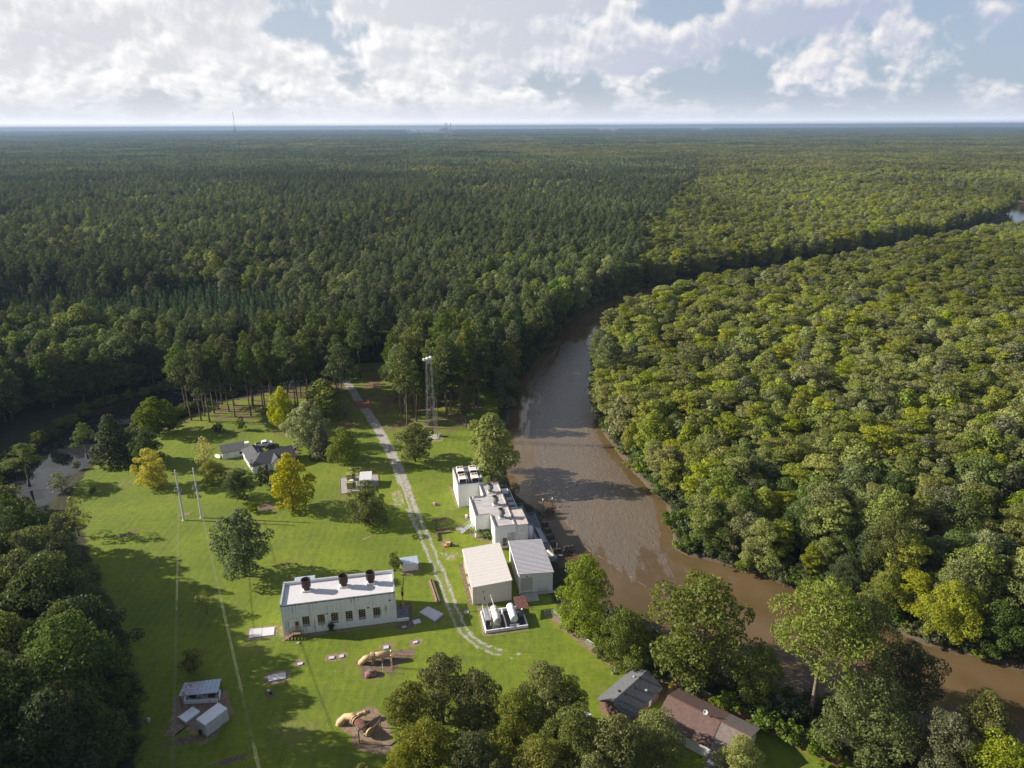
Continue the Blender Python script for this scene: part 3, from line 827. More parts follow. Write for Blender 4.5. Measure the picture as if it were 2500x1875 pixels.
# nearest trees want finer leaves
for i in range(4):
    h, wd = 16.0, 12.5
    b = [(x * 1.12, y * 1.12, z, a * .86, c * .86, d * .8) for x, y, z, a, c, d in broad_blobs(h, wd, 200 + i, 60, (.16, .12, .2, .15)[i], .75, rag=.8)]
    shape(f'fine{i}', h, crown_mesh('broadleaf_crown', b, .29, .86, 210 + i, LEAF, flat=.55), trunk_mesh('broadleaf_trunk', h, .4, b, BARK, 9, .5, .8, 4, i))
b = pine_blobs(28, 19, 220, 30, .64, .55, .30); r_ = np.random.default_rng(5)
shape('bigpine0', 28.0, crown_mesh('pine_crown', b, .36, .72, 221, NEEDLE, flat=.35, aspect=1.6, up=.4), trunk_mesh('pine_trunk', 28, .46, b, PINEBARK, 20, .3, .95, 5, 7))


def tree(kind, name, label, cat, loc, h, color, wk=1.0, rz=None, group=None, m=None):
    """one tree: an empty at its foot, trunk and crown its parts; wk widens or narrows the crown"""
    h0, cm_, tm_ = SH[kind]; s = h / h0
    if color[0] < .30 and color[1] < color[0] * 1.03: color = (color[0], color[0] * 1.03, color[2])
    o = thing(name, label, cat, (loc[0], loc[1], loc[2] if len(loc) > 2 else 0.0), rng.random() * 6.28 if rz is None else rz, group)
    o.scale = (s * wk, s * wk, s)
    t = link('stem' if kind.startswith('bush') else 'trunk', tm_, o)
    c = link('foliage' if kind.startswith('bush') else 'crown', cm_, o); c.color = (*color, 1)
    return o


C_PINE = [(.102, .126, .046), (.118, .140, .048), (.086, .112, .048)]
C_YOUNG = [(.070, .112, .040), (.062, .100, .040)]
C_HARD = [(.216, .236, .036), (.175, .206, .036), (.212, .238, .042), (.188, .206, .066), (.145, .172, .034)]
C_CYP = [(.196, .208, .034), (.172, .190, .036), (.200, .212, .036)]
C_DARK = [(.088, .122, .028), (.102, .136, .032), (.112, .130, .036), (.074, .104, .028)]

# sources for the woods: (shape, colour, kind name)
SRC = []
def src(kind, cols): 
    a = len(SRC)
    for k in kind:
        for c in cols: SRC.append((k, c))
    return np.arange(a, len(SRC))


I_PINE = src([f'pine{i}' for i in range(4)], C_PINE[:3])
I_YOUNG = src([f'young{i}' for i in range(3)], C_YOUNG)
I_HARD = src([f'broad{i}' for i in range(5)], C_HARD)
I_CYP = src([f'cypress{i}' for i in range(3)], C_CYP)
I_DARK = src([f'broad{i}' for i in range(5)], C_DARK)
I_GREY = src([f'broad{i}' for i in (0, 2, 4)], [(.155, .160, .078), (.135, .145, .070)])

I_NEAR = src([f'fine{i}' for i in range(4)], C_DARK); I_NEARH = src([f'fine{i}' for i in range(4)], C_HARD)

# where which wood stands, outlined on the survey photograph at crown height
def zone(l): return np.array([(a * 1.1302, b * 1.1302) for a, b in l])
Z_SWAMP = zone([(1500, 340), (1492, 392), (1440, 424), (1420, 470), (1380, 520), (1370, 575), (1340, 640), (1285, 700), (1200, 1700), (2600, 1700), (2600, 283), (900, 283), (905, 312), (1130, 336), (1300, 348)])
Z_YOUNG = zone([(-60, 612), (300, 608), (560, 602), (652, 622), (688, 668), (640, 700), (480, 706), (300, 690), (120, 676), (-60, 690)])
Z_LIGHT = [zone([(330, 560), (470, 548), (660, 560), (650, 606), (420, 612), (345, 600)]), zone([(-50, 470), (90, 474), (260, 500), (120, 520), (-50, 505)]), zone([(680, 570), (760, 580), (800, 640), (740, 700), (690, 660)]),
           zone([(970, 398), (1150, 390), (1290, 398), (1150, 420), (980, 416)]), zone([(-50, 330), (420, 325), (700, 318), (640, 345), (300, 350), (-50, 352)])]
Z_BANK = zone([(1040, 560), (1370, 540), (1360, 640), (1250, 720), (1150, 830), (1060, 860), (1080, 760), (1000, 660)])
Z_DARK = zone([(-80, 690), (330, 700), (350, 800), (330, 870), (180, 960), (140, 1020), (150, 1150), (320, 1700), (-80, 1700)])
Z_GAP = zone([(-60, 598), (300, 594), (560, 586), (655, 598), (655, 616), (560, 600), (300, 606), (-60, 610)])


def pip(px, py, poly): return inside(px, py, poly)


FOREST_TRACK = np.array(P2([(712, 690), (702, 668), (690, 640), (676, 622), (655, 606), (560, 604)]))
COMP = np.array([(-20, 116), (-26, 200), (-14, 248), (3, 250), (4, 215), (8, 192), (17, 160), (20, 138), (17, 122)])
STRIP = np.array([(6, 134), (20, 130), (33, 121), (48, 112), (68, 101), (90, 92), (104, 84), (84, 70), (56, 88), (36, 100), (18, 111)])
OPEN = np.array([(-190, 205), (-172, 178), (-146, 164), (-130, 150), (-108, 150), (-105, 230), (-100, 290), (-125, 286), (-158, 264), (-180, 244)])
BREAKS = [(np.array(P2([(-80, 366), (250, 362), (600, 352), (900, 350), (1180, 352)])), 17), (np.array(P2([(560, 436), (900, 428), (1250, 424), (1480, 424)])), 13), (np.array(P2([(-80, 560), (300, 540), (520, 520)])), 8), (np.array(P2([(-80, 322), (500, 318), (1000, 316), (1500, 318), (2300, 330)])), 26)]


def forest_points(d0, d1, sp, xlim=None):
    n_y = int((d1 - d0) / sp) + 1; rows = []
    for j in range(n_y):
        y = d0 + j * sp; wx = y * .78 + 70; k = int(2 * wx / sp)
        x = -wx + (np.arange(k) + (.5 if j % 2 else 0)) * sp
        rows.append(np.stack([x, np.full(k, y)], 1))
    p = np.concatenate(rows); p += (rng.random(p.shape) - .5) * sp * .85
    return p


def free_of(p, lawn_m=.5, water=2.0):
    X, Y = p[:, 0], p[:, 1]; ok = np.ones(len(p), bool); nr = (Y < 1450) & (np.abs(X) < 1500)
    rs = np.full(len(p), -99.0); rs[nr] = river_sd(X[nr], Y[nr]); ok &= rs < -water
    cs = np.full(len(p), -99.0); n2_ = (Y < 320) & (np.abs(X) < 220); cs[n2_] = creek_sd(X[n2_], Y[n2_]); ok &= cs < -1.0
    ls = np.full(len(p), -99.0); n3 = (Y < 340) & (np.abs(X) < 180); ls[n3] = sdf(X[n3], Y[n3], LAWN); ok &= ls < -np.where((X < -55) & (Y < 178), 4.2, lawn_m)
    ok &= ~inside(X, Y, COMP) & ~inside(X, Y, OPEN) & ~inside(X, Y, STRIP)
    td = np.full(len(p), 99.0); n4 = (Y < 700) & (X < 60); td[n4] = seg_dist(X[n4], Y[n4], FOREST_TRACK, False); ok &= td > 5.5
    for bl, wd_ in BREAKS:
        m5 = (Y > 350) & (Y < 3200); d5 = np.full(len(p), 999.0); d5[m5] = seg_dist(X[m5], Y[m5], bl, False); ok &= d5 > wd_
    return ok, rs, ls


def classify(p):
    """index of the source tree and its height for every point"""
    n = len(p); X, Y = p[:, 0], p[:, 1]; px, py, k = proj(X, Y, np.full(n, 16.0))
    px = np.where(k > 0, px, -999) + (vnoise(X, Y, 45, 21) - .5) * 60 * np.clip(400 / (np.abs(Y) + 1), .15, 1) * 2; py = py + (vnoise(X, Y, 60, 22) - .5) * 26; r = rng.random(n); lo = vnoise(X, Y, 90, 9); lo2 = vnoise(X, Y, 420, 4)
    idx = np.zeros(n, int); h = np.zeros(n)
    def put(mask, pool, h0, dh):
        c = mask.sum(); idx[mask] = rng.choice(pool, c); h[mask] = h0 + dh * rng.normal(size=c)
    allm = np.ones(n, bool); put(allm, I_PINE, 21.5, 2.2)
    mixed = r < .12; put(mixed, I_DARK, 17, 2.2)
    st_ = vnoise(X, Y, 130, 31) * .6 + vnoise(X, Y, 310, 32) * .4; band = (st_ > .62) & (Y > 330) & (r < .85); put(band, np.concatenate([I_DARK, I_GREY, I_HARD[:5]]), 17, 2)
    for z_ in Z_LIGHT:
        m_ = pip(px, py, z_) & (r < .88); put(m_, np.concatenate([I_HARD, I_GREY, I_GREY, I_DARK[::2]]), 16.5, 2)
    m_ = pip(px, py, Z_BANK) & (r < .55); put(m_, np.concatenate([I_DARK, I_HARD[:10]]), 19.0, 2.4)
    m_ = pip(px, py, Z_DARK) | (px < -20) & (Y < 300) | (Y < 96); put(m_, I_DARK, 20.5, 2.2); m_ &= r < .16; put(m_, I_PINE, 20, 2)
    sw = pip(px, py, Z_SWAMP) | (X > 20) & (Y < 200); put(sw, I_HARD, 14.6, 2.3)
    put(sw & (r < .45), I_CYP, 16.2, 1.8); put(sw & (r > .88), I_GREY, 15.2, 1.8)
    dk = sw & (Y < 175) & (r > .30); put(dk, np.concatenate([I_DARK, I_HARD]), 15.5, 2.4)
    yg = pip(px, py, Z_YOUNG); put(yg, I_YOUNG, 10.5, 1.0)
    return idx, np.clip(h, 6, 31), yg, px, py, k


HERO_XY = []          # feet of the trees placed by hand; the woods keep clear of them

# ---------------------------------------------------------------- trees placed one by one
C_YEL = (.37, .34, .045); C_YELG = (.24, .265, .03); C_FRESH = (0.168, 0.208, 0.020); C_MID = (0.119, 0.155, 0.025); C_OLIV = (0.151, 0.160, 0.027)
C_SILV = (0.215, 0.236, 0.121); C_GREYG = (0.136, 0.158, 0.063); C_DK = (0.072, 0.103, 0.020); C_CED = (0.112, 0.114, 0.048); C_LPINE = (0.119, 0.155, 0.030)


def ptree(kind, name, label, cat, base, top, wid, color, group=None, rz=None):
    """tree given by the photograph's pixels of its foot, its top and its crown's width"""
    b = at(*base); h = height(base[0], base[1], top); k = float(proj(b[0], b[1], h * .6)[2]); wm = wid / (FPX / k)
    b0 = {'broad': 10.5, 'cypress': 10, 'pine': 9, 'young': 4.8, 'round': 10.5, 'sparse': 8.4, 'bush': 5.6, 'cedar': 6.6, 'sycamore': 12.5, 'fine': 12.8, 'bigpine': 21}[kind.rstrip('0123456789')]
    wk = (wm / b0) / (h / SH[kind][0]); HERO_XY.append((b[0], b[1], wm * .38))
    return tree(kind, name, label, cat, b, h, color, float(np.clip(wk, .5, 2.2)), rz, group)


def ttree(kind, name, label, cat, top, z, color, wk=1.0, group=None, rad_=4.5):
    """tree whose foot is hidden: pixel of its top and its height"""
    b = at(top[0], top[1], z); HERO_XY.append((b[0], b[1], rad_))
    return tree(kind, name, label, cat, (b[0], b[1], 0), z, color, wk, None, group)


ptree('pine0', 'lone_pine', 'small lone pine with a bare lower trunk at the creek corner of the lawn', 'pine', c1(680, 690), c1(0, 425)[1], 56, C_LPINE)
ptree('cedar0', 'spreading_pine', 'wide spreading pine with full layered crown beside the creek', 'pine', c1(900, 715), c1(0, 360)[1], 100, (0.096, 0.126, 0.029))
ptree('round0', 'evergreen_tree', 'dark rounded evergreen behind the bright yellow tree', 'tree', c1(1150, 748), c1(0, 478)[1], 86, C_DK)
ptree('round1', 'yellow_tree', 'bright golden yellow tree standing alone on the lawn', 'tree', c1(1180, 910), c1(0, 640)[1], 80, C_YEL)
ptree('broad1', 'creek_tree', 'fresh green tree on the creek bank in front of the pine grove', 'tree', c1(1225, 500), c1(0, 220)[1], 74, C_FRESH)
ptree('pine1', 'umbrella_pine', 'flat topped pine leaning out over the creek at the left edge', 'pine', c1(230, 905), c1(0, 590)[1], 86, C_LPINE)
ptree('sparse0', 'pale_sapling', 'pale thin leaved sapling at the edge of the creek water', 'tree', c1(480, 965), c1(0, 800)[1], 60, (0.215, 0.193, 0.071))
ptree('sparse0', 'bare_tree', 'nearly bare leaning tree at the left rim of the lawn', 'tree', c1(610, 1290), c1(0, 985)[1], 70, (0.198, 0.178, 0.042))
ptree('bush0', 'shrub', 'round green shrub on the creek shore by the mown edge', 'shrub', c1(592, 776), c1(0, 714)[1], 24, C_MID)
ptree('bush0', 'shrub', 'small dark shrub in the tree shadow on the lawn below the creek', 'shrub', c1(712, 972), c1(0, 905)[1], 24, C_DK)
ptree('bush0', 'shrub', 'dark low shrub at the foot of the creek bank tree', 'shrub', c1(1330, 480), c1(0, 395)[1], 36, C_DK)
ptree('bush0', 'shrub', 'dark shrub between the pine grove and the shed', 'shrub', c1(1690, 490), c1(0, 415)[1], 34, C_DK)
ptree('bush0', 'shrub', 'pointed green shrub at the edge of the grove behind the house', 'shrub', c1(1865, 475), c1(0, 375)[1], 30, C_MID)
ptree('sparse0', 'yellowing_tree', 'thin yellowing tree left of the white shed', 'tree', c1(1600, 790), c1(0, 518)[1], 56, (.34, .30, .06))
ptree('round2', 'low_tree', 'low yellow green tree in front of the white shed', 'tree', c1(1640, 880), c1(0, 715)[1], 72, C_YELG)
ptree('round0', 'dark_tree', 'compact dark green tree in front of the cottage', 'tree', c1(1850, 1005), c1(0, 795)[1], 74, (0.091, 0.130, 0.021))
ptree('bush0', 'large_shrub', 'big dark glossy shrub against the cottage front wall', 'shrub', c1(2045, 905), c1(0, 765)[1], 52, (0.070, 0.086, 0.026))
ptree('sycamore0', 'sycamore_tree', 'tall yellow green sycamore in front of the cottage', 'tree', c2(955, 1085), c2(0, 480)[1], 112, (.32, .29, .04))
ptree('bush0', 'shrub', 'small bright green shrub on a bare patch near the sycamore', 'shrub', c2(520, 1108), c2(0, 1000)[1], 36, C_FRESH)
ptree('round0', 'round_tree', 'large globe shaped grey green tree in the middle of the lawn', 'tree', (599, 1407), 1252, 138, (.165, .205, .075))
ptree('round1', 'olive_tree', 'olive green shade tree beside the gravel road', 'tree', c2(1765, 1225), c2(0, 805)[1], 102, C_OLIV)
ptree('round2', 'green_tree', 'full green tree between the cedar and the gravel road', 'tree', c2(1515, 600), c2(0, 200)[1], 88, C_FRESH)
ptree('cedar0', 'cedar_tree', 'dull grey green cedar beside the silvery tree', 'tree', c2(1270, 515), c2(0, 160)[1], 54, C_CED)
ptree('round1', 'silvery_tree', 'large silvery leaved tree behind the cedar', 'tree', c10(480, 1545), c10(0, 1228)[1], 102, C_SILV)
ptree('round2', 'yellow_green_tree', 'yellow tinged tree at the foot of the grove left of the silvery tree', 'tree', c10(300, 1440), c10(0, 1095)[1], 66, (.29, .30, .03))
ptree('broad3', 'fresh_tree', 'fresh green tree behind the silvery tree close to the road', 'tree', c10(620, 1335), c10(0, 1028)[1], 84, C_FRESH)
ptree('pine2', 'roadside_pine', 'tall pine with a ragged narrow crown beside the road at the grove', 'pine', c10(770, 1320), c10(0, 768)[1], 74, (0.099, 0.130, 0.036))
ptree('pine0', 'ivy_clad_pine', 'pine clothed in creepers to the ground beside the lattice tower', 'pine', c10(1245, 1400), c10(0, 800)[1], 62, (0.124, 0.152, 0.033))
ptree('cypress1', 'creeper_column', 'slim dead trunk wrapped in creepers right of the lattice tower', 'tree', c10(1700, 1405), c10(0, 1075)[1], 22, (0.116, 0.126, 0.030))
ptree('broad1', 'lawn_tree', 'young green tree on the lawn in front of the lattice tower', 'tree', c10(1310, 1665), c10(0, 1370)[1], 76, (0.173, 0.200, 0.033))
ptree('broad2', 'riverside_tree', 'tall moss hung tree on the river bank behind the rooftop air units', 'tree', (1200, 1178), 1013, 100, (.165, .185, .065))
ttree('round2', 'bank_tree', 'yellow leaved low tree on the river bank beside the moss hung tree', 'tree', (1236, 1075), 9.5, (0.273, 0.245, 0.021), 1.0)
ptree('bush0', 'shrub', 'bright green bush against the small white block shed', 'shrub', c4(1625, 192), c4(0, -5)[1], 44, (0.206, 0.223, 0.021))
ptree('sparse0', 'sapling', 'thin sapling under the right hand cables on the dark lawn', 'tree', c3(1600, 470), c3(0, 290)[1], 52, (0.165, 0.178, 0.036))
ptree('bush0', 'shrub', 'yellow flecked shrub behind the open sided pump shelter', 'shrub', c3(1490, 925), c3(0, 740)[1], 70, (0.215, 0.223, 0.024))
ptree('bush0', 'shrub', 'dark narrow shrub growing against the long white building', 'shrub', c4(930, 850), c4(0, 745)[1], 20, (0.083, 0.104, 0.021))
ptree('fine0', 'bank_maple', 'light green tree right of the white metal building', 'tree', (1425, 1560), 1356, 128, (.20, .235, .03))
# the trees along the fence and the near river bank
ptree('fine1', 'dark_oak', 'dark dense oak behind the chain link fence', 'tree', (1520, 1630), 1488, 132, (0.105, 0.121, 0.029))
ptree('fine2', 'live_oak', 'huge broad live oak on the near river bank above the grey roof', 'tree', (1700, 1668), 1408, 244, (0.129, 0.150, 0.034))
ptree('fine3', 'bank_oak', 'green leafy tree between the live oak and the tall pine', 'tree', (1850, 1712), 1580, 110, (0.133, 0.168, 0.029))
ptree('bigpine0', 'tall_pine', 'tall spreading pine with a clean pinkish trunk below the river', 'pine', (1976, 1760), 1436, 262, (0.177, 0.206, 0.025), rz=1.2)
ttree('bigpine0', 'second_pine', 'second spreading pine close behind the tall one', 'pine', (2125, 1462), 25, (0.150, 0.182, 0.025), .62)
ttree('fine1', 'shaded_oak', 'dark oak on the water edge right of the pines', 'tree', (2235, 1570), 15, (0.101, 0.125, 0.028), .95)
ttree('fine0', 'grey_oak', 'large grey green oak at the end of the fence', 'tree', (2140, 1660), 17, (0.157, 0.186, 0.048), .95)
ttree('fine2', 'mossy_oak', 'grey mossy tree in the lower right by the water', 'tree', (2330, 1745), 15, (0.198, 0.192, 0.070), .8)
ttree('fine3', 'willow_oak', 'pale grey green tree on the bank in the lower right', 'tree', (2420, 1690), 14, (0.190, 0.192, 0.062), .85)
ttree('fine0', 'corner_tree', 'bright yellow green tree in the lower right corner', 'tree', (2475, 1810), 15, (0.189, 0.216, 0.033), .95)
ttree('fine3', 'yard_tree', 'yellow green tree hiding the corner of the brown roofed house', 'tree', (1815, 1800), 10.5, (0.251, 0.253, 0.025), .85)
for i, (px_, py_, z_, c_, wk_, lab) in enumerate([
        (1075, 1600, 15, (0.193, 0.199, 0.028), .80, 'tall oak crowning the thicket beside the tan pipes'), (995, 1665, 14, (0.161, 0.174, 0.028), .72, 'oak at the left side of the thicket above the pipe pit'),
        (1165, 1640, 13.5, (0.157, 0.170, 0.034), .8, 'oak on the right side of the thicket below the gravel road'), (1040, 1765, 13, (0.222, 0.217, 0.028), .95, 'light olive oak low in the middle of the thicket'),
        (1150, 1795, 12, (0.161, 0.178, 0.031), .9, 'oak at the bottom edge between the two thickets'), (985, 1815, 10.5, (0.201, 0.205, 0.029), .75, 'low oak over the second pipe pit'),
        (1330, 1620, 15.5, (0.206, 0.196, 0.057), .78, 'greyish moss hung oak left of the grey roofed house'), (1255, 1690, 13, (0.190, 0.188, 0.046), .8, 'paler oak between the thicket and the grey roofed house'),
        (1400, 1735, 13.5, (0.177, 0.192, 0.039), .95, 'oak in front of the grey roofed house corner'), (1398, 1650, 13.5, (0.146, 0.174, 0.043), .62, 'grey green oak touching the left corner of the charcoal roof'), (1320, 1810, 12, (0.166, 0.174, 0.039), .95, 'oak at the bottom edge below the grey roof'),
        (1505, 1752, 13.5, (0.226, 0.228, 0.041), 1.0, 'broad olive oak in front of the brown roofed house'), (1605, 1740, 12, (0.201, 0.210, 0.034), .95, 'oak against the brown roof front eave'),
        (1445, 1850, 11, (0.185, 0.196, 0.039), 1.0, 'oak at the bottom edge below the two houses'), (1210, 1860, 9.5, (0.171, 0.187, 0.034), .9, 'small oak at the bottom edge under the middle thicket'),
        (880, 1868, 6.5, (0.182, 0.196, 0.034), .8, 'small tree at the bottom edge beside the second pipe pit')]):
    ttree(f'fine{i % 4}', 'oak_tree', lab, 'tree', (px_, py_), z_, c_, wk_, None, 3.5)
for i, (px_, py_, z_, c_, lab) in enumerate([(1600, 1606, 4, C_DK, 'shrub under the dark oak along the fence'), (1690, 1648, 4, C_MID, 'green shrub along the fence behind the grey roof'), (1775, 1692, 4, C_MID, 'shrub along the fence below the live oak'),
                                             (1865, 1732, 4, C_DK, 'dark shrub along the fence behind the brown roof'), (1935, 1765, 4, C_MID, 'leafy shrub at the foot of the tall pine'), (2010, 1800, 4, (0.111, 0.151, 0.023), 'shrub by the reddish bank under the pine'),
                                             (1475, 1575, 3, C_MID, 'leafy undergrowth shrub at the foot of the light green tree'), (1450, 1530, 3, C_FRESH, 'fresh green shrub behind the chain link fence'), (1400, 1500, 4, C_FRESH, 'shrub between the white metal building and the river')]):
    ttree('bush0', 'shrub', lab, 'shrub', (px_, py_), z_, c_, 1.25, None, 2.2)

# the grove of tall pines at the head of the lawn
ROAD_W = np.array(P2(road_px))
GP = 0
for poly in ([(-124, 240), (-113, 233), (-102, 240), (-88, 243), (-78, 246), (-68, 252), (-61, 263), (-64, 302), (-108, 302), (-116, 262)], [(-46, 240), (-40, 228), (-22, 233), (-12, 241), (-8, 264), (-22, 300), (-46, 300)]):
    poly = np.array(poly); p = forest_points(226, 304, 5.7); ok = inside(p[:, 0], p[:, 1], poly) & (creek_sd(p[:, 0], p[:, 1]) < -1.2) & (seg_dist(p[:, 0], p[:, 1], ROAD_W, False) > 4.5)
    for x, y in p[ok]:
        if any((x - a) ** 2 + (y - b_) ** 2 < 12 for a, b_, _ in HERO_XY): continue
        front = y < 262
        left = x < -55
        tree(f'pine{rng.integers(4)}', 'grove_pine', ('tall bare stemmed pine of the grove behind the cottage' if left else 'tall bare stemmed pine of the grove behind the lattice tower') if front else
             ('pine deep in the grove behind the cottage' if left else 'pine deep in the grove behind the lattice tower'), 'pine', (x, y, 0), 25 + 2.4 * rng.normal(), (.095 + .03 * rng.random(), .122 + .03 * rng.random(), .032), .92,
             None, ('grove pines behind the cottage' if left else 'grove pines behind the tower') + (', front row' if front else ', inner rows')); GP += 1

# ---------------------------------------------------------------- the woods
pts = forest_points(40, 650, 5.3)
ok, rs, ls = free_of(pts, .5, .7); pts, rs, ls = pts[ok], rs[ok], ls[ok]
idx, hh, yg, px, py, kk = classify(pts)
hx = np.array(HERO_XY)
d2 = np.min(np.hypot(pts[:, None, 0] - hx[None, :, 0], pts[:, None, 1] - hx[None, :, 1]) - hx[None, :, 2], 1)
pine_like = np.isin(idx, np.concatenate([I_PINE, I_YOUNG]))
YARD = np.array([(-14, 55), (-10, 96), (8, 128), (19, 114), (30, 108), (44, 99), (56, 91), (74, 78), (80, 55)])
keep = (d2 > 0) & (rng.random(len(pts)) < np.where(pine_like, .88, np.where(pts[:, 0] > 20, .90, .74))) & ~inside(pts[:, 0], pts[:, 1], YARD)
pts, rs, ls, idx, hh, yg, px, py, kk = [a[keep] for a in (pts, rs, ls, idx, hh, yg, px, py, kk)]
# the plantation is set closer
yp = forest_points(300, 560, 4.6); ppx, ppy, _ = proj(yp[:, 0], yp[:, 1], np.full(len(yp), 9.0))
yp = yp[pip(ppx, ppy, Z_YOUNG) & free_of(yp)[0] & (yp[:, 0] < -5)]
keep = ~yg; pts, rs, ls, idx, hh, px, py, kk = [a[keep] for a in (pts, rs, ls, idx, hh, px, py, kk)]
gap = pip(px, py, Z_GAP); keep = ~gap; pts, rs, ls, idx, hh, px, py, kk = [a[keep] for a in (pts, rs, ls, idx, hh, px, py, kk)]
ny_ = len(yp); pts = np.concatenate([pts, yp]); rs = np.concatenate([rs, np.full(ny_, -99)]); ls = np.concatenate([ls, np.full(ny_, -99)])
idx = np.concatenate([idx, rng.choice(I_YOUNG, ny_)]); hh = np.concatenate([hh, 10.5 + rng.normal(size=ny_)])
px, py, kk = proj(pts[:, 0], pts[:, 1], hh * .8)
rr = (rs > -7) & (pts[:, 1] < 255)          # water edge trees grow shorter and lean out
hh = np.where(rr & ~np.isin(idx, I_PINE), hh * (.62 + .3 * rng.random(len(hh))), hh)

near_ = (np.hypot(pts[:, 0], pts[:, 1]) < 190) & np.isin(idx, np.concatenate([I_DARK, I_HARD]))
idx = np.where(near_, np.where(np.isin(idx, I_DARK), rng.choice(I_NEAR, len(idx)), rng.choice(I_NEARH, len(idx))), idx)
KIND = np.zeros(len(idx), int)
KIND[np.isin(idx, I_PINE)] = 1; KIND[np.isin(idx, I_CYP)] = 2; KIND[np.isin(idx, I_YOUNG)] = 3
in_frame = (kk > 0) & (px > -25) & (px < 2525) & (py > 250) & (py < 1880)
single = np.zeros(len(idx), bool)
for kd, num in ((0, 292), (1, 165), (2, 200), (3, 120)):
    c = np.where(in_frame & (KIND == kd))[0]
    # forest edge trees and the nearest show largest
    key = kk[c] * np.where(rs[c] > -9, .8, 1.0) * np.where(ls[c] > -10, .85, 1.0)
    single[c[np.argsort(key)[:num]]] = True
NAMES = ['broadleaf_tree', 'pine_tree', 'cypress_tree', 'young_pine_tree']; CATS = ['broadleaf tree', 'forest pine', 'cypress', 'young pine']


def hue_word(c):
    r_, g_, b_ = c
    if b_ > .062: return 'greyish'
    if r_ > .20: return 'yellow green'
    if r_ > .13: return 'olive green'
    if r_ > .098: return 'mid green'
    return 'dark green'
    if b_ > .056: return 'greyish'
    if r_ > .155: return 'yellow green'
    if r_ > .115: return 'olive green'
    if r_ > .085: return 'mid green'
    return 'dark green'


H_HI = {0: 17.5, 1: 23, 2: 19.2, 3: 99}; H_LO = {0: 13.5, 1: 20, 2: 16.5, 3: 0}
for i in np.where(single)[0]:
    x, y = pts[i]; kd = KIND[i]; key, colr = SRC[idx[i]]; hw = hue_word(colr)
    across = x > np.interp(y, [60, 130, 200, 262, 350, 420, 520, 640], [95, 40, 17, 19, 40, 80, 190, 380])
    if across:
        where = 'overhanging the far river bank' if rs[i] > -8 else ('just behind the far bank' if rs[i] > -30 else 'deep in the forest across the river')
    elif y < 330 and x < -70:
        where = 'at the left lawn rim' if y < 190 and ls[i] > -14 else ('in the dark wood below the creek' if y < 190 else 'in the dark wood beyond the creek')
    elif rs[i] > -12: where = 'on the near bank above the bend'
    elif y < 130: where = 'in the near bank thicket'
    else: where = 'in the forest behind the grove' if x < -20 or kd == 1 else 'in the wood between grove and river'
    sz = 'tall ' if hh[i] > H_HI[kd] else ('short ' if hh[i] < H_LO[kd] else '')
    col_ = 'at far left' if px[i] < 420 else 'at left' if px[i] < 900 else 'in centre' if px[i] < 1500 else 'at right' if px[i] < 2000 else 'at far right'
    row_ = 'low' if py[i] > 1250 else 'midway up' if py[i] > 850 else 'high'
    hw = {'yellow green': 'yellowish', 'olive green': 'olive', 'dark green': 'dark', 'mid green': 'green'}.get(hw, hw); lab = {0: f'{sz}{hw} broadleaf tree {where}', 1: f'{sz}dark green pine {where}', 2: f'{sz}{hw} layered cypress {where}', 3: 'small pointed plantation pine behind the grove'}[kd]
    lab += f', {row_} {col_}'
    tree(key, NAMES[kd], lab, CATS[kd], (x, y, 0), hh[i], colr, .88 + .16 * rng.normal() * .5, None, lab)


# everything further is a mass: points that carry a grown shape each
def scatter(name, p, z, idxs, scl, srcs):
    me = bpy.data.meshes.new(name); n = len(p)
    v = np.concatenate([p, np.full((n, 1), z)], 1).astype(np.float32)
    me.vertices.add(n); me.vertices.foreach_set('co', v.ravel())
    a = me.attributes.new('which', 'INT', 'POINT'); a.data.foreach_set('value', idxs.astype(np.int32))
    a = me.attributes.new('size', 'FLOAT_VECTOR', 'POINT'); a.data.foreach_set('vector', scl.astype(np.float32).ravel())
    a = me.attributes.new('turn', 'FLOAT_VECTOR', 'POINT')
    t = np.zeros((n, 3), np.float32); t[:, 2] = rng.random(n) * 6.283; t[:, 0] = rng.normal(size=n) * .03; a.data.foreach_set('vector', t.ravel())
    cols = np.array([tuple(o.color)[:3] for o in sorted(srcs.objects, key=lambda o: o.name)], np.float32)[idxs]
    a = me.attributes.new('tint', 'FLOAT_VECTOR', 'POINT'); a.data.foreach_set('vector', cols.ravel())
    g = bpy.data.node_groups.new(name, 'GeometryNodeTree')
    g.interface.new_socket('Geometry', in_out='INPUT', socket_type='NodeSocketGeometry'); g.interface.new_socket('Geometry', in_out='OUTPUT', socket_type='NodeSocketGeometry')
    N = g.nodes; L = g.links; i_ = N.new('NodeGroupInput'); o_ = N.new('NodeGroupOutput')
    ci = N.new('GeometryNodeCollectionInfo'); ci.inputs['Collection'].default_value = srcs
    ci.inputs['Separate Children'].default_value = True; ci.inputs['Reset Children'].default_value = True
    ip = N.new('GeometryNodeInstanceOnPoints'); ip.inputs['Pick Instance'].default_value = True
    def na(nm, ty):
        q = N.new('GeometryNodeInputNamedAttribute'); q.data_type = ty; q.inputs['Name'].default_value = nm; return q.outputs['Attribute']
    e = N.new('FunctionNodeEulerToRotation')
    L.new(na('turn', 'FLOAT_VECTOR'), e.inputs[0]); L.new(e.outputs[0], ip.inputs['Rotation'])
    L.new(na('size', 'FLOAT_VECTOR'), ip.inputs['Scale']); L.new(na('which', 'INT'), ip.inputs['Instance Index'])
    L.new(i_.outputs[0], ip.inputs['Points']); L.new(ci.outputs[0], ip.inputs['Instance']); L.new(ip.outputs[0], o_.inputs[0])
    o = link(name, me, kind='stuff'); o.color = (0, 0, 0, 1); md = o.modifiers.new('scatter', 'NODES'); md.node_group = g
    return o


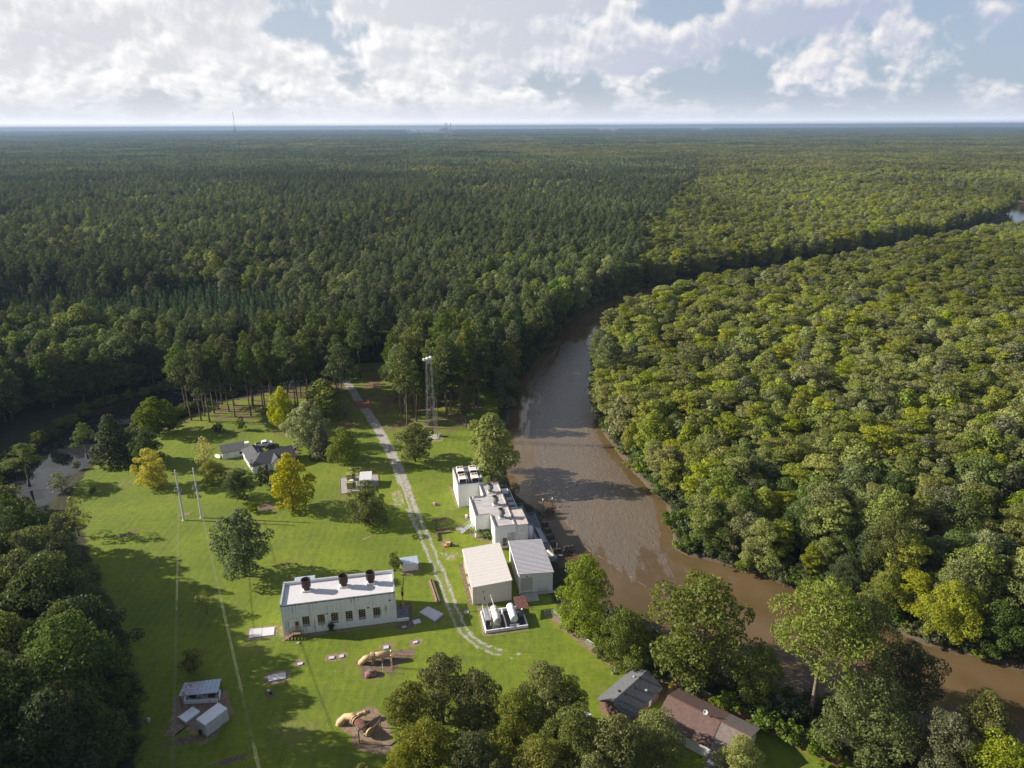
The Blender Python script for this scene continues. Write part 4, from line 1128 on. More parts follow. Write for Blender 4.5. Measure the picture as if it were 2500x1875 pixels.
def source_collection(name, metas):
    c = bpy.data.collections.new(name)
    for i, (me, colr) in enumerate(metas):
        o = bpy.data.objects.new(f'{name}_{i:03d}', me); o.color = (*colr, 1); c.objects.link(o)
    return c


def whole(me_c, me_t):       # crown and trunk as one mesh with two materials
    a = np.zeros(len(me_c.vertices) * 3, np.float32); me_c.vertices.foreach_get('co', a)
    v = a.reshape(-1, 3); q = np.arange(len(v)).reshape(-1, 4)
    tv = [tuple(x.co) for x in me_t.vertices]; o = len(v)
    tq = [[o + i for i in f.vertices] for f in me_t.polygons if len(f.vertices) == 4]
    me = np_mesh('grown_tree', np.concatenate([v, np.array(tv)]), np.concatenate([q, np.array(tq)]), [me_c.materials[0], me_t.materials[0]])
    mi = np.zeros(len(me.polygons), np.int32); mi[len(q):] = 1; me.polygons.foreach_set('material_index', mi); me.update(); return me


WHOLE = {k: whole(c, t) for k, (h, c, t) in SH.items() if k[:4] in ('broa', 'pine', 'cypr', 'youn', 'bush', 'fine')}
NEARSRC = source_collection('near_tree_shapes', [(WHOLE[k], c) for k, c in SRC])
H0 = np.array([SH[k][0] for k, c in SRC])
m_ = ~single
def as_scale(idxs, h, w0=None):
    s = h / H0[idxs]; n = len(s); wv = s * (.92 + .12 * rng.normal(size=n)); return np.stack([wv, wv, s], 1)


across_all = pts[:, 0] > np.interp(pts[:, 1], [60, 130, 200, 262, 350, 420, 520, 640], [95, 40, 17, 19, 40, 80, 190, 380])
for nm, sel in (('swamp_forest', m_ & across_all), ('pine_forest', m_ & ~across_all)):
    scatter(nm, pts[sel], 0.0, idx[sel], as_scale(idx[sel], hh[sel]), NEARSRC)
p2 = forest_points(650, 1450, 8.0); ok = free_of(p2)[0]; p2 = p2[ok]
i2, h2, yg2, ppx, ppy, k2 = classify(p2); keep = (ppx > -60) & (ppx < 2560); p2, i2, h2 = p2[keep], i2[keep], h2[keep]
sc2 = as_scale(i2, h2); sc2[:, :2] *= np.where(np.isin(i2, np.concatenate([I_PINE, I_YOUNG])), 1.12, .98)[:, None]
scatter('middle_forest', p2, 0.0, i2, sc2, NEARSRC)


def patch_mesh(kind, seed, size=24.0):
    r = np.random.default_rng(seed); n = 13 if kind == 'pine' else 9; bl = []
    for i in range(n):
        x, y = (r.random(2) - .5) * size; z = 15 + 2.5 * r.normal()
        if kind == 'pine': bl.append((x, y, z, 2.6 + .5 * r.random(), 2.6 + .5 * r.random(), 4.2)); bl.append((x, y, z + 3.2, 1.5, 1.5, 2.4))
        else:
            for j in range(3): bl.append((x + r.normal() * 2, y + r.normal() * 2, z - 1 + r.normal() * 1.2, 2.9 + r.random(), 2.9 + r.random(), 2.2 + .6 * r.random()))
    q = cards(bl, 1.15, .85, r, flat=.6, up=.3)
    # a shaded under-storey so that no bare ground shows between the crowns
    bl2 = [((r.random() - .5) * size, (r.random() - .5) * size, 8 + 2 * r.random(), 4, 4, 3) for i in range(9)]
    q2 = cards(bl2, 2.2, .6, r, flat=.6, up=.5)
    q = np.concatenate([q, q2]); return np_mesh('woodland_patch', q.reshape(-1, 3), np.arange(len(q) * 4).reshape(-1, 4), NEEDLE if kind == 'pine' else LEAF)


PS = [(patch_mesh('pine', 300 + i), C_PINE[i % 3]) for i in range(4)] + [(patch_mesh('hard', 310 + i), c) for i, c in enumerate([(0.147, 0.154, 0.036), (0.166, 0.161, 0.034), (0.128, 0.136, 0.036), (0.174, 0.154, 0.045)])] + \
     [(patch_mesh('hard', 320 + i), c) for i, c in enumerate([(0.086, 0.112, 0.028), (0.103, 0.115, 0.031)])]
PATCHSRC = source_collection('woodland_patch_shapes', PS)
for nm, d0, d1, sp, sx, sz in (('far_forest', 1450, 3000, 16.5, 1.0, 1.0), ('distant_forest', 3000, 6500, 30, 1.6, 1.05), ('horizon_forest', 6500, 13500, 58, 3.0, 1.25), ('skyline_forest', 13500, 23500, 95, 4.8, 1.3)):
    p3 = forest_points(d0, d1, sp); p3 = p3[free_of(p3)[0]]; n = len(p3)
    qx, qy, qk = proj(p3[:, 0], p3[:, 1], np.full(n, 16.0)); gapz = ((qx > 985) & (qx < 1112) & (qy > 306) & (qy < 327)) | ((qx > 1455) & (qx < 1515) & (qy > 303) & (qy < 321)) | ((qx > 1705) & (qx < 1748) & (qy > 301) & (qy < 319))
    keep = (qx > -60) & (qx < 2560) & ~gapz; p3, qx, qy = p3[keep], qx[keep], qy[keep]; n = len(p3)
    sw = pip(qx, qy, Z_SWAMP); lo = vnoise(p3[:, 0], p3[:, 1], 340 if d0 < 4000 else 900, 12) * .6 + vnoise(p3[:, 0], p3[:, 1], 1500, 13) * .4; r1_ = rng.random(n)
    which = np.where(lo + .25 * (r1_ - .5) > .60, rng.integers(4, 8, n), np.where(r1_ < .8, rng.integers(0, 4, n), rng.integers(8, 10, n)))
    which = np.where(sw, np.where((d0 > 2500) & (lo < .38), rng.integers(0, 4, n), rng.integers(4, 8, n)), which)
    s = sx * (.9 + .25 * rng.random(n)); scatter(nm, p3, 0.0, which, np.stack([s, s, sz * (.85 + .3 * rng.random(n))], 1), PATCHSRC)

# undergrowth along the banks and the lawn's wild edge
ug = forest_points(60, 520, 3.4); X, Y = ug[:, 0], ug[:, 1]
rs_ = river_sd(X, Y); cs_ = creek_sd(X, Y); ls_ = sdf(X, Y, LAWN)
comp = inside(X, Y, COMP)
bx, by, bk = proj(X, Y, np.full(len(X), 1.5))
ug_ok = ((rs_ < .9) & (rs_ > -7.5) | (cs_ < -.3) & (cs_ > -5) & (ls_ < .5) | (ls_ < -.8) & (ls_ > -6) & (X < -60)) & (rs_ < .9) & (cs_ < .2) & (ls_ < .8) & ~comp & ~(inside(X, Y, OPEN) & (Y < 206) & (X > -152)) & (bx > -80) & (bx < 2600) & (by < 2000) & ~inside(X, Y, YARD)
ug = ug[ug_ok]; BSRC = source_collection('undergrowth_shapes', [(WHOLE['bush0'], c) for c in [(0.109, 0.147, 0.028), (0.081, 0.118, 0.028), (0.137, 0.165, 0.031), (0.067, 0.092, 0.025), (0.140, 0.154, 0.063)]])
s = (.55 + .55 * rng.random(len(ug))); scatter('undergrowth', ug, -.3, rng.integers(0, 5, len(ug)), np.stack([s * 1.15, s * 1.15, s], 1), BSRC)

# ---------------------------------------------------------------- building helpers
def wall_with_openings(mb, L, H, ops, depth=.22, m=0, H2=None):
    """front wall in the local xz plane facing -y: openings (u0,u1,z0,z1) get real reveals; top runs from H to H2"""
    us = sorted({0, L, *[o[0] for o in ops], *[o[1] for o in ops]}); top = lambda u: H if H2 is None else H + (H2 - H) * u / L
    for a, b in zip(us[:-1], us[1:]):
        col = sorted([o for o in ops if o[0] <= a + 1e-6 and o[1] >= b - 1e-6], key=lambda o: o[2]); z = 0
        for o in col:
            if o[2] > z + 1e-4: mb.add([(a, 0, z), (b, 0, z), (b, 0, o[2]), (a, 0, o[2])], [(0, 1, 2, 3)], m)
            z = o[3]
        mb.add([(a, 0, z), (b, 0, z), (b, 0, top(b)), (a, 0, top(a))], [(0, 1, 2, 3)], m)
    for u0, u1, z0, z1 in ops:
        mb.add([(u0, 0, z0), (u1, 0, z0), (u1, depth, z0), (u0, depth, z0)], [(0, 1, 2, 3)], m); mb.add([(u0, 0, z1), (u0, depth, z1), (u1, depth, z1), (u1, 0, z1)], [(0, 1, 2, 3)], m)
        mb.add([(u0, 0, z0), (u0, depth, z0), (u0, depth, z1), (u0, 0, z1)], [(0, 1, 2, 3)], m); mb.add([(u1, 0, z0), (u1, 0, z1), (u1, depth, z1), (u1, depth, z0)], [(0, 1, 2, 3)], m)


def window(parent, u0, u1, z0, z1, y, nx=3, nz=4, bar=.055, fm=None, gm=None, louvre=0.0):
    """a window: frame with glazing bars, pane behind, optional louvre panel below"""
    zl = z0 + louvre; fr = MB(); fm = fm or WHITE
    fr.box(u0, u1, y - .05, y, z1 - .07, z1); fr.box(u0, u1, y - .05, y, zl, zl + .07); fr.box(u0, u0 + .07, y - .05, y, zl + .07, z1 - .07); fr.box(u1 - .07, u1, y - .05, y, zl + .07, z1 - .07)
    for i in range(1, nx):
        x = u0 + (u1 - u0) * i / nx; fr.box(x - bar / 2, x + bar / 2, y - .045, y - .005, zl + .07, z1 - .07)
    for i in range(1, nz):
        z = zl + (z1 - zl) * i / nz; fr.box(u0 + .07, u1 - .07, y - .043, y - .007, z - bar / 2, z + bar / 2)
    w_ = fr.build('window', fm, parent)
    MB().box(u0 + .01, u1 - .01, y + .002, y + .03, zl, z1 - .01).build('pane', gm or GLASS, w_)
    if louvre:
        lv = MB()
        for i in range(5):
            z = z0 + louvre * i / 5; lv.slab([(u0, y - .06, z + .03), (u1, y - .06, z + .03), (u1, y - .01, z + .03 + louvre / 5), (u0, y - .01, z + .03 + louvre / 5)], .015)
        lv.build('louvre_panel', GREYMETAL, w_)
    return w_


def stairs(parent, top, bot, width, n, m, side=1, rail=True, rm=None):
    """flight between two local points, rails each side"""
    top = Vector(top); bot = Vector(bot); d = Vector((top.x - bot.x, top.y - bot.y, 0)); L = d.length; d.normalize(); p = Vector((-d.y, d.x, 0)) * width / 2
    for i in range(n):
        t = (i + .5) / n; c = bot + (top - bot) * t; s = d * (L / n * .55); z = c.z + .03
        MB().slab([c - s - p, c + s - p, c + s + p, c - s + p], .05).build('tread', m, parent)
    for k in (-1, 1):
        q = p * k * 1.02; MB().tube(bot + q, top + q, .07, 4).build('stringer', m, parent)
        if rail:
            r = MB(); u = Vector((0, 0, 1.0)); r.tube(bot + q + u, top + q + u, .035, 5); r.tube(bot + q + u * .5, top + q + u * .5, .025, 5)
            for t in (0, .5, 1): c = bot + (top - bot) * t + q; r.tube(c, c + u, .035, 5)
            r.build('handrail', rm or m, parent)


def railing(parent, pts, h=1.05, m=None, step=1.4, closed=False, name='railing'):
    r = MB(); pts = [Vector(p) for p in pts]
    for a, b in zip(pts[:-1], pts[1:]):
        for k in (1, .5): r.tube(a + Vector((0, 0, h * k)), b + Vector((0, 0, h * k)), .03, 5)
        n = max(1, int((b - a).length / step))
        for i in range(n + 1): c = a + (b - a) * i / n; r.tube(c, c + Vector((0, 0, h)), .03, 5)
    return r.build(name, m or GALV, parent)


def ribs(mb, x0, x1, y, z0, z1f, pitch=.3, w=.05, d=.035, m=0):
    n = int((x1 - x0) / pitch)
    for i in range(n + 1):
        x = x0 + (x1 - x0) * i / n; zt = z1f(x) if callable(z1f) else z1f
        mb.box(x - w / 2, x + w / 2, y - d, y - .003, z0, zt, m)


# ---------------------------------------------------------------- the long white pump house
a, b = at(693.8, 1553.4), at(970.7, 1517.3); PH_RZ = math.atan2(b[1] - a[1], b[0] - a[0]); L, D, H = 23.3, 7.65, 7.85
ph = thing('pump_house', 'long white two storey pump house with six dark windows and a flat white roof', 'building', a, PH_RZ)
u = lambda x: (x - 393) / 1235 * L
wins = [(u(603), u(682), 1.55, 4.25), (u(769), u(847), 1.55, 4.25), (u(913), u(991), 1.55, 4.25), (u(1071), u(1149), 1.55, 4.25), (u(1214), u(1291), 1.55, 4.25), (u(1374), u(1450), 1.55, 4.25)]
door = (u(524), u(566), 1.3, 3.3)
mb = MB(); wall_with_openings(mb, L, H - .12, wins + [door], .25)
mb.add([(L, 0, 0), (L, D, 0), (L, D, H), (L, 0, H - .12)], [(0, 1, 2, 3)]); mb.add([(0, D, 0), (0, 0, 0), (0, 0, H - .12), (0, D, H)], [(0, 1, 2, 3)]); mb.add([(L, D, 0), (0, D, 0), (0, D, H), (L, D, H)], [(0, 1, 2, 3)])
mb.build('wall', WHITEOLD, ph)
MB().box(.26, L - .26, .02, D - .36, H - .62, H - .42).build('roof', WHITEROOF, ph)
pr = MB(); pr.box(0.002, .26, .0, D - .36, H - .65, H + .05); pr.box(L - .26, L - .002, .0, D - .36, H - .65, H + .05); pr.box(0.002, L - .002, D - .36, D - .002, H - .65, H + .12); pr.build('parapet', WHITE, ph)
tr = MB(); tr.box(-.03, L + .03, -.06, -.004, H - .52, H - .38); tr.build('eave_trim', RUST, ph)
cp = MB(); cp.box(-.04, .3, D - .4, D + .04, H + .125, H + .17); cp.box(.31, L - .31, D - .4, D + .04, H + .125, H + .17); cp.box(L - .3, L + .04, D - .4, D + .04, H + .125, H + .17); cp.box(-.04, .3, 0, D - .41, H + .055, H + .10); cp.box(L - .3, L + .04, 0, D - .41, H + .055, H + .10); cp.build('coping', GALV, ph)
for w_ in wins: window(ph, *w_, .2, 3, 4, .05, TAN, GLASS, .62)
dr = MB().box(door[0] + .06, door[1] - .06, .15, .2, door[2] + .02, door[3] - .06).build('door', mat('tan_door', (.38, .33, .24), .6), ph)
MB().box(door[0] + .2, door[1] - .2, .13, .149, door[2] + .9, door[3] - .25).build('door_pane', GLASS, dr)
fr = MB(); fr.box(door[0] - .1, door[0] - .005, -.05, -.004, door[2], door[3] + .1); fr.box(door[1] + .005, door[1] + .1, -.05, -.004, door[2], door[3] + .1); fr.box(door[0] - .004, door[1] + .004, -.05, -.004, door[3] + .004, door[3] + .1); fr.build('door_frame', CREAM, dr)
for x in (u(695), u(1022), u(1640) - .15): MB().tube((x, -.09, .1), (x, -.09, H - .55), .06, 6).build('downpipe', WHITE, ph)
for x, z in ((u(876), 4.5), (u(1325), 4.75), (u(1566), 5.9)):
    lm = MB(); lm.tube((x, -.02, z), (x, -.35, z + .12), .03, 5); lm.lathe([(.02, .16), (.1, .12), (.24, 0)], 10, (x, -.38, z)); lm.build('wall_lamp', BLACK, ph)
# rusty fan cowls on the roof
for x, y in ((658, 425), (1060, 380), (1352, 342)):
    p = at(*c4(x, y), H - .42); dx_, dy_ = p[0] - a[0], p[1] - a[1]; lx, ly = dx_ * cos(PH_RZ) + dy_ * sin(PH_RZ), -dx_ * sin(PH_RZ) + dy_ * cos(PH_RZ) + .55; z = H - .42
    v_ = MB().box(lx - .9, lx + .9, ly - .6, ly + .7, z, z + .38).build('vent_curb', WHITE, ph)
    cw = MB(); cw.lathe([(.62, .38), (.62, .95), (.95, 1.15), (.95, 2.75), (1.0, 2.75), (1.0, 2.85), (.9, 2.85), (.9, 1.3)], 24, (lx, ly, z)); cw.build('vent_cowl', RUSTDARK, ph, True)
    cn = MB(); cn.lathe([(.88, 1.45), (.3, 1.5), (.27, 2.2), (.02, 2.35)], 16, (lx, ly, z)); cn.build('fan_hub', RUST, ph, True)
# lean-to with a bent roof at the back
ln = MB(); prof = [(D + .01, 7.0), (D + 1.6, 7.1), (D + 3.0, 6.9), (D + 3.9, 6.3), (D + 4.3, 5.2)]
x0, x1 = 2.0, 6.3
for (y0, z0), (y1, z1) in zip(prof[:-1], prof[1:]): ln.slab([(x0, y0, z0), (x1, y0, z0), (x1, y1, z1), (x0, y1, z1)], .06)
ln.build('back_hood', ROOFBLUE, ph)
ls_ = MB(); ls_.prism([(x0 + .05, D + .01), (x1 - .05, D + .01), (x1 - .05, D + 3.7), (x0 + .05, D + 3.7)], 0, 5.9); ls_.build('back_room', WHITEOLD, ph)
# wooden stair to the door
st = thing('entrance_stair', 'weathered timber stair with railing at the left end of the long white building', 'stair', a, PH_RZ)
dxm = (door[0] + door[1]) / 2
for i in range(5): MB().box(dxm - .75, dxm + .75, -1.5 + i * .29, -1.5 + i * .29 + .25, 1.16, 1.24).build('plank', WOOD, st)
for x in (dxm - .7, dxm + .7):
    for y in (-1.45, -.15): MB().box(x - .05, x + .05, y - .05, y + .05, 0, 1.158).build('post', WOOD, st)
railing(st, [(dxm - .7, -1.48, 1.24), (dxm + .72, -1.48, 1.24), (dxm + .72, -.1, 1.24)], .95, WOOD)
stairs(st, (dxm - .78, -.85, 1.2), (dxm - 2.6, -.85, .05), 1.2, 6, WOOD)
strip(c4, [(380, 905), (600, 895), (880, 862), (1250, 818), (1650, 762)], .55, DIRT); strip(c4, [(378, 930), (384, 860), (386, 780)], .5, DIRT)
px_patch(c4, [(375, 965), (390, 900), (520, 890), (540, 935)], DIRT, feather=.3, wob=.03)

# ---------------------------------------------------------------- white block shed, jib crane, slabs, trough
q0, q1 = at(*c4(1686, 206)), at(*c4(1866, 180)); rz = math.atan2(q1[1] - q0[1], q1[0] - q0[0]); w_ = math.hypot(q1[0] - q0[0], q1[1] - q0[1])
px_patch(c4, [(1660, 225), (1740, 255), (1900, 200), (1900, 100), (1860, 80), (1690, 190)], DIRT, feather=.4)
o = thing('block_shed', 'small white block shed with a pale flat roof beside the road', 'shed', q0, rz)
MB().box(0, w_, 0, 3.1, 0, 1.75).build('wall', mat('grey_white_block', (.60, .58, .54), .8, stain=(.35, .33, .30), sk=.55), o); MB().box(-.12, w_ + .12, -.15, 3.25, 1.753, 1.88).build('roof', ROOFBLUE, o)
b0 = at(*c4(1702, 603))
px_patch(c4, [(1640, 690), (1640, 520), (1800, 520), (1800, 690), (1930, 690), (1930, 740), (1760, 830), (1610, 840)], DIRTD, feather=.4)
o = thing('concrete_landing', 'dark stained concrete landing at the right end of the long white building', 'landing', a, PH_RZ)
MB().box(L + .02, L + 2.6, .2, 4.4, 0, .55).build('slab', CONCDARK, o); MB().box(L + .02, L + 2.62, -.12, .18, 0, .62).build('kerb', WHITEOLD, o)
o = thing('jib_crane', 'rusty yellow jib crane standing on the dark landing', 'crane', (b0[0], b0[1], .55), PH_RZ)
mb = MB()
for i in range(4): aa = i * pi / 2 + .78; mb.tube((cos(aa) * .5, sin(aa) * .5, 0), (0, 0, 1.3), .06, 5)
mb.build('base_strut', YELLOW, o); MB().tube((0, 0, 0), (0, 0, 5.2), .14, 8).build('mast', YELLOW, o)
MB().path([(0, 0, 2.2), (.15, .1, 4.2), (.5, .35, 7.4)], .09, 6).build('jib', RUST, o); MB().box(-.25, .25, -.22, .2, 3.0, 4.0).build('winch', RUSTDARK, o); MB().tube((.5, .35, 7.4), (.5, .36, 5.3), .02, 4).build('cable', BLACK, o)


def slab_px(fn, pts, label, patch_pts=None, t=.16, pm=None, group=None, seam=False, m=None):
    if patch_pts: px_patch(fn, patch_pts, pm or DIRT, feather=.35)
    w3 = [at(*fn(*p), .2) for p in pts]; c = np.mean(w3, 0); o = thing('hatch_cover', label, 'hatch cover', (c[0], c[1], 0), 0, group)
    l3 = [(p[0] - c[0], p[1] - c[1], 0) for p in w3]
    if seam:
        mid0 = [(l3[0][i] + l3[1][i]) / 2 for i in range(2)]; mid1 = [(l3[3][i] + l3[2][i]) / 2 for i in range(2)]; e = .985
        s = lambda p, k: (p[0] * k, p[1] * k)
        MB().prism([s(l3[0], 1), (mid0[0] * e + l3[0][0] * (1 - e), mid0[1] * e + l3[0][1] * (1 - e)), (mid1[0] * e + l3[3][0] * (1 - e), mid1[1] * e + l3[3][1] * (1 - e)), s(l3[3], 1)], .06, .06 + t).build('lid', m or WHITE, o)
        MB().prism([(mid0[0] * e + l3[1][0] * (1 - e), mid0[1] * e + l3[1][1] * (1 - e)), s(l3[1], 1), s(l3[2], 1), (mid1[0] * e + l3[2][0] * (1 - e), mid1[1] * e + l3[2][1] * (1 - e))], .06, .06 + t).build('lid', m or WHITE, o)
    else: MB().prism([p[:2] for p in l3], .06, .06 + t).build('lid', m or WHITE, o)
    MB().prism([(p[0] * 1.06, p[1] * 1.06) for p in l3], -.02, .055).build('curb', CONC, o)


LID = mat('pale_hatch_paint', (.50, .49, .505), .6, var=.05, stain=(.40, .38, .37), sk=.56, ss=.8)
slab_px(c4, [(35, 915), (300, 885), (310, 797), (52, 822)], 'big white double hatch cover left of the long building', [(0, 955), (10, 810), (120, 795), (345, 775), (345, 880), (330, 905)], seam=True, m=LID)
slab_px(c4, [(2040, 733), (2135, 655), (1970, 575), (1875, 635)], 'large diamond turned white hatch cover beside the gravel road', [(1850, 620), (1960, 560), (2180, 660), (2080, 765), (1990, 740)], pm=DIRTD, m=LID)
slab_px(c4, [(1820, 770), (1893, 748), (1875, 708), (1798, 732)], 'small white hatch cover near the crane landing', None, m=LID)
slab_px(c4, [(247, 1388), (432, 1350), (430, 1290), (245, 1325)], 'long white hatch cover below the left end of the building', [(180, 1440), (210, 1290), (440, 1260), (485, 1270), (480, 1370), (330, 1420)], m=LID)
slab_px(c4, [(563, 1213), (617, 1200), (613, 1176), (559, 1188)], 'single small white hatch cover in an earth patch', [(500, 1235), (505, 1165), (560, 1150), (648, 1155), (640, 1215), (560, 1240)], m=LID)
slab_px(c4, [(900, 1147), (958, 1137), (955, 1110), (897, 1120)], 'left hatch cover of the pair in one oval earth patch', [(838, 1185), (845, 1110), (970, 1080), (1110, 1065), (1100, 1145), (960, 1175)], m=LID)
slab_px(c4, [(1013, 1132), (1062, 1121), (1058, 1093), (1010, 1104)], 'right hatch cover of the pair in one oval earth patch', None, m=LID)
slab_px(c4, [(1490, 1038), (1546, 1027), (1542, 995), (1487, 1006)], 'square white hatch cover just above the tan pipe', [(1425, 1060), (1430, 1000), (1530, 960), (1610, 965), (1600, 1060), (1500, 1075)], m=LID)
slab_px(c4, [(1812, 977), (1858, 967), (1854, 945), (1808, 955)], 'small white hatch cover in the earth patch right of the tan pipe', [(1750, 1010), (1770, 940), (1870, 915), (1920, 930), (1890, 1000), (1800, 1030)], m=LID)
slab_px(c4, [(555, 980), (580, 974), (578, 960), (553, 966)], 'tiny white lid near the timber stair', [(535, 990), (535, 955), (595, 950), (595, 990)], m=LID)
slab_px(c4, [(1690, 805), (1735, 797), (1730, 780), (1686, 788)], 'small grey grating on the worn ground by the landing', None, .06, m=GALV)
px_patch(c4, [(180, 1540), (210, 1490), (280, 1478), (345, 1500), (340, 1555), (260, 1580)], DIRTD, feather=.3)
q = at(*c4(262, 1528)); o = thing('standpipe', 'white capped standpipe in a round earth patch', 'standpipe', q)
MB().tube((0, 0, 0), (0, 0, .8), .14, 8).build('riser', BLACK, o); MB().path([(0, 0, .8), (-.15, 0, 1.0), (-.4, 0, .95)], .16, 8).build('cap', WHITE, o); MB().tube((.25, .1, 0), (.3, .1, .5), .1, 6).build('valve', BLACK, o)
px_patch(c4, [(1965, 300), (2025, 290), (2110, 540), (2040, 545)], DIRT, feather=.3)
q0, q1 = at(*c4(2000, 305)), at(*c4(2080, 545)); rz = math.atan2(q1[1] - q0[1], q1[0] - q0[0]); l_ = math.hypot(q1[0] - q0[0], q1[1] - q0[1])
o = thing('timber_trough', 'long narrow timber edged trough beside the gravel road', 'trough', q0, rz)
for y in (-.28, .38): MB().box(0, l_, y, y + .16, 0, .55).build('plank', WOODDARK if y > 0 else WOOD, o)
MB().box(.02, l_ - .02, -.11, .37, .0, .38).build('soil', mat('trough_soil', (.20, .15, .10), .95, var=.3, vs=4), o); MB().box(-.14, -.01, -.28, .54, 0, .53).build('end_board', WOOD, o); MB().box(l_ + .01, l_ + .14, -.28, .54, 0, .53).build('end_board', WOOD, o)

# ---------------------------------------------------------------- the tan pipes
px_patch(c8, [(280, 520), (330, 480), (440, 425), (540, 380), (700, 385), (950, 360), (970, 430), (920, 480), (800, 520), (760, 570), (690, 660), (640, 650), (600, 700), (360, 720), (350, 590), (320, 560)], DIRTD, feather=.4, wob=.05)
e0, e1 = at(*c8(395, 545)), at(*c8(695, 455)); org = at(*c8(470, 505))
o = thing('pipe_bend', 'fat tan pipe bending up out of the earth and running on low piers', 'pipe', org)
def rel(p, z=None): return Vector((p[0] - org[0], p[1] - org[1], p[2] if z is None else z))
PA = [rel(at(*c8(352, 520)), -.9), rel(at(*c8(362, 512), .4), .25), rel(at(*c8(400, 475), 1.3), 1.15), rel(at(*c8(470, 450), 1.6), 1.5), rel(at(*c8(560, 435), 1.6), 1.55), rel(at(*c8(690, 415), 1.6), 1.55)]
MB().path(PA[:4], .62, 16).build('elbow', TAN, o, True); MB().path(PA[3:], .66, 16).build('run', TAN, o, True)
MB().path([PA[3] + (PA[4] - PA[3]) * t for t in (-.10, .0, .10)], .82, 16).build('flange', TAN, o); MB().path([PA[3] + (PA[4] - PA[3]) * t for t in (.18, .24, .30)], .82, 16).build('flange', TAN, o)
vv = PA[3] + (PA[4] - PA[3]) * .05; MB().tube((vv.x + .15, vv.y - .75, .1), (vv.x + .15, vv.y - .75, 1.3), .14, 8).build('drain_valve', TAN, o)
for t in (.1, .55, .95): c = PA[3] + (PA[5] - PA[3]) * t; MB().box(c.x - .2, c.x + .2, c.y - .55, c.y + .55, 0, 1.0).build('pier', CONC, o)
pf = at(*c8(690, 570)); o = thing('post_frame', 'tall slim tan post with lamp standing at the end of the tan pipe', 'post', pf)
MB().tube((0, 0, 0), (0, 0, 3.9), .09, 6).build('post', TAN, o); MB().tube((.25, -.4, 0), (.25, -.4, 3.6), .07, 6).build('post', TAN, o); MB().box(-.08, .35, -.45, .08, 3.0, 3.1).build('crossbar', TAN, o); MB().lathe([(.05, .25), (.22, .1), (.22, 0)], 8, (.15, 0, 3.95)).build('lamp', WHITE, o)
pr0, pr1 = at(*c8(700, 418), 1.0), at(*c8(950, 432), 1.0); o = thing('pipe_rail', 'low tan rail running from the pipe end over the bare ground', 'railing', (pr0[0], pr0[1], 0)); railing(o, [(0, 0, 0), (pr1[0] - pr0[0], pr1[1] - pr0[1], 0)], .95, TAN, 1.3)
dv = at(*c8(470, 655)); o = thing('valve_drum', 'faded red half buried valve drum below the tan pipe', 'valve', dv, .35)
MB().cyl_h((0, 0, .15), .75, 1.9, (1, 0, 0), 18, .25).build('body', REDOX, o, True); MB().tube((-.3, 0, .7), (-.3, 0, 1.25), .16, 8).build('stem', GREYMETAL, o); MB().lathe([(.42, 1.2), (.42, 1.27), (.34, 1.27), (.34, 1.2), (.42, 1.2)], 14, (-.3, 0, 0)).build('hand_wheel', GREYMETAL, o)
MB().tube((2.3, -.1, 0), (2.3, -.1, 2.1), .05, 6).build('marker_post', WHITE, o)
px_patch(c8, [(440, 640), (520, 610), (620, 620), (625, 660), (580, 700), (430, 690)], DIRTD, feather=.3)
# the second pit, lower down
px_patch(c8, [(60, 1140), (150, 1085), (290, 1060), (380, 1000), (500, 990), (620, 1100), (670, 1180), (700, 1300), (730, 1420), (680, 1500), (560, 1530), (330, 1480), (245, 1400), (260, 1320), (100, 1220)], DIRT, feather=.5, wob=.05)
org = at(*c8(290, 1200)); o = thing('pipe_junction', 'tan and brown pipe junction with an elbow and a capped end', 'pipe', org)
PB = [rel(at(*c8(110, 1190)), -.8), rel(at(*c8(135, 1165), .4), .4), rel(at(*c8(190, 1110), 1.2), 1.15), rel(at(*c8(260, 1100), 1.4), 1.35), rel(at(*c8(300, 1150), 1.35), 1.3)]
MB().path(PB, .68, 16).build('elbow', TAN, o, True)
PC = [rel(at(*c8(270, 1120), 1.3), 1.25), rel(at(*c8(380, 1200), 1.2), 1.2), rel(at(*c8(450, 1265), 1.1), 1.1)]
MB().path(PC, .72, 16).build('run', RUST, o, True); dd = (PC[2] - PC[1]).normalized(); MB().path([PC[2], PC[2] + dd * .25], .84, 18).build('end_cap', TAN, o)
for t in (.12, .3): c = PC[0] + (PC[1] - PC[0]) * t; MB().path([c, c + dd * .16], .88, 18).build('flange', TAN, o)
PD = [rel(at(*c8(300, 1130), 1.4), 1.35), rel(at(*c8(340, 1085), 1.4), 1.35), rel(at(*c8(395, 1060), 1.4), 1.3), rel(at(*c8(455, 1045), 1.3), 1.2)]
MB().path(PD, .4, 12, 0, [.5, .46, .38, .3]).build('branch', TAN, o, True); MB().path([PD[2], PD[2] + (PD[3] - PD[2]) * .25], .55, 12).build('flange', TAN, o)
MB().tube(PD[2] + Vector((.1, .1, 0)), PD[2] + Vector((.1, .1, 1.6)), .07, 6).build('valve_spindle', GREYMETAL, o)
for k, (fx, fy) in enumerate(((245, 1185), (290, 1200), (322, 1245), (365, 1280), (405, 1320))): c = rel(at(*c8(fx, fy))); MB().box(c.x - .2, c.x + .25, c.y - .1, c.y + .5, 0, .7).build('pier', WHITEOLD, o)
org = at(*c8(345, 1395)); g1 = rel(at(*c8(575, 1225))); hz = 2.6
o = thing('hoist_frame', 'dark timber goalpost frame standing over the pipe junction', 'hoist frame', org)
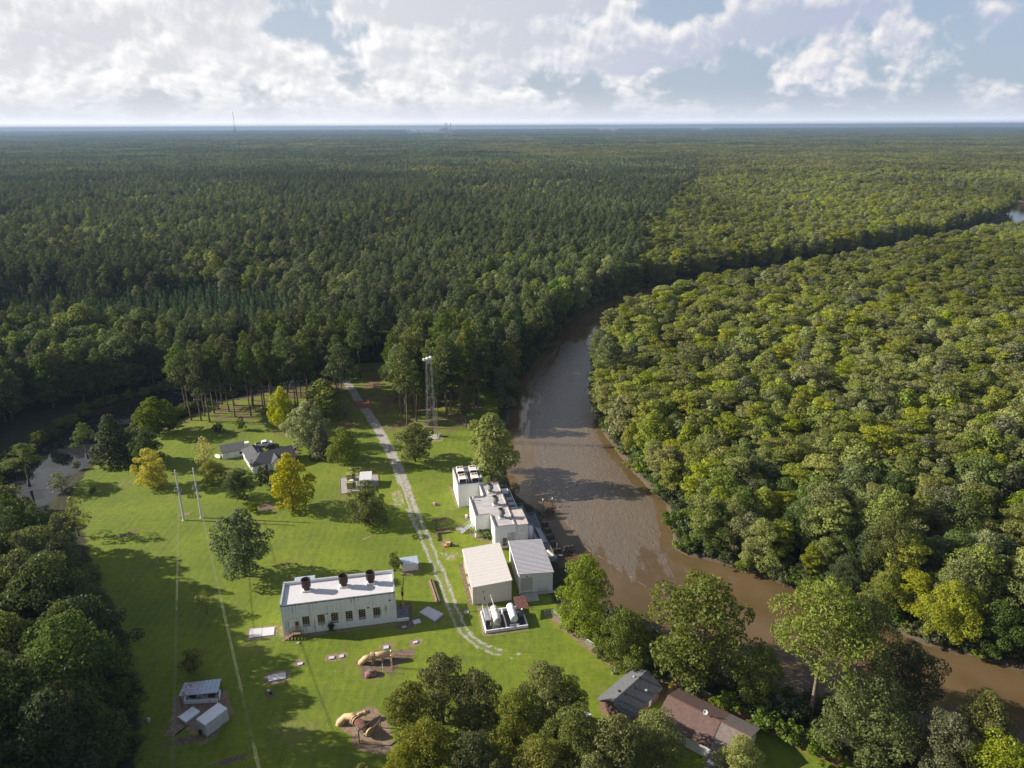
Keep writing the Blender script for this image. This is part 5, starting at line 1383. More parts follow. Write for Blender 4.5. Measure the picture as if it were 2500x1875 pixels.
MB().tube((0, 0, 0), (0, 0, hz), .12, 6).build('post', WOOD, o); MB().tube(g1, g1 + Vector((0, 0, hz)), .12, 6).build('post', WOOD, o); MB().tube((-.1, -.05, hz + .13), g1 * 1.02 + Vector((0, 0, hz + .13)), .13, 6).build('beam', WOODDARK, o); MB().tube(g1 + Vector((0, 0, 1.8)), g1 * .55 + Vector((0, 0, 1.1)), .07, 6).build('brace', WOOD, o)

# ---------------------------------------------------------------- open pump shelter and white container, lower left
px_patch(c3, [(1260, 1420), (1330, 1250), (1330, 1120), (1380, 1080), (1700, 1050), (1770, 1040), (1760, 1140), (1810, 1240), (1740, 1330), (1620, 1470), (1500, 1480), (1420, 1350), (1380, 1400)], DIRT, feather=.6)
hz = 2.7; r0, r1, r2, r3 = [at(*c3(x, y), z) for x, y, z in ((1375, 1105, 2.5), (1680, 1075, 2.5), (1708, 968, 3.1), (1420, 1003, 3.1))]
org = (r0[0], r0[1], 0); o = thing('pump_shelter', 'open sided shelter with a half rusted blue sheet roof', 'shelter', org)
P_ = [np.array(p) - np.array(org) for p in (r0, r1, r2, r3)]
for i in range(9):
    t0, t1 = i / 9 + .004, (i + 1) / 9 - .004; q = [P_[0] + (P_[1] - P_[0]) * t0, P_[0] + (P_[1] - P_[0]) * t1, P_[3] + (P_[2] - P_[3]) * t1, P_[3] + (P_[2] - P_[3]) * t0]
    MB().slab([tuple(p) for p in q], .05).build('roof_sheet', ROOFRUST if i < 5 else ROOFBLUE, o)
for s_, t_ in ((.02, .08), (.98, .08), (.02, .92), (.98, .92), (.5, .92)):
    c = (P_[0] * (1 - s_) + P_[1] * s_) * (1 - t_) + (P_[3] * (1 - s_) + P_[2] * s_) * t_; MB().tube((c[0], c[1], 0), (c[0], c[1], c[2] - .06), .06, 6).build('post', BLACK, o)
w0, w1, w2, w3 = [np.array(at(*c3(x, y))) - np.array(org) for x, y in ((1425, 1165), (1690, 1150), (1700, 1080), (1440, 1095))]
ct = thing('pump_basin', 'low white walled basin with black pumps under the rusty shelter', 'basin', org)
for p, q in ((w0, w1), (w1, w2), (w2, w3), (w3, w0)):
    d = (q - p) / np.linalg.norm(q - p) * .06; n_ = np.array([-d[1], d[0], 0]) * 1.5; MB().prism([tuple((p + d - n_)[:2]), tuple((q - d - n_)[:2]), tuple((q - d + n_)[:2]), tuple((p + d + n_)[:2])], 0, .75).build('wall', WHITEOLD, ct)
MB().prism([tuple(p[:2]) for p in (w0, w1, w2, w3)], .01, .06).build('floor', CONC, ct)
for t, k in ((.22, BLACK), (.42, GREYMETAL), (.78, BLACK)):
    c = w0 * (1 - t) * .5 + w1 * t * .5 + w3 * (1 - t) * .5 + w2 * t * .5; m_b = MB(); m_b.cyl_h((c[0], c[1], .65), .35, 1.1, tuple((w1 - w0)), 12, .1); m_b.build('pump', k, ct, True); MB().tube((c[0], c[1], .06), (c[0], c[1], .5), .2, 6).build('pump_foot', GREYMETAL, ct)
q0, q1, q2 = at(*c3(1600, 1420)), at(*c3(1768, 1290)), at(*c3(1508, 1345))
rz = math.atan2(q1[1] - q0[1], q1[0] - q0[0]); l_ = math.hypot(q1[0] - q0[0], q1[1] - q0[1]); w_ = 2.5
o = thing('storage_container', 'white ribbed steel storage container standing on bare ground', 'container', q0, rz)
mb = MB().box(0, l_, 0, w_, .1, 2.6); ribs(mb, .1, l_ - .1, 0, .2, 2.5, .28, .12, .04)
mb.build('wall', mat('white_steel', (.66, .67, .68), .5, stain=(.36, .34, .33), sk=.6, streak=True), o); MB().box(-.04, l_ + .04, -.06, w_ + .04, 2.603, 2.68).build('roof', WHITE, o)
for y in (.08, 1.27): dd = MB().box(-.05, -.005, y, y + 1.15, .2, 2.5).build('door', WHITE, o); MB().tube((-.08, y + .9, .3), (-.08, y + .9, 2.4), .025, 5).build('lock_rod', GALV, dd)
q = at(*c3(1480, 1290)); o = thing('loading_platform', 'low white concrete platform behind the storage container', 'platform', q, rz); MB().box(-1.0, 1.9, .2, 2.4, 0, .35).build('slab', WHITEOLD, o); MB().box(-1.15, -1.01, .1, 2.5, 0, .5).build('kerb', WHITE, o)
q = at(*c3(1548, 1395)); o = thing('oil_drum', 'rusty red drum leaning on the container', 'drum', q); MB().lathe([(.3, 0), (.31, .03), (.3, .06), (.3, .28), (.32, .3), (.3, .32), (.3, .58), (.32, .6), (.3, .62), (.3, .88), (.31, .9)], 14, close=True).build('shell', RUST, o, True)
q = at(*c3(1143, 1300)); o = thing('marker_stone', 'short pale marker block in the dark grass at the wood edge', 'marker', q); MB().lathe([(.42, 0), (.4, .55), (.25, .75), (.05, .8)], 10).build('stone', CONC, o, True)
px_patch(c3, [(1230, 1480), (1450, 1400), (1620, 1420), (1450, 1480)], DIRTD, feather=.5); px_patch(c3, [(1600, 1650), (1720, 1590), (1900, 1540), (1930, 1560), (1760, 1640)], DIRTD, feather=.5)
px_patch(c1, [(870, 1320), (960, 1270), (1050, 1230), (1070, 1240), (960, 1300)], DIRTD, feather=.4); px_patch(c1, [(1340, 1150), (1430, 1110), (1500, 1100), (1450, 1130)], DIRT, feather=.5)
px_patch(c3, [(750, 360), (800, 350), (930, 700), (960, 860), (930, 880), (870, 640)], DIRTD, feather=.8)
px_patch(c2, [(600, 1010), (720, 1000), (800, 1080), (700, 1100), (560, 1100)], DIRTD, feather=1.0); px_patch(c2, [(1690, 1400), (1790, 1360), (1810, 1380), (1700, 1420)], DIRT, feather=.4)
px_patch(c6, [(150, 280), (400, 260), (420, 330), (300, 400), (160, 360)], SAND, feather=.9); px_patch(c2, [(2010, 900), (2110, 850), (2180, 1050), (2050, 1060)], SAND, feather=1.2)

# ---------------------------------------------------------------- utility poles and their cables
POLE_PX = [((449, 1270), 'left'), ((492, 1264), 'right')]
ends = [at(421, 1875, 8.0), at(632, 1875, 8.0)]
for (bp, sd_), e in zip(POLE_PX, ends):
    b_ = at(*bp); o = thing('utility_pole', f'{"left" if sd_ == "left" else "right"} one of two tall steel poles with cable terminals on the lawn', 'utility pole', b_, 0, 'twin cable poles')
    MB().tube((0, 0, -.1), (0, 0, 15.1), .25, 10, .15).build('mast', POLEPAINT, o); MB().tube((.30, -.04, 0), (.26, -.04, 9.3), .09, 6).build('conduit', WHITE, o)
    MB().lathe([(.55, 0), (.5, .12), (.25, .15)], 12).build('footing', CONC, o)
    for z, l in ((8.6, .95), (9.9, .85)): MB().box(-l, l, -.07, .07, z, z + .12).build('crossarm', GREYMETAL, o)
    for x in (-.9, -.45, .45, .9):
        MB().lathe([(.05, 0), (.13, .1), (.07, .2), (.15, .3), (.07, .4), (.14, .5), (.05, .6), (.04, .9)], 8, (x, -.12, 8.75)).build('insulator', GREYMETAL, o)
    for x in (-.8, .8): MB().path([(x, 0, 10.0), (x * 1.15, -.1, 9.4), (x * .9, -.12, 8.9)], .045, 5).build('jumper_loop', GREYMETAL, o)
    MB().tube((-.55, 0, 12.8), (.55, 0, 12.9), .05, 5).build('top_arm', GREYMETAL, o); MB().tube((-.15, 0, 15.0), (.6, 0, 14.8), .03, 5).build('top_arm', GREYMETAL, o)
    for k in (-1, 0, 1):
        d = np.array([e[0] - b_[0], e[1] - b_[1]]); d = d / np.linalg.norm(d); pp = np.array([-d[1], d[0]]) * .17 * k
        s0 = np.array([b_[0], b_[1]]) + pp * .8; s1 = np.array([e[0], e[1]]) + d * 45 + pp * 1.25; n = 14; pts_ = []
        for i in range(n + 1):
            t = i / n; p = s0 * (1 - t) + s1 * t; pts_.append((p[0], p[1], 8.7 * (1 - t) + 9.2 * t - 2.6 * 4 * t * (1 - t) * .5))
        cb = MB().path(pts_, .0145, 5).build('power_cable', mat('cable_sheath', (.21, .20, .16), .6), None)
        tag(cb, f'{ {-1: "left strand", 0: "middle strand", 1: "right strand"}[k] } of the three cables running from the {sd_} pole toward the viewer', 'cable', f'cables from the {sd_} pole')

# ---------------------------------------------------------------- cottage, shed, vehicles
def shingle_roof(parent, faces, m, t=.14, name='roof'):
    mb = MB()
    for f in faces: mb.slab(f, t)
    return mb.build(name, m, parent)


a = at(*c2(530, 697)); rz = rad(33)
ct = thing('cottage', 'white cottage with a dark slate grey hipped roof and a front gable', 'house', a, rz)
L, D, E_, R_ = 13.0, 7.7, 2.75, 5.0
wi = [(1.6, 2.5, .9, 2.1), (3.6, 4.4, .1, 2.1), (10.2, 11.6, .9, 2.1)]
mb = MB(); wall_with_openings(mb, L, E_, wi, .15); mb.add([(L, 0, 0), (L, D, 0), (L, D, E_), (L, D / 2, R_ - .2), (L, 0, E_)], [(0, 1, 2, 3, 4)]); mb.add([(0, D, 0), (0, 0, 0), (0, 0, E_), (0, D, E_)], [(0, 1, 2, 3)]); mb.add([(L, D, 0), (0, D, 0), (0, D, E_), (L, D, E_)], [(0, 1, 2, 3)])
mb.build('wall', WHITE, ct)
for i, w_ in enumerate(wi):
    if i == 1: MB().box(w_[0], w_[1], .1, .15, w_[2], w_[3]).build('door', RUST, ct)
    else: window(ct, *w_, .12, 2, 2)
ov = .45
shingle_roof(ct, [[(-ov, -ov, E_), (L + ov, -ov, E_), (L + ov, D / 2, R_), (3.6, D / 2, R_)], [(L + ov, D + ov, E_), (-ov, D + ov, E_), (3.6, D / 2, R_), (L + ov, D / 2, R_)], [(-ov, D + ov, E_), (-ov, -ov, E_), (3.6, D / 2, R_)]], SLATE)
# front gable
gx0, gx1, gy = 5.6, 9.0, -1.1; gm = (gx0 + gx1) / 2; gr = 4.35
g = MB(); g.add([(gx0, gy, 0), (gx1, gy, 0), (gx1, gy, E_), (gm, gy, gr - .1), (gx0, gy, E_)], [(0, 1, 2, 3, 4)]); g.add([(gx0, 0, 0), (gx0, gy, 0), (gx0, gy, E_), (gx0, 0, E_)], [(0, 1, 2, 3)]); g.add([(gx1, gy, 0), (gx1, 0, 0), (gx1, 0, E_), (gx1, gy, E_)], [(0, 1, 2, 3)])
gw = g.build('gable', WHITE, ct)
shingle_roof(ct, [[(gx0 - .3, gy - .3, E_ - .15), (gm, gy - .3, gr), (gm, 2.7, gr), (gx0 - .3, .3, E_ - .15)], [(gm, gy - .3, gr), (gx1 + .3, gy - .3, E_ - .15), (gx1 + .3, .3, E_ - .15), (gm, 2.7, gr)]], SLATE, name='gable_roof')
aw = MB(); n = 10; aw.add([(gm + .85 * cos(pi * i / n), gy - .03, 1.5 + .75 * sin(pi * i / n)) for i in range(n + 1)] + [(gm - .85, gy - .03, .9), (gm + .85, gy - .03, .9)], [tuple(range(n, -1, -1)) + (n + 2, n + 1)]); aw.build('arched_pane', GLASS, gw)
fb = MB(); fb.path([(gm + .9 * cos(pi * i / n), gy - .05, 1.5 + .8 * sin(pi * i / n)) for i in range(n + 1)], .06, 4); fb.tube((gm, gy - .05, .9), (gm, gy - .05, 2.2), .04, 4); fb.build('arch_frame', WHITE, gw)
# rear wing
wx0, wx1, wy0, wy1 = -.2, 5.8, D + .02, D + 6.2
wg = MB(); wg.prism([(wx0 + .3, wy0), (wx1 - .3, wy0), (wx1 - .3, wy1 - .3), (wx0 + .3, wy1 - .3)], 0, E_ - .16); wg.build('rear_wing', WHITE, ct)
wm = (wx0 + wx1) / 2
shingle_roof(ct, [[(wx0, wy0 - 2.5, E_ + .02), (wm, wy0 - 3.0, 4.7), (wm, wy1 - 2.2, 4.7), (wx0, wy1, E_ + .02)], [(wm, wy0 - 3.0, 4.7), (wx1, wy0 - 2.5, E_ + .02), (wx1, wy1, E_ + .02), (wm, wy1 - 2.2, 4.7)], [(wx0, wy1, E_ + .02), (wm, wy1 - 2.2, 4.7), (wx1, wy1, E_ + .02)]], SLATE, name='wing_roof')
MB().tube((3.5, 6.2, 4.2), (3.5, 6.2, 5.2), .08, 6).build('vent_pipe', GREYMETAL, ct)
a = at(*c2(196, 540)); rz = rad(26); L, D = 6.9, 5.6
o = thing('garden_shed', 'white walled shed with a grey shingle roof left of the cottage', 'shed', a, rz)
mb = MB(); mb.prism([(0, 0), (L, 0), (L, D), (0, D)], 0, 2.35); mb.add([(0, 0, 2.351), (0, D, 2.351), (0, D * .55, 3.7)], [(0, 2, 1)]); mb.add([(L, 0, 2.351), (L, D, 2.351), (L, D * .55, 3.7)], [(0, 1, 2)]); mb.build('wall', WHITE, o)
shingle_roof(o, [[(-.3, -.35, 2.3), (L + .3, -.35, 2.3), (L + .3, D * .55, 3.85), (-.3, D * .55, 3.85)], [(L + .3, D + .3, 2.3), (-.3, D + .3, 2.3), (-.3, D * .55, 3.85), (L + .3, D * .55, 3.85)]], GREYSH)
for x in (1.0, 3.6): MB().box(x, x + 1.0, -.04, -.004, .05, 2.05).build('door', mat('off_white_door', (.62, .62, .60)), o)
MB().box(5.2, 6.0, -.05, -.004, .9, 1.7).build('window', GLASS, o)


def car_body(o, prof, wid, m, glass, wheels, cabin=None):
    """side profile (x,z) swept over the width with tumblehome; cabin glass band separate"""
    n = len(prof); mb = MB(); xs_ = [(-wid / 2, 1.0), (-wid / 2 * .98, 1.0), (wid / 2 * .98, 1.0), (wid / 2, 1.0)]
    v = []
    for y, k in ((-wid / 2, 0), (wid / 2, 0)):
        v += [(x, y * (1 if z < .95 else .86), z) for x, z in prof]
    f = [tuple(range(n - 1, -1, -1)), tuple(range(n, 2 * n))] + [(i, (i + 1) % n, n + (i + 1) % n, n + i) for i in range(n)]
    mb.add(v, f); mb.build('body', m, o)
    for x, z0, x2, z1 in glass:       # side panes
        for s in (-1, 1):
            y0, y1 = s * (wid / 2 * .955), s * (wid / 2 * .875)
            MB().add([(x, y0, z0), (x2, y0, z0), (x2 - .08, y1, z1), (x + .08, y1, z1)], [(0, 1, 2, 3)] if s < 0 else [(3, 2, 1, 0)]).build('side_window', GLASS, o)
    for x in wheels:
        for s in (-1, 1):
            t = MB(); t.cyl_h((x, s * (wid / 2 - .08), .36), .36, .22, (0, 1, 0), 16, .01); w_ = t.build('wheel', BLACK, o); MB().cyl_h((x, s * (wid / 2 + .02), .36), .2, .05, (0, 1, 0), 12, .01).build('rim', GALV, w_)


q = at(*c2(640, 372), .6); o = thing('pickup_truck', 'white pickup truck parked behind the cottage roof', 'pickup truck', (q[0], q[1], 0), rad(22))
car_body(o, [(-2.75, .45), (-2.75, 1.05), (-2.7, 1.1), (-.75, 1.12), (-.65, 1.75), (.85, 1.78), (1.35, 1.18), (2.6, 1.08), (2.75, .8), (2.75, .42)], 1.95, WHITE, [(-.62, 1.18, .2, 1.62), (.25, 1.18, 1.1, 1.62)], (-1.75, 1.75))
MB().add([(1.30, -.82, 1.22), (1.30, .82, 1.22), (.92, .76, 1.72), (.92, -.76, 1.72)], [(0, 1, 2, 3)]).build('windscreen', GLASS, o); MB().box(-2.65, -.85, -.78, .78, 1.115, 1.13).build('bed_floor', BLACK, o)
for s in (-1, 1): MB().box(2.74, 2.78, s * .75 - .18, s * .75 + .18, .72, .9).build('headlight', GLASS, o)
q = at(*c2(728, 398), .6); o = thing('black_car', 'black car parked close behind the cottage beside the white pickup', 'car', (q[0], q[1], 0), rad(18))
car_body(o, [(-2.2, .4), (-2.25, .9), (-1.9, 1.0), (-1.3, 1.42), (.25, 1.45), (1.0, 1.0), (2.1, .88), (2.25, .6), (2.2, .38)], 1.8, BLACK, [(-1.3, 1.0, -.45, 1.34), (-.4, 1.0, .5, 1.34)], (-1.4, 1.4))
MB().add([(.98, -.74, 1.04), (.98, .74, 1.04), (.34, .66, 1.43), (.34, -.66, 1.43)], [(0, 1, 2, 3)]).build('windscreen', GLASS, o)
q = at(*c2(450, 395)); o = thing('storage_box', 'small cream box shed between the white shed and the cottage', 'storage box', q, rad(26)); MB().box(-.8, .8, -.6, .6, 0, 1.3).build('wall', CREAM, o); MB().slab([(-.9, -.7, 1.35), (.9, -.7, 1.35), (.9, .7, 1.5), (-.9, .7, 1.5)], .04).build('lid', WHITE, o)
q = at(*c2(140, 520)); o = thing('upturned_boat', 'small white boat with a yellow stripe beside the shed wall', 'boat', q, rad(-55))
mb = MB(); st_ = [(-1.7, .25, .35), (-1.2, .62, .1), (0, .75, .05), (1.2, .55, .1), (1.9, .05, .35)]
for (x, w_, z), (x2, w2_, z2) in zip(st_[:-1], st_[1:]): mb.add([(x, -w_, .6), (x, 0, z), (x, w_, .6), (x2, -w2_, .6), (x2, 0, z2), (x2, w2_, .6)], [(0, 1, 4, 3), (1, 2, 5, 4), (0, 3, 5, 2)])
mb.build('hull', WHITE, o); MB().path([(x, -w_ - .02, .56) for x, w_, z in st_], .06, 4).build('stripe', YELLOW, o)
for i, (x, y) in enumerate(((955, 425), (975, 440), (965, 470), (990, 480))):
    q = at(*c2(x, y)); lab = ['white garden chair', 'red brown plant tub', 'white plant tub', 'brown timber stack'][i] + ' at the right end of the cottage'
    o = thing(['garden_chair', 'plant_tub', 'plant_tub', 'timber_stack'][i], lab, ['chair', 'plant tub', 'plant tub', 'timber stack'][i], q, .5)
    if i == 0:
        MB().box(-.3, .3, -.3, .3, .4, .46).build('seat', WHITE, o); MB().box(-.3, .3, .26, .32, .47, 1.0).build('backrest', WHITE, o)
        for sx in (-.26, .26):
            for sy in (-.26, .26): MB().box(sx - .03, sx + .03, sy - .03, sy + .03, 0, .398).build('leg', WHITE, o)
    elif i < 3: MB().lathe([(.28, 0), (.38, .55), (.42, .6), (.36, .6), (.3, .5), (.02, .5)], 12).build('pot', RUST if i == 1 else WHITE, o); MB().lathe([(.3, .5), (.45, .8), (.3, 1.1), (.02, 1.2)], 8).build('plant', mat('pot_leaves', (.07, .11, .03)), o)
    else:
        for k in range(4): MB().box(-1, 1, -.3 + k * .16, -.3 + k * .16 + .13, .0 + .02 * k, .25).build('plank', WOOD, o)
px_patch(c2, [(940, 420), (1010, 430), (1010, 500), (960, 500)], DIRTRED, feather=.4)

# ---------------------------------------------------------------- transformer pad
pp = [at(*c2(x, y)) for x, y in ((1466, 916), (1882, 838), (1872, 697), (1455, 737))]
patch([p[:2] for p in pp], GRAVEL, 'gravel_pad', .12, 0.0)
o = thing('pad_edging', 'thin timber edging round the grey gravel transformer pad', 'edging', (*pp[0][:2], 0))
for i in range(4):
    p, q = np.array(pp[i]) - np.array(pp[0]), np.array(pp[(i + 1) % 4]) - np.array(pp[0]); d = (q - p) / np.linalg.norm(q - p); p = p + d * .1; q = q - d * .1
    n_ = np.array([-d[1], d[0], 0]) * .08; MB().prism([tuple((p - n_)[:2]), tuple((q - n_)[:2]), tuple((q + n_)[:2]), tuple((p + n_)[:2])], -.05, .14).build('board', WOOD, o)
q0, q1 = at(*c2(1680, 847)), at(*c2(1802, 838)); rz = math.atan2(q1[1] - q0[1], q1[0] - q0[0]); w_ = math.hypot(q1[0] - q0[0], q1[1] - q0[1])
o = thing('switchgear_cabin', 'small white switchgear cabin with a ribbed white roof on the gravel pad', 'cabin', q0, rz); hc = 2.5
MB().box(0, w_, 0, 4.4, 0, hc).build('wall', WHITE, o); MB().slab([(-.15, -.2, hc + .12), (w_ + .15, -.2, hc + .12), (w_ + .15, 4.6, hc + .5), (-.15, 4.6, hc + .5)], .1).build('roof', WHITEROOF, o)
for i in range(8): y = .1 + i * .6; MB().slab([(-.15, y, hc + .165 + i * .0465), (w_ + .15, y, hc + .165 + i * .0465), (w_ + .15, y + .09, hc + .172 + i * .0465), (-.15, y + .09, hc + .172 + i * .0465)], .04).build('roof_rib', WHITE, o)
MB().box(w_ * .35, w_ * .7, -.04, -.004, .1, 2.1).build('door', mat('off_white_door', (.62, .62, .60)), o); MB().box(w_ * .42, w_ * .5, -.12, -.005, 1.2, 1.5).build('meter', GREYMETAL, o)
for i, (x, y, lab) in enumerate(((1568, 770, 'rear olive green transformer cabinet on the gravel pad'), (1572, 860, 'front olive green transformer cabinet on the gravel pad'))):
    q = at(*c2(x, y)); o = thing('transformer_cabinet', lab, 'transformer', q, rad(9), 'olive transformer cabinets')
    MB().box(-.95, .75, 0, 1.9, .12, 1.95).build('tank', OLIVE, o); MB().box(-1.0, .8, -.05, 1.95, 1.953, 2.05).build('lid', OLIVE, o); MB().box(.76, 1.45, .2, 1.7, .3, 1.5).build('radiator_box', mat('dark_olive_paint', (.12, .11, .045)), o)
    for k in range(6): MB().box(1.46, 1.62, .28 + k * .24, .36 + k * .24, .35, 1.45).build('fin', OLIVE, o)
    MB().box(-1.1, 1.7, -.1, 2.0, 0, .115).build('plinth', CONC, o)
    MB().box(-.1, .9, .9, 1.7, 2.053, 2.3).build('terminal_box', WHITE if i else OLIVE, o)

# ---------------------------------------------------------------- riverside pumping station
a = at(*c5(385, 765)); rz = rad(12); Hh = 6.85
o = thing('control_block', 'tall windowless white block with four air units on its roof', 'building', a, rz); W_, D_ = 7.4, 10.9
MB().prism([(0, 0), (W_, 0), (W_, D_), (0, D_)], 0, Hh - .55).build('wall', WHITE, o)
pr = MB(); pr.box(0, .25, .25, D_ - .25, Hh - .548, Hh); pr.box(W_ - .25, W_, .25, D_ - .25, Hh - .548, Hh); pr.box(0, W_, 0, .248, Hh - .548, Hh); pr.box(0, W_, D_ - .248, D_, Hh - .548, Hh); pr.build('parapet', WHITE, o)
MB().box(.26, W_ - .26, .26, D_ - .26, Hh - .54, Hh - .46).build('roof', mat('dark_roof_felt', (.11, .11, .12), .9, var=.2), o)
cp = MB(); cp.box(-.04, .3, .31, D_ - .31, Hh + .004, Hh + .05); cp.box(W_ - .3, W_ + .04, .31, D_ - .31, Hh + .004, Hh + .05); cp.box(-.04, W_ + .04, -.04, .3, Hh + .004, Hh + .05); cp.box(-.04, W_ + .04, D_ - .3, D_ + .04, Hh + .004, Hh + .05); cp.build('coping', GREYMETAL, o)
for i, (x, y, lab) in enumerate(((1.7, 7.6, 'rear left'), (5.3, 7.4, 'rear right'), (1.6, 2.7, 'front left'), (5.1, 2.6, 'front right'))):
    c, s_ = cos(rz), sin(rz); u_ = thing('rooftop_air_unit', f'{lab} cream air conditioning unit on the white block roof', 'air conditioner', (a[0] + x * c - y * s_, a[1] + x * s_ + y * c, Hh - .46), rz, 'rooftop air units'); bw = .95
    MB().box(-bw, bw, -1.1, 1.5, .3, 1.75).build('cabinet', CREAM, u_); MB().box(-bw + .1, bw - .1, -1.22, -1.105, .4, 1.55).build('coil_grille', DARK, u_)
    hd = MB(); hd.slab([(-bw - .03, -1.75, 1.75), (bw + .03, -1.75, 1.75), (bw + .03, -1.1, 1.84), (-bw - .03, -1.1, 1.84)], .06); hd.tube((-bw, -1.7, 0), (-bw, -1.7, 1.7), .05, 4); hd.tube((bw, -1.7, 0), (bw, -1.7, 1.7), .05, 4); hd.build('rain_hood', WHITE, u_)
    for fx in (-.42, .42): MB().lathe([(.34, 1.76), (.34, 1.86), (.28, 1.86), (.27, 1.77), (.05, 1.77), (.02, 1.80)], 14, (fx, .7, 0)).build('fan', DARK, u_)
    MB().box(-bw + .1, bw - .1, -1.0, 1.4, 0, .298).build('frame', GREYMETAL, u_)
MB().path([(3.3, 2.0, Hh - .2), (3.3, 8.5, Hh - .2)], .12, 6).build('duct', GALV, o)
strip(c5, [(265, 470), (320, 600), (370, 765)], .55, DIRT); strip(c5, [(365, 772), (520, 760)], .5, DIRT)

a = at(*c5(870, 1250)); rz = rad(12)
# main hall: plan from its roof corners at eave height
HB = 6.44; o3 = at(*c5(875, 1035), HB); a = (o3[0], o3[1], 0); TZ = rz
mh = thing('main_pump_hall', 'low white pumping hall on the river bank with three roof fan cowls', 'building', a, rz)
plan = [(0, 0), (5.35, 0), (5.35, 23.2), (-.05, 23.2), (-.05, 16.6), (-3.85, 16.6), (-3.85, 6.5), (0, 6.5)]
MB().prism(plan, -1.5, HB - .42).build('wall', WHITE, mh)
def par(mb, pl, t, z0, z1):
    n = len(pl)
    for i in range(n):
        p, q = Vector((*pl[i], 0)), Vector((*pl[(i + 1) % n], 0)); d = (q - p).normalized(); n_ = Vector((-d.y, d.x, 0)) * t; e = .004
        mb.prism([tuple((p + d * (0 if i % 2 else e))[:2]), tuple((q - d * (0 if i % 2 else e))[:2]), tuple((q + n_ - d * t)[:2]), tuple((p + n_ + d * t)[:2])], z0, z1)
pr = MB(); par(pr, plan, .28, HB - .418, HB); pr.build('parapet', WHITE, mh)
cpn = MB(); par(cpn, [(x * 1.0, y) for x, y in plan], .33, HB + .003, HB + .06); cpn.build('coping', mat('brown_grey_coping', (.16, .14, .135), .7), mh)
MB().prism([(.28, .28), (5.07, .28), (5.07, 22.9), (.24, 22.9), (.24, 16.3), (-3.55, 16.3), (-3.55, 6.8), (.28, 6.8)], HB - .416, HB - .30).build('roof', PALEROOF, mh)
sm = MB()
for y in np.arange(2.2, 22, 2.3): sm.box(.4 if y < 6.9 or y > 16 else -3.3, 5.0, y, y + .06, HB - .298, HB - .285)
sm.build('roof_seam', mat('roof_seam_strip', (.30, .27, .27), .9), mh)
for i, (x, y) in enumerate(((2.6, 4.6), (2.3, 11.4), (2.2, 18.4))):
    z = HB - .30; MB().box(x - .7, x + .7, y - .7, y + .7, z, z + .3).build('vent_curb', WHITE, mh)
    cw = MB(); cw.lathe([(.62, .3), (.62, 1.0), (.82, 1.2), (.95, 1.25), (.95, 1.35), (.84, 1.4), (.84, 2.6), (.78, 2.6), (.78, 1.5)], 22, (x, y, z)); cw.build('vent_cowl', mat('grey_green_cowl_paint', (.17, .175, .165), .7, stain=(.20, .07, .045), sk=.55), mh, True)
    fl = MB()
    for k, aa in ((0, .3), (1, 3.3)): fl.slab([(x + .84 * cos(aa), y + .84 * sin(aa), z + 2.6), (x + .84 * cos(aa + .9), y + .84 * sin(aa + .9), z + 2.6), (x + 1.05 * cos(aa + .9), y + 1.05 * sin(aa + .9), z + 2.95), (x + 1.05 * cos(aa), y + 1.05 * sin(aa), z + 2.95)], .04)
    fl.build('damper_flap', RUST, mh); hb_ = MB(); hb_.lathe([(.76, 1.9), (.3, 2.0), (.02, 2.2)], 14, (x, y, z)); hb_.build('fan_hub', RUST, mh)
MB().lathe([(.15, 0), (.15, .7), (.25, .75), (.2, .95), (.02, 1.0)], 10, (-3.0, 15.2, HB - .3)).build('roof_vent', WHITE, mh)
for x0_, x1_, z0_, z1_ in ((1.9, 3.0, .8, 3.0),): MB().box(x0_, x1_, -.05, -.004, z0_, z1_).build('door', mat('red_brown_door', (.16, .055, .05), .6), mh)
MB().box(.9, 1.3, -.3, -.004, 2.4, 4.6).build('wall_duct', WHITE, mh); MB().box(3.2, 5.2, -.03, -.004, .5, 4.4).build('stained_panel', mat('grey_stained_render', (.42, .42, .41), .9, stain=(.2, .2, .19), sk=.45, streak=True), mh)
for y0_ in (7.6, 11.5): w_ = MB().box(-3.89, -3.855, y0_, y0_ + .5, 2.0, 3.9).build('window', GLASS, mh)
st = thing('side_stair', 'grey steel entrance stair on the lawn side of the pumping hall', 'stair', a, rz)
MB().box(-5.0, -3.87, 9.2, 10.6, 1.7, 1.8).build('landing', GALV, st); railing(st, [(-4.98, 9.25, 1.8), (-4.98, 10.55, 1.8), (-3.95, 10.55, 1.8)], 1.0, GALV); stairs(st, (-5.0, 9.9, 1.75), (-7.3, 9.5, .05), 1.2, 7, GALV)
for x in (-4.9, -4.0): MB().tube((x, 9.3, 0), (x, 9.3, 1.7), .05, 5).build('post', GALV, st)
px_patch(c5, [(335, 1045), (340, 1010), (440, 1000), (480, 1080), (590, 1075), (600, 1100), (360, 1095)], DIRT, feather=.3)
q = at(*c5(395, 1060)); o = thing('step_slab', 'pale concrete slab at the foot of the grey stair', 'slab', q, rz); MB().box(-.9, .9, -.6, .7, 0, .1).build('slab', CONC, o)
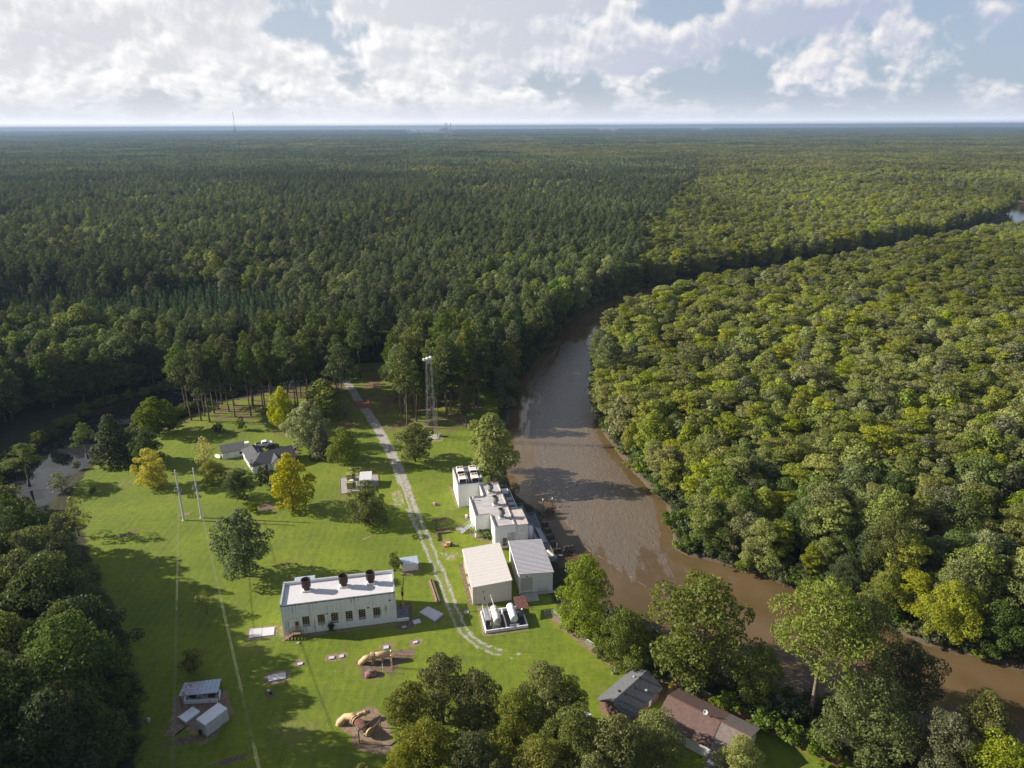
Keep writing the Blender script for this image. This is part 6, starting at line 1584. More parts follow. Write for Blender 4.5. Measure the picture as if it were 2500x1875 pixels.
# right hand block and low annexe
o = thing('screen_house', 'white extension with a tan flat roof on the river side of the hall', 'building', a, rz); HD = 6.1
MB().prism([(5.36, .35), (8.5, .35), (8.5, 7.6), (5.36, 7.6)], -1.5, HD).build('wall', mat('mottled_white_render', (.62, .62, .60), .8, stain=(.30, .30, .29), sk=.5, streak=True), o)
MB().prism([(5.37, .2), (8.62, .2), (8.62, 7.7), (5.37, 7.7)], HD + .003, HD + .14).build('roof', mat('tan_roof_membrane', (.46, .40, .36), .85, stain=(.30, .26, .24), sk=.55), o)
MB().lathe([(.02, -.05), (.85, 0), (.85, 2.9), (.6, 3.15), (.02, 3.25)], 18, (9.5, 2.4, .8)).build('white_tank', WHITE, o, True)
o = thing('annexe', 'low annexe with a dark panelled roof along the river side', 'building', a, rz); HC = 4.6
MB().prism([(5.36, 9.5), (8.1, 9.5), (8.1, 21.5), (5.36, 21.5)], -1.5, HC).build('wall', WHITE, o)
pr = MB(); par(pr, [(5.37, 9.4), (8.2, 9.4), (8.2, 21.6), (5.37, 21.6)], .14, HC + .003, HC + .22); pr.build('parapet', WHITE, o); MB().box(5.52, 8.05, 9.55, 21.45, HC + .003, HC + .08).build('roof', mat('dark_roof_felt', (.11, .11, .12)), o)
for y0_, y1_ in ((10.0, 11.6), (12.9, 14.3), (15.6, 16.9)): MB().box(6.3, 7.9, y0_, y1_, HC + .083, HC + .2).build('roof_hatch', mat('tan_roof_membrane', (.46, .40, .36)), o)
MB().box(5.7, 7.5, 19.4, 20.9, HC + .083, HC + .9).build('air_handler', WHITE, o)
# intake platform, gangway and pile clusters
o = thing('intake_deck', 'dark steel and concrete intake deck between the hall and the water', 'deck', a, rz)
MB().box(8.7, 13.6, -8.5, 13.6, -1.6, .35).build('deck_slab', CONCDARK, o); MB().box(13.62, 16.2, -5.5, 11.0, -1.8, -.45).build('lower_apron', mat('muddy_concrete', (.17, .14, .11), .9, var=.3), o)
for i in range(5): MB().box(9.0 + i * .62, 9.5 + i * .62, -1.0, 8.8, .354, .42).build('grating_panel', GREYMETAL if i % 2 else CONCDARK, o)
railing(o, [(8.75, 13.4, .35), (13.4, 13.4, .35), (13.4, 5.5, .35)], 1.05, BLUEGREY); railing(o, [(13.4, 3.5, .35), (13.4, -8.3, .35), (8.8, -8.3, .35)], 1.05, GREYMETAL)
for i in range(5):
    MB().box(13.8, 16.0, -4.5 + i * 3.2, -4.3 + i * 3.2, -.445, .9).build('screen_rib', WOODDARK, o)
MB().box(15.9, 16.05, -5.0, 9.0, .0, .25).build('screen_beam', WOODDARK, o)
for x, y in ((9.4, -3.8), (10.6, -2.6), (11.3, 9.9)): MB().tube((x, y, .35), (x, y, 1.6), .32, 10).build('pump_motor', BLACK, o)
MB().slab([(12.0, -.5, 1.0), (13.4, -.5, .5), (13.4, 6.5, .5), (12.0, 6.5, 1.0)], .1).build('sloping_screen', GREYMETAL, o); MB().cyl_h((13.2, -5.6, .3), .4, 3.6, (.35, -1, 0), 12, .2).build('float_tank', CONC, o, True)
st = thing('gangway_stair', 'blue grey gangway stair with tall handrails down to the intake deck', 'stair', a, rz)
stairs(st, (9.7, 14.0, 2.4), (11.0, 5.6, .42), 1.1, 12, GREYMETAL, rm=BLUEGREY); MB().box(8.2, 10.4, 14.02, 15.4, 2.3, 2.42).build('landing', GREYMETAL, st); railing(st, [(8.25, 15.35, 2.42), (10.35, 15.35, 2.42), (10.35, 14.1, 2.42)], 1.05, BLUEGREY)
for x, y in ((8.4, 15.2), (10.2, 15.2), (10.2, 14.2)): MB().tube((x, y, -1.5), (x, y, 2.3), .07, 5).build('leg', GREYMETAL, st)
for k, (x, y, lab) in enumerate(((1620, 850, 'upstream cluster of dark mooring piles in the river'), (1872, 1380, 'downstream cluster of dark mooring piles in the river'))):
    q = at(*c5(x, y), WATER_Z); o = thing('pile_cluster', lab, 'mooring piles', q, rz, 'mooring pile clusters')
    for i in range(6):
        t = (i - 2.5) * .46; MB().tube((t, .2 * (i % 2), -2.2), (t * .92, .15 * (i % 2), 2.1), .17, 8, .15).build('pile', WOODDARK, o)
    for z in (.5, 1.5): MB().box(-1.5, 1.5, -.28, -.15, z, z + .22).build('waler', WOODDARK, o)
    MB().box(-3.2, -1.35, -.5, .6, .9, 1.05).build('footboard', WOODDARK, o)
    for x_ in (-3.0, -1.6): MB().tube((x_, .5, -2.2), (x_, .5, .9), .12, 6).build('support', WOODDARK, o)
for i, (x, y, z) in enumerate(((1525, 760, 2.6), (1650, 745, 2.6), (1712, 1345, 2.2))):
    q = at(*c5(x, y), WATER_Z); o = thing('marker_pile', ['white capped marker pile nearest the gangway', 'white capped marker pile at the upstream pile cluster', 'slim white post beside the downstream piles'][i], 'marker pile', q, 0, 'white topped marker piles')
    MB().tube((0, 0, -1.5), (0, 0, z - .5), .13, 8).build('pile', WOODDARK if i < 2 else WHITE, o); MB().lathe([(.17, z - .5), (.17, z - .15), (.02, z + .1)], 10).build('cap', WHITE, o)

# ---------------------------------------------------------------- the two metal buildings
a = at(*c6(580, 980)); rz = rad(11.3); W_, D_, h0_, h1_ = 8.75, 15.2, 4.7, 5.35
o = thing('cream_metal_building', 'cream metal building with a plain pale sloping roof', 'building', a, rz)
mb = MB(); mb.prism([(0, 0), (W_, 0), (W_, D_), (0, D_)], 0, [h0_, h1_, h1_, h0_]); ribs(mb, .15, W_ - .15, 0, .1, lambda x: h0_ + (h1_ - h0_) * x / W_ - .12, .32, .06, .03)
for y in np.arange(.3, D_, .4): mb.box(-.03, -.003, y, y + .07, .1, h0_ - .12)
mb.build('wall', CREAM, o)
MB().slab([(-.18, -.2, h0_ + .08), (W_ + .15, -.2, h1_ + .08), (W_ + .15, D_ + .15, h1_ + .08), (-.18, D_ + .15, h0_ + .08)], .07).build('roof', CREAMROOF, o)
sm = MB()
for y in np.arange(1.1, D_, 1.25): sm.slab([(-.18, y, h0_ + .095), (W_ + .15, y, h1_ + .095), (W_ + .15, y + .03, h1_ + .095), (-.18, y + .03, h0_ + .095)], .013)
sm.build('roof_seam', CREAMROOF, o); MB().slab([(-.3, -.2, h0_ - .02), (-.182, -.2, h0_ - .02), (-.182, D_ + .1, h0_ - .02), (-.3, D_ + .1, h0_ - .02)], .14).build('gutter', WHITE, o)
d_ = MB().box(1.95, 2.95, -.06, -.035, .05, 2.2).build('door', CREAM, o); MB().box(2.5, 2.68, -.075, -.061, 1.0, 1.9).build('door_pane', DARK, d_)
MB().lathe([(.16, 0), (.16, .12), (.02, .2)], 8, (2.4, -.15, 3.2)).build('wall_lamp', BLACK, o)
for y in (3.0, 6.8): h_ = MB(); h_.slab([(-.7, y, 2.7), (-.03, y, 3.1), (-.03, y + .9, 3.1), (-.7, y + .9, 2.7)], .05); h_.build('vent_hood', RUST, o); MB().box(-.06, -.033, y + .1, y + .8, 2.1, 2.9).build('wall_vent', DARK, o)
strip(c6, [(410, 420), (450, 600), (510, 800), (560, 990)], .7, DIRTD, .4); strip(c6, [(560, 992), (800, 962), (1095, 928)], .45, DIRTD, .3)
a = at(*c6(1205, 830)); rz = rad(9.5); W_, D_, h0_, h1_ = 7.75, 13.6, 5.25, 4.95
o = thing('white_metal_building', 'white metal building with a ribbed grey roof and a buff roller door', 'building', a, rz)
mb = MB(); rd = (.3, 3.05, .28, 4.1)
mb.prism([(0, .3), (W_, .3), (W_, D_), (0, D_)], 0, [h0_, h1_, h1_, h0_]); mb.prism([(0, 0), (rd[0], 0), (rd[0], .298), (0, .298)], 0, h0_ - .02); mb.prism([(rd[1], 0), (W_, 0), (W_, .298), (rd[1], .298)], 0, [h0_ - .14, h1_ - .01, h1_ - .01, h0_ - .14]); mb.prism([(rd[0] + .002, 0), (rd[1] - .002, 0), (rd[1] - .002, .298), (rd[0] + .002, .298)], rd[3], h0_ - .14)
ribs(mb, rd[1] + .2, W_ - .15, 0, .1, h1_ - .14, .3, .06, .03); mb.build('wall', WHITE, o)
rdp = MB()
for i in range(13): z = rd[2] + .35 + i * (rd[3] - rd[2] - .35) / 13; rdp.box(rd[0] + .05, rd[1] - .05, .16, .2, z + .012, z + (rd[3] - rd[2] - .35) / 13 - .012)
rdp.build('roller_door', BUFF, o); MB().box(rd[0] + .05, rd[1] - .05, .12, .21, rd[2], rd[2] + .34).build('door_rail', WHITE, o); MB().box(rd[0] + .05, rd[1] - .05, .215, .295, rd[2], rd[3]).build('door_back', DARK, o)
MB().lathe([(.18, 0), (.18, .12), (.02, .22)], 8, (1.7, -.16, 4.5)).build('wall_lamp', BLACK, o)
rf = [(-.2, -.25), (W_ + .2, -.25), (W_ + .2, D_ + .2), (-.2, D_ + .2)]; zr = lambda x: h0_ + .1 + (h1_ - h0_) * x / W_
MB().slab([(x, y, zr(x)) for x, y in rf], .08).build('roof', mat('grey_rib_valley', (.30, .285, .30), .5, .2, var=.08), o)
for y in np.arange(-.15, D_ + .05, .52): MB().slab([(-.2, y, zr(-.2) + .085), (W_ + .2, y, zr(W_ + .2) + .085), (W_ + .2, y + .24, zr(W_ + .2) + .085), (-.2, y + .24, zr(-.2) + .085)], .08).build('roof_rib', mat('pale_grey_roof_sheet', (.55, .53, .55), .4, .2, var=.06), o)
MB().box(-.32, -.21, -.25, D_ + .2, zr(-.2) - .18, zr(-.2) + .1).build('rake_trim', WHITE, o); railing(o, [(4.3, -.5, 0), (6.2, -.5, 0)], 1.1, BLACK, name='guard_rail')
q = thing('concrete_apron', 'grey concrete apron in front of the buff roller door', 'apron', a, rz); MB().box(.0, 4.0, -3.2, -.05, 0, .12).build('slab', CONC, q); MB().box(4.05, 8.4, -.9, -.1, 0, .1).build('slab', CONC, q)
# links behind the metal buildings
q = at(*c5(1000, 1340)); o = thing('rear_gantry', 'small steel walkway with steps between the pumping hall and the metal buildings', 'walkway', q, rad(12))
MB().box(-1.6, 1.4, 0, 1.3, 1.9, 2.0).build('deck', GALV, o); railing(o, [(-1.5, .05, 2.0), (1.3, .05, 2.0), (1.3, 1.25, 2.0)], 1.0, GALV); stairs(o, (.2, 1.3, 1.95), (.2, 4.2, .1), 1.0, 7, RUST, rm=GALV)
for x in (-1.5, 1.3):
    for y in (.1, 1.2): MB().tube((x, y, 0), (x, y, 1.9), .06, 5).build('leg', GREYMETAL, o)

# ---------------------------------------------------------------- tank yard
a = at(*c6(752, 1368)); rz = rad(11.5); W_, D_ = 9.1, 6.7
strip(c6, [(660, 1010), (700, 1180), (735, 1390)], .6, DIRT, .4); strip(c6, [(735, 1392), (1000, 1350), (1340, 1305)], .5, DIRT, .4)
o = thing('tank_bund', 'low white walled bund divided in two for the fuel tanks', 'bund', a, rz)
MB().box(.2, W_ - .2, .2, D_ - .2, 0, .06).build('floor', mat('oily_concrete_floor', (.055, .055, .055), .7, var=.4), o)
for x0_, x1_, y0_, y1_ in ((0, W_, 0, .2), (0, W_, D_ - .2, D_), (0, .2, .202, D_ - .202), (W_ - .2, W_, .202, D_ - .202), (4.5, 4.7, .202, D_ - .202)): MB().box(x0_, x1_, y0_, y1_, 0, .75).build('wall', WHITEOLD, o)
for i, (x, m_, lab) in enumerate(((2.75, RUSTWHITE, 'rust streaked white fuel tank lying beside the access platform'), (6.35, WHITE, 'clean white fuel tank lying next to the rusty lean-to'))):
    c, s_ = cos(rz), sin(rz); ly = 3.4; t = thing('fuel_tank', lab, 'tank', (a[0] + x * c - ly * s_, a[1] + x * s_ + ly * c, .06), rz, 'horizontal fuel tanks')
    MB().cyl_h((0, 0, 1.75), .82, 4.5, (0, 1, 0), 22, .16).build('shell', m_, t, True)
    for y in (-1.5, 1.5): MB().box(-.7, .7, y - .18, y + .18, 0, 1.15).build('saddle', CONC, t)
    MB().tube((0, .4, 2.55), (0, .4, 2.85), .14, 8).build('filler', m_, t)
    if i == 0:
        MB().path([(0, 1.3, 2.5), (-.25, 2.2, 3.6), (-.55, 3.2, 4.6)], .09, 6).build('vent_pipe', RUSTWHITE, t); MB().path([(.2, .5, 2.55), (.45, 1.0, 3.0), (.2, 1.8, 2.7)], .06, 5).build('hose', RUST, t)
    else: MB().box(-1.0, 1.0, -2.75, -2.3, 0, .6).build('step_block', WHITE, t)
pl = thing('access_platform', 'white railed access platform at the left edge of the tank bund', 'platform', a, rz)
MB().box(.25, 1.6, 2.2, 6.4, 1.5, 1.6).build('deck', GREYMETAL, pl); railing(pl, [(.3, 2.25, 1.6), (.3, 6.35, 1.6), (1.55, 6.35, 1.6)], 1.05, WHITE); railing(pl, [(1.55, 5.0, 1.6), (1.55, 2.25, 1.6), (.32, 2.25, 1.6)], 1.05, WHITE)
for x in (.35, 1.5):
    for y in (2.3, 4.3, 6.3): MB().box(x - .06, x + .06, y - .06, y + .06, 0, 1.5).build('leg', WHITE, pl)
ln = thing('rusty_lean_to', 'rusty corrugated lean-to roof on thin posts beside the clean tank', 'shelter', a, rz)
mb = MB()
for i in range(9): x = 7.35 + i * .31; mb.slab([(x, 3.4, 2.5), (x + .16, 3.4, 2.56), (x + .16, 7.0, 3.06), (x, 7.0, 3.0)], .04); mb.slab([(x + .16, 3.4, 2.56), (x + .31, 3.4, 2.5), (x + .31, 7.0, 3.0), (x + .16, 7.0, 3.06)], .04)
mb.build('roof', mat('red_rust_sheet', (.11, .045, .040), .85, var=.3, vs=1.5, stain=(.08, .035, .03), sk=.5), ln)
for x, y, z in ((7.45, 3.5, 2.4), (10.0, 3.5, 2.4), (7.45, 6.9, 2.9), (10.0, 6.9, 2.9)): MB().tube((x, y, 0), (x, y, z), .05, 5).build('post', RUST, ln)
MB().tube((8.9, 1.0, .75), (8.7, 2.9, .95), .06, 5).build('yellow_bar', YELLOW, ln); MB().box(8.0, 9.0, 3.8, 4.6, .06, 1.3).build('pump_set', GREYMETAL, ln)
q = at(*c6(490, 1078)); o = thing('well_lid', 'round pale well lid in the grass by the wheel tracks', 'lid', q); MB().lathe([(.62, 0), (.6, .14), (.02, .18)], 14).build('lid', CONC, o)

# ---------------------------------------------------------------- fence
fpx = [c6(1548, 1122), c6(1640, 1105), c6(1660, 1112), c6(1800, 1245), c6(1930, 1350), c6(2060, 1460), c6(2212, 1570), c7(240, 215), c7(330, 290), c7(430, 355), c7(520, 410)]
fpx2 = [c7(880, 512), c7(1010, 560), c7(1110, 605), c7(1210, 655), c7(1325, 705), c7(1440, 755), c7(1560, 800), c7(1700, 870), c7(1850, 945), c7(2000, 1010), c7(2110, 1058)]
def fence(pts_, label):
    pts_ = [np.array(at(*p)) for p in pts_]; a_ = pts_[0]; o = thing('chain_link_fence', label, 'fence', tuple(a_)); loc = [p - a_ for p in pts_]; Hf = 1.25
    for p in loc: MB().tube((p[0], p[1], -.1), (p[0], p[1], Hf + .08), .045, 6).build('post', GALV, o)
    mw = MB()
    for p, q in zip(loc[:-1], loc[1:]):
        MB().tube((p[0], p[1], Hf), (q[0], q[1], Hf), .03, 5).build('top_rail', GALV, o)
        L_ = np.linalg.norm(q - p); n = max(3, int(L_ / .26)); d = (q - p) / L_; nn = np.array([-d[1], d[0], 0]) * .009
        for i in range(n):
            for s_ in (1, -1):
                x0_, x1_ = (i / n, (i + 1) / n) if s_ > 0 else ((i + 1) / n, i / n)
                for k in range(4):
                    A = p + (q - p) * (x0_ + (x1_ - x0_) * (k % 2)); B = p + (q - p) * (x0_ + (x1_ - x0_) * ((k + 1) % 2)); z0, z1 = Hf * k / 4 + .02, Hf * (k + 1) / 4
                    dd = d * .009; mw.add([tuple(A - dd + (0, 0, z0)), tuple(A + dd + (0, 0, z0)), tuple(B + dd + (0, 0, z1)), tuple(B - dd + (0, 0, z1))], [(0, 1, 2, 3)])
    mw.build('wire_mesh', GALV, o, kind='stuff')
fence(fpx, 'chain link fence running from the tank yard down to the grey roofed house'); fence(fpx2, 'chain link fence running behind the brown roofed house')
strip(c6, [(1540, 1110), (1640, 1120), (1780, 1265), (1920, 1375), (2050, 1480), (2212, 1590)], .9, DIRT, .7); strip(c7, [(60, 90), (230, 225), (330, 300), (430, 370), (500, 420)], .8, DIRT, .7)
strip(c7, [(860, 515), (1010, 575), (1210, 670), (1440, 775), (1560, 825), (1700, 900), (1850, 985), (2000, 1050), (2212, 1140)], 1.1, DIRTRED, .9)
patch([at(*c7(x, y))[:2] for x, y in ((780, 480), (900, 520), (900, 640), (740, 720))], DIRTD, feather=.8)

# ---------------------------------------------------------------- the two houses, lower right
def gable_house(o, L, W, e, r, roof_m, wall_m, split=None, ov=.45):
    """ridge along local x, centred"""
    mb = MB(); mb.prism([(-L / 2, -W / 2), (L / 2, -W / 2), (L / 2, W / 2), (-L / 2, W / 2)], 0, e)
    for x, k in ((-L / 2, 1), (L / 2, -1)): mb.add([(x, -W / 2, e), (x, W / 2, e), (x, 0, r - .12)], [(0, 1, 2)] if k < 0 else [(0, 2, 1)])
    mb.build('wall', wall_m, o); xs_ = [(-L / 2 - ov, L / 2 + ov, roof_m)] if split is None else [(-L / 2 - ov, split[0], roof_m), (split[0] + .02, L / 2 + ov, split[1])]
    for i, (x0_, x1_, m_) in enumerate(xs_):
        k = (r - e) / (W / 2)
        MB().slab([(x0_, -W / 2 - ov, e - k * ov + .12), (x1_, -W / 2 - ov, e - k * ov + .12), (x1_, 0, r + .12), (x0_, 0, r + .12)], .16).add([], []).build('roof_slope', m_, o)
        MB().slab([(x1_, W / 2 + ov, e - k * ov + .12), (x0_, W / 2 + ov, e - k * ov + .12), (x0_, .01, r + .12), (x1_, .01, r + .12)], .16).build('roof_slope', m_, o)


A = [np.array(at(*c7(x, y), 2.9)) for x, y in ((335, 640), (590, 420), (850, 545), (600, 810))]
rc = np.array(at(*c7(570, 575), 4.3)); ang = math.atan2((A[1] - A[0])[1], (A[1] - A[0])[0]); cen = (A[0] + A[1] + A[2] + A[3]) / 4; Lh = np.linalg.norm(A[1] - A[0]) + .6; Wh = np.linalg.norm(A[2] - A[1])
gh = thing('grey_roofed_house', 'brick house with a charcoal shingle gable roof by the fence', 'house', (cen[0], cen[1], 0), ang)
gable_house(gh, Lh - .8, Wh - .8, 2.7, 4.35, mat('charcoal_shingles', (.105, .108, .118), .9, var=.2, vs=2.5, bump=.4, bs=12), BRICK)
MB().box(1.6, 2.3, -Wh / 2 + .36, -Wh / 2 + .395, .3, 2.2).build('window', WHITE, gh)
for i, (x, y) in enumerate(((625, 488), (670, 510), (630, 577), (722, 572), (510, 603), (555, 627), (445, 735), (810, 567))):
    p = np.array(at(*c7(x, y), 3.9)); dx_, dy_ = p[0] - cen[0], p[1] - cen[1]; lx, ly = dx_ * cos(ang) + dy_ * sin(ang), -dx_ * sin(ang) + dy_ * cos(ang); z = 4.47 - abs(ly) * (1.65 / (Wh / 2 - .4))
    v_ = MB(); v_.tube((lx, ly, z - .1), (lx, ly, z + .22), .09, 8); v_.lathe([(.24, .15), (.26, .22), (.2, .36), (.02, .4)], 10, (lx, ly, z)); v_.build('roof_vent', BLACK if i % 3 else GALV, gh)
def dish(label, loc, rz, k=.55):
    o = thing('satellite_dish', label, 'satellite dish', loc, rz); MB().path([(-.4, 0, 0), (0, 0, .9)], .03, 5).tube((.4, 0, 0), (0, 0, .9), .03, 5).build('mount', GALV, o)
    d = MB(); d.lathe([(.02, 0), (k * .6, .06), (k, .2), (k * .98, .22), (k * .58, .09), (.02, .03)], 18); b_ = d.build('reflector', WHITE, o, True); b_.location = (0, -.1, 1.05); b_.rotation_euler = (rad(50), 0, 0)
    MB().tube((0, -.15, 1.0), (0, -.65, 1.35), .02, 4).build('feed_arm', GALV, o)
q = at(*c7(575, 408), 2.6); dish('large white satellite dish at the top corner of the charcoal roof', (q[0], q[1], 2.55), rad(20), .62)
q = at(*c7(463, 455)); o = thing('garden_tub', 'small pale blue tub on the bare ground by the charcoal roof', 'tub', q); MB().lathe([(.3, 0), (.38, .5), (.36, .55), (.32, .5), (.3, .1), (.02, .1)], 12).build('tub', ROOFBLUE, o)
p0, p1 = np.array(at(*c7(890, 622), 4.8)), np.array(at(*c7(1530, 942), 4.8)); ang = math.atan2((p1 - p0)[1], (p1 - p0)[0]); Lb = np.linalg.norm(p1 - p0); cen = (p0 + p1) / 2
bh = thing('brown_roofed_house', 'long house with a brown and taupe shingle roof beside the fence', 'house', (cen[0], cen[1], 0), ang); BW = 8.4
gable_house(bh, Lb - .7, BW, 2.9, 4.65, BROWNSH, WHITE, (.15 * Lb, TAUPESH))
# cross wing towards the viewer
wx0, wx1 = .15 * Lb + .3, Lb / 2 - .2
MB().prism([(wx0 + .4, -BW / 2 - 2.6), (wx1 - .2, -BW / 2 - 2.6), (wx1 - .2, -BW / 2 - .01), (wx0 + .4, -BW / 2 - .01)], 0, 2.2).build('front_room', WHITE, bh)
k = (4.65 - 2.9) / (BW / 2); MB().slab([(wx0, -BW / 2 - 3.0, 2.9 - k * 3.0 + .13), (wx1 + .2, -BW / 2 - 3.0, 2.9 - k * 3.0 + .13), (wx1 + .2, -BW / 2 - .44, 2.9 - k * .44 + .13), (wx0, -BW / 2 - .44, 2.9 - k * .44 + .13)], .14).build('front_roof', TAUPESH, bh)
MB().box(wx0 + 1.4, wx0 + 2.5, -BW / 2 - 2.64, -BW / 2 - 2.605, .8, 1.8).build('window', GLASS, bh)
fl = MB(); fl.slab([(.15 * Lb - .06, -BW / 2 - .4, 2.9 - k * .4 + .16), (.15 * Lb + .1, -BW / 2 - .4, 2.9 - k * .4 + .16), (.15 * Lb + .1, 0, 4.65 + .16), (.15 * Lb - .06, 0, 4.65 + .16)], .03); fl.build('valley_flashing', RUSTDARK, bh)
rc_ = MB(); rc_.box(-Lb / 2, Lb / 2, -.12, .14, 4.775, 4.83); rc_.build('ridge_cap', mat('rust_brown_ridge', (.125, .068, .052), .9), bh)
q = at(*c7(1172, 790), 4.3); dish('small white satellite dish near the ridge of the brown roof', (q[0], q[1], 4.35), rad(-10), .42)
q = at(*c7(985, 935), 3.2); o = thing('roof_antenna', 'pale bent antenna bracket on the front eave of the brown roof', 'antenna', (q[0], q[1], 3.0), ang); MB().path([(-.5, 0, 0), (0, 0, .5), (.6, 0, .55)], .06, 6).build('arm', WHITE, o); MB().tube((-.5, 0, 0), (-.4, 0, .7), .04, 5).build('bracket', WHITE, o)
q = at(*c7(1145, 1003), 2.9); o = thing('roof_bracket', 'black angle bracket on the taupe roof edge', 'bracket', (q[0], q[1], 2.95), 0); MB().box(-.4, .5, -.05, .05, 0, .1).build('arm', BLACK, o); MB().box(-.5, -.41, -.05, .05, 0, .5).build('upright', BLACK, o)
q = at(*c7(905, 600)); o = thing('yellow_kayak', 'bright yellow kayak standing beside the brown roof corner', 'kayak', (q[0], q[1], 1.2), .6); MB().cyl_h((0, 0, .6), .32, 1.1, (1, .3, 0), 12, .5).build('hull', mat('bright_yellow_plastic', (.65, .42, .03), .4), o, True); MB().box(-.4, .4, -.25, .25, -1.2, .28).build('stand', WOOD, o)
q = at(*c7(225, 850)); o = thing('parked_trailer', 'white trailer half hidden by trees beside the charcoal roof', 'trailer', (q[0], q[1], 0), rad(45)); MB().box(-1.5, 1.5, -.9, .9, .5, 1.9).build('body', WHITE, o)
for x in (-.5, .5):
    for y in (-.85, .85): MB().cyl_h((x, y, .35), .34, .2, (0, 1, 0), 12, .01).build('wheel', BLACK, o)

# ---------------------------------------------------------------- lattice tower
a = at(1055, 1068); th = 29.2; tw = thing('lattice_tower', 'tall grey steel lattice tower with white dishes at the top', 'tower', a, rad(20))
px_patch(c10, [(1380, 1470), (1420, 1460), (1520, 1470), (1530, 1510), (1400, 1520)], SAND, feather=.4, wob=.1)
MB().box(-2.1, 2.1, -2.0, 2.0, -.05, .16).build('footing', CONC, tw)
hw = lambda z: 1.55 - .85 * z / th; cs4 = [(-1, -1), (1, -1), (1, 1), (-1, 1)]
for sx, sy in cs4: MB().tube((sx * hw(0), sy * hw(0), .1), (sx * hw(th), sy * hw(th), th), .065, 6, .045).build('leg', TOWERSTEEL, tw)
nb = 14
for i in range(nb):
    z0, z1 = th * i / nb, th * (i + 1) / nb
    for k in range(4):
        p, q = cs4[k], cs4[(k + 1) % 4]; s_ = (i + k) % 2
        A_ = (p[0] * hw(z0), p[1] * hw(z0), z0 + .1); B_ = (q[0] * hw(z1), q[1] * hw(z1), z1); C_ = (q[0] * hw(z0), q[1] * hw(z0), z0 + .1); D_ = (p[0] * hw(z1), p[1] * hw(z1), z1)
        MB().tube(*((A_, B_) if s_ else (C_, D_)), .026, 4).build('brace', TOWERSTEEL, tw); MB().tube(D_, B_, .026, 4).build('girt', TOWERSTEEL, tw)
for k, (x, y, z, r_) in enumerate(((-1.6, -.6, 28.3, .55), (.5, -.9, 28.7, .72), (-.6, -.9, 28.6, .6))):
    d = MB(); d.lathe([(.02, .1), (r_ * .6, .05), (r_, -.12), (r_, .25), (.02, .32)], 16); b_ = d.build('dish', WHITE, tw, True); b_.location = (x, y, z); b_.rotation_euler = (rad(90), 0, rad(-20 * k)); MB().tube((x, y + .1, z), (x * .5, 0, z), .06, 5).build('dish_arm', GALV, tw)
MB().tube((.7, .7, 27.5), (.7, .7, 31.2), .03, 5).build('lightning_rod', GALV, tw); MB().tube((.2, .2, .1), (.2, .2, th), .06, 5).build('cable_run', BLACK, tw)
MB().box(2.3, 3.3, -.9, .3, .0, 1.1).build('cabinet', GREYMETAL, tw)

# ---------------------------------------------------------------- small things about the grounds
q = at(*c5(60, 735)); px_patch(c5, [(5, 745), (20, 705), (110, 700), (165, 735), (100, 760)], DIRTD, feather=.25)
o = thing('wellhead', 'small tan wellhead stump on a bare oval by the white block', 'wellhead', q); MB().lathe([(.35, 0), (.35, .5), (.45, .52), (.45, .62), (.3, .64), (.28, .85), (.02, .9)], 12).build('casing', TAN, o); MB().box(-.7, .8, -.08, .08, .3, .42).build('cross_pipe', RUST, o)
q = at(*c5(492, 905)); px_patch(c5, [(425, 900), (450, 875), (530, 880), (530, 940), (450, 945)], DIRTD, feather=.25)
o = thing('wellhead', 'cream wellhead cap beside the wall of the pumping hall', 'wellhead', q); MB().lathe([(.3, 0), (.3, .6), (.4, .62), (.38, .8), (.02, .9)], 12).build('casing', CREAM, o); MB().tube((.25, 0, .3), (.7, 0, .25), .07, 6).build('outlet', RUST, o)
px_patch(c5, [(140, 1310), (150, 1210), (270, 1190), (310, 1310), (200, 1330)], DIRT, feather=.3)
q = at(*c5(235, 1290)); o = thing('pump_skid', 'yellow pump skid with engine on a bare patch beside the road', 'pump', q, rad(10))
MB().box(-.9, 1.3, -.5, .7, .15, .3).build('skid', YELLOW, o); MB().box(-.3, .8, -.3, .6, .3, 1.0).build('engine', TAN, o); MB().tube((-.8, 0, .3), (-.9, .1, 2.1), .07, 6).build('stack', YELLOW, o); MB().box(.82, 1.4, -.4, .4, .3, .8).build('pump_end', RUSTDARK, o)
for x in (-.6, .9): MB().cyl_h((x, -.55, .2), .22, .14, (0, 1, 0), 12, .01).build('wheel', BLACK, o)
b0, b1 = at(*c5(305, 1295)), at(*c5(372, 1300)); o = thing('saw_horse', 'dark green low trestle next to the yellow pump skid', 'trestle', b0, 0); d = (b1[0] - b0[0], b1[1] - b0[1]); MB().tube((0, 0, .75), (d[0], d[1], .75), .06, 5).build('beam', OLIVE, o)
for t in (0.05, .95): MB().tube((d[0] * t - .2, d[1] * t, 0), (d[0] * t, d[1] * t, .72), .05, 5).build('leg', OLIVE, o); MB().tube((d[0] * t + .2, d[1] * t, 0), (d[0] * t, d[1] * t, .72), .05, 5).build('leg', OLIVE, o)
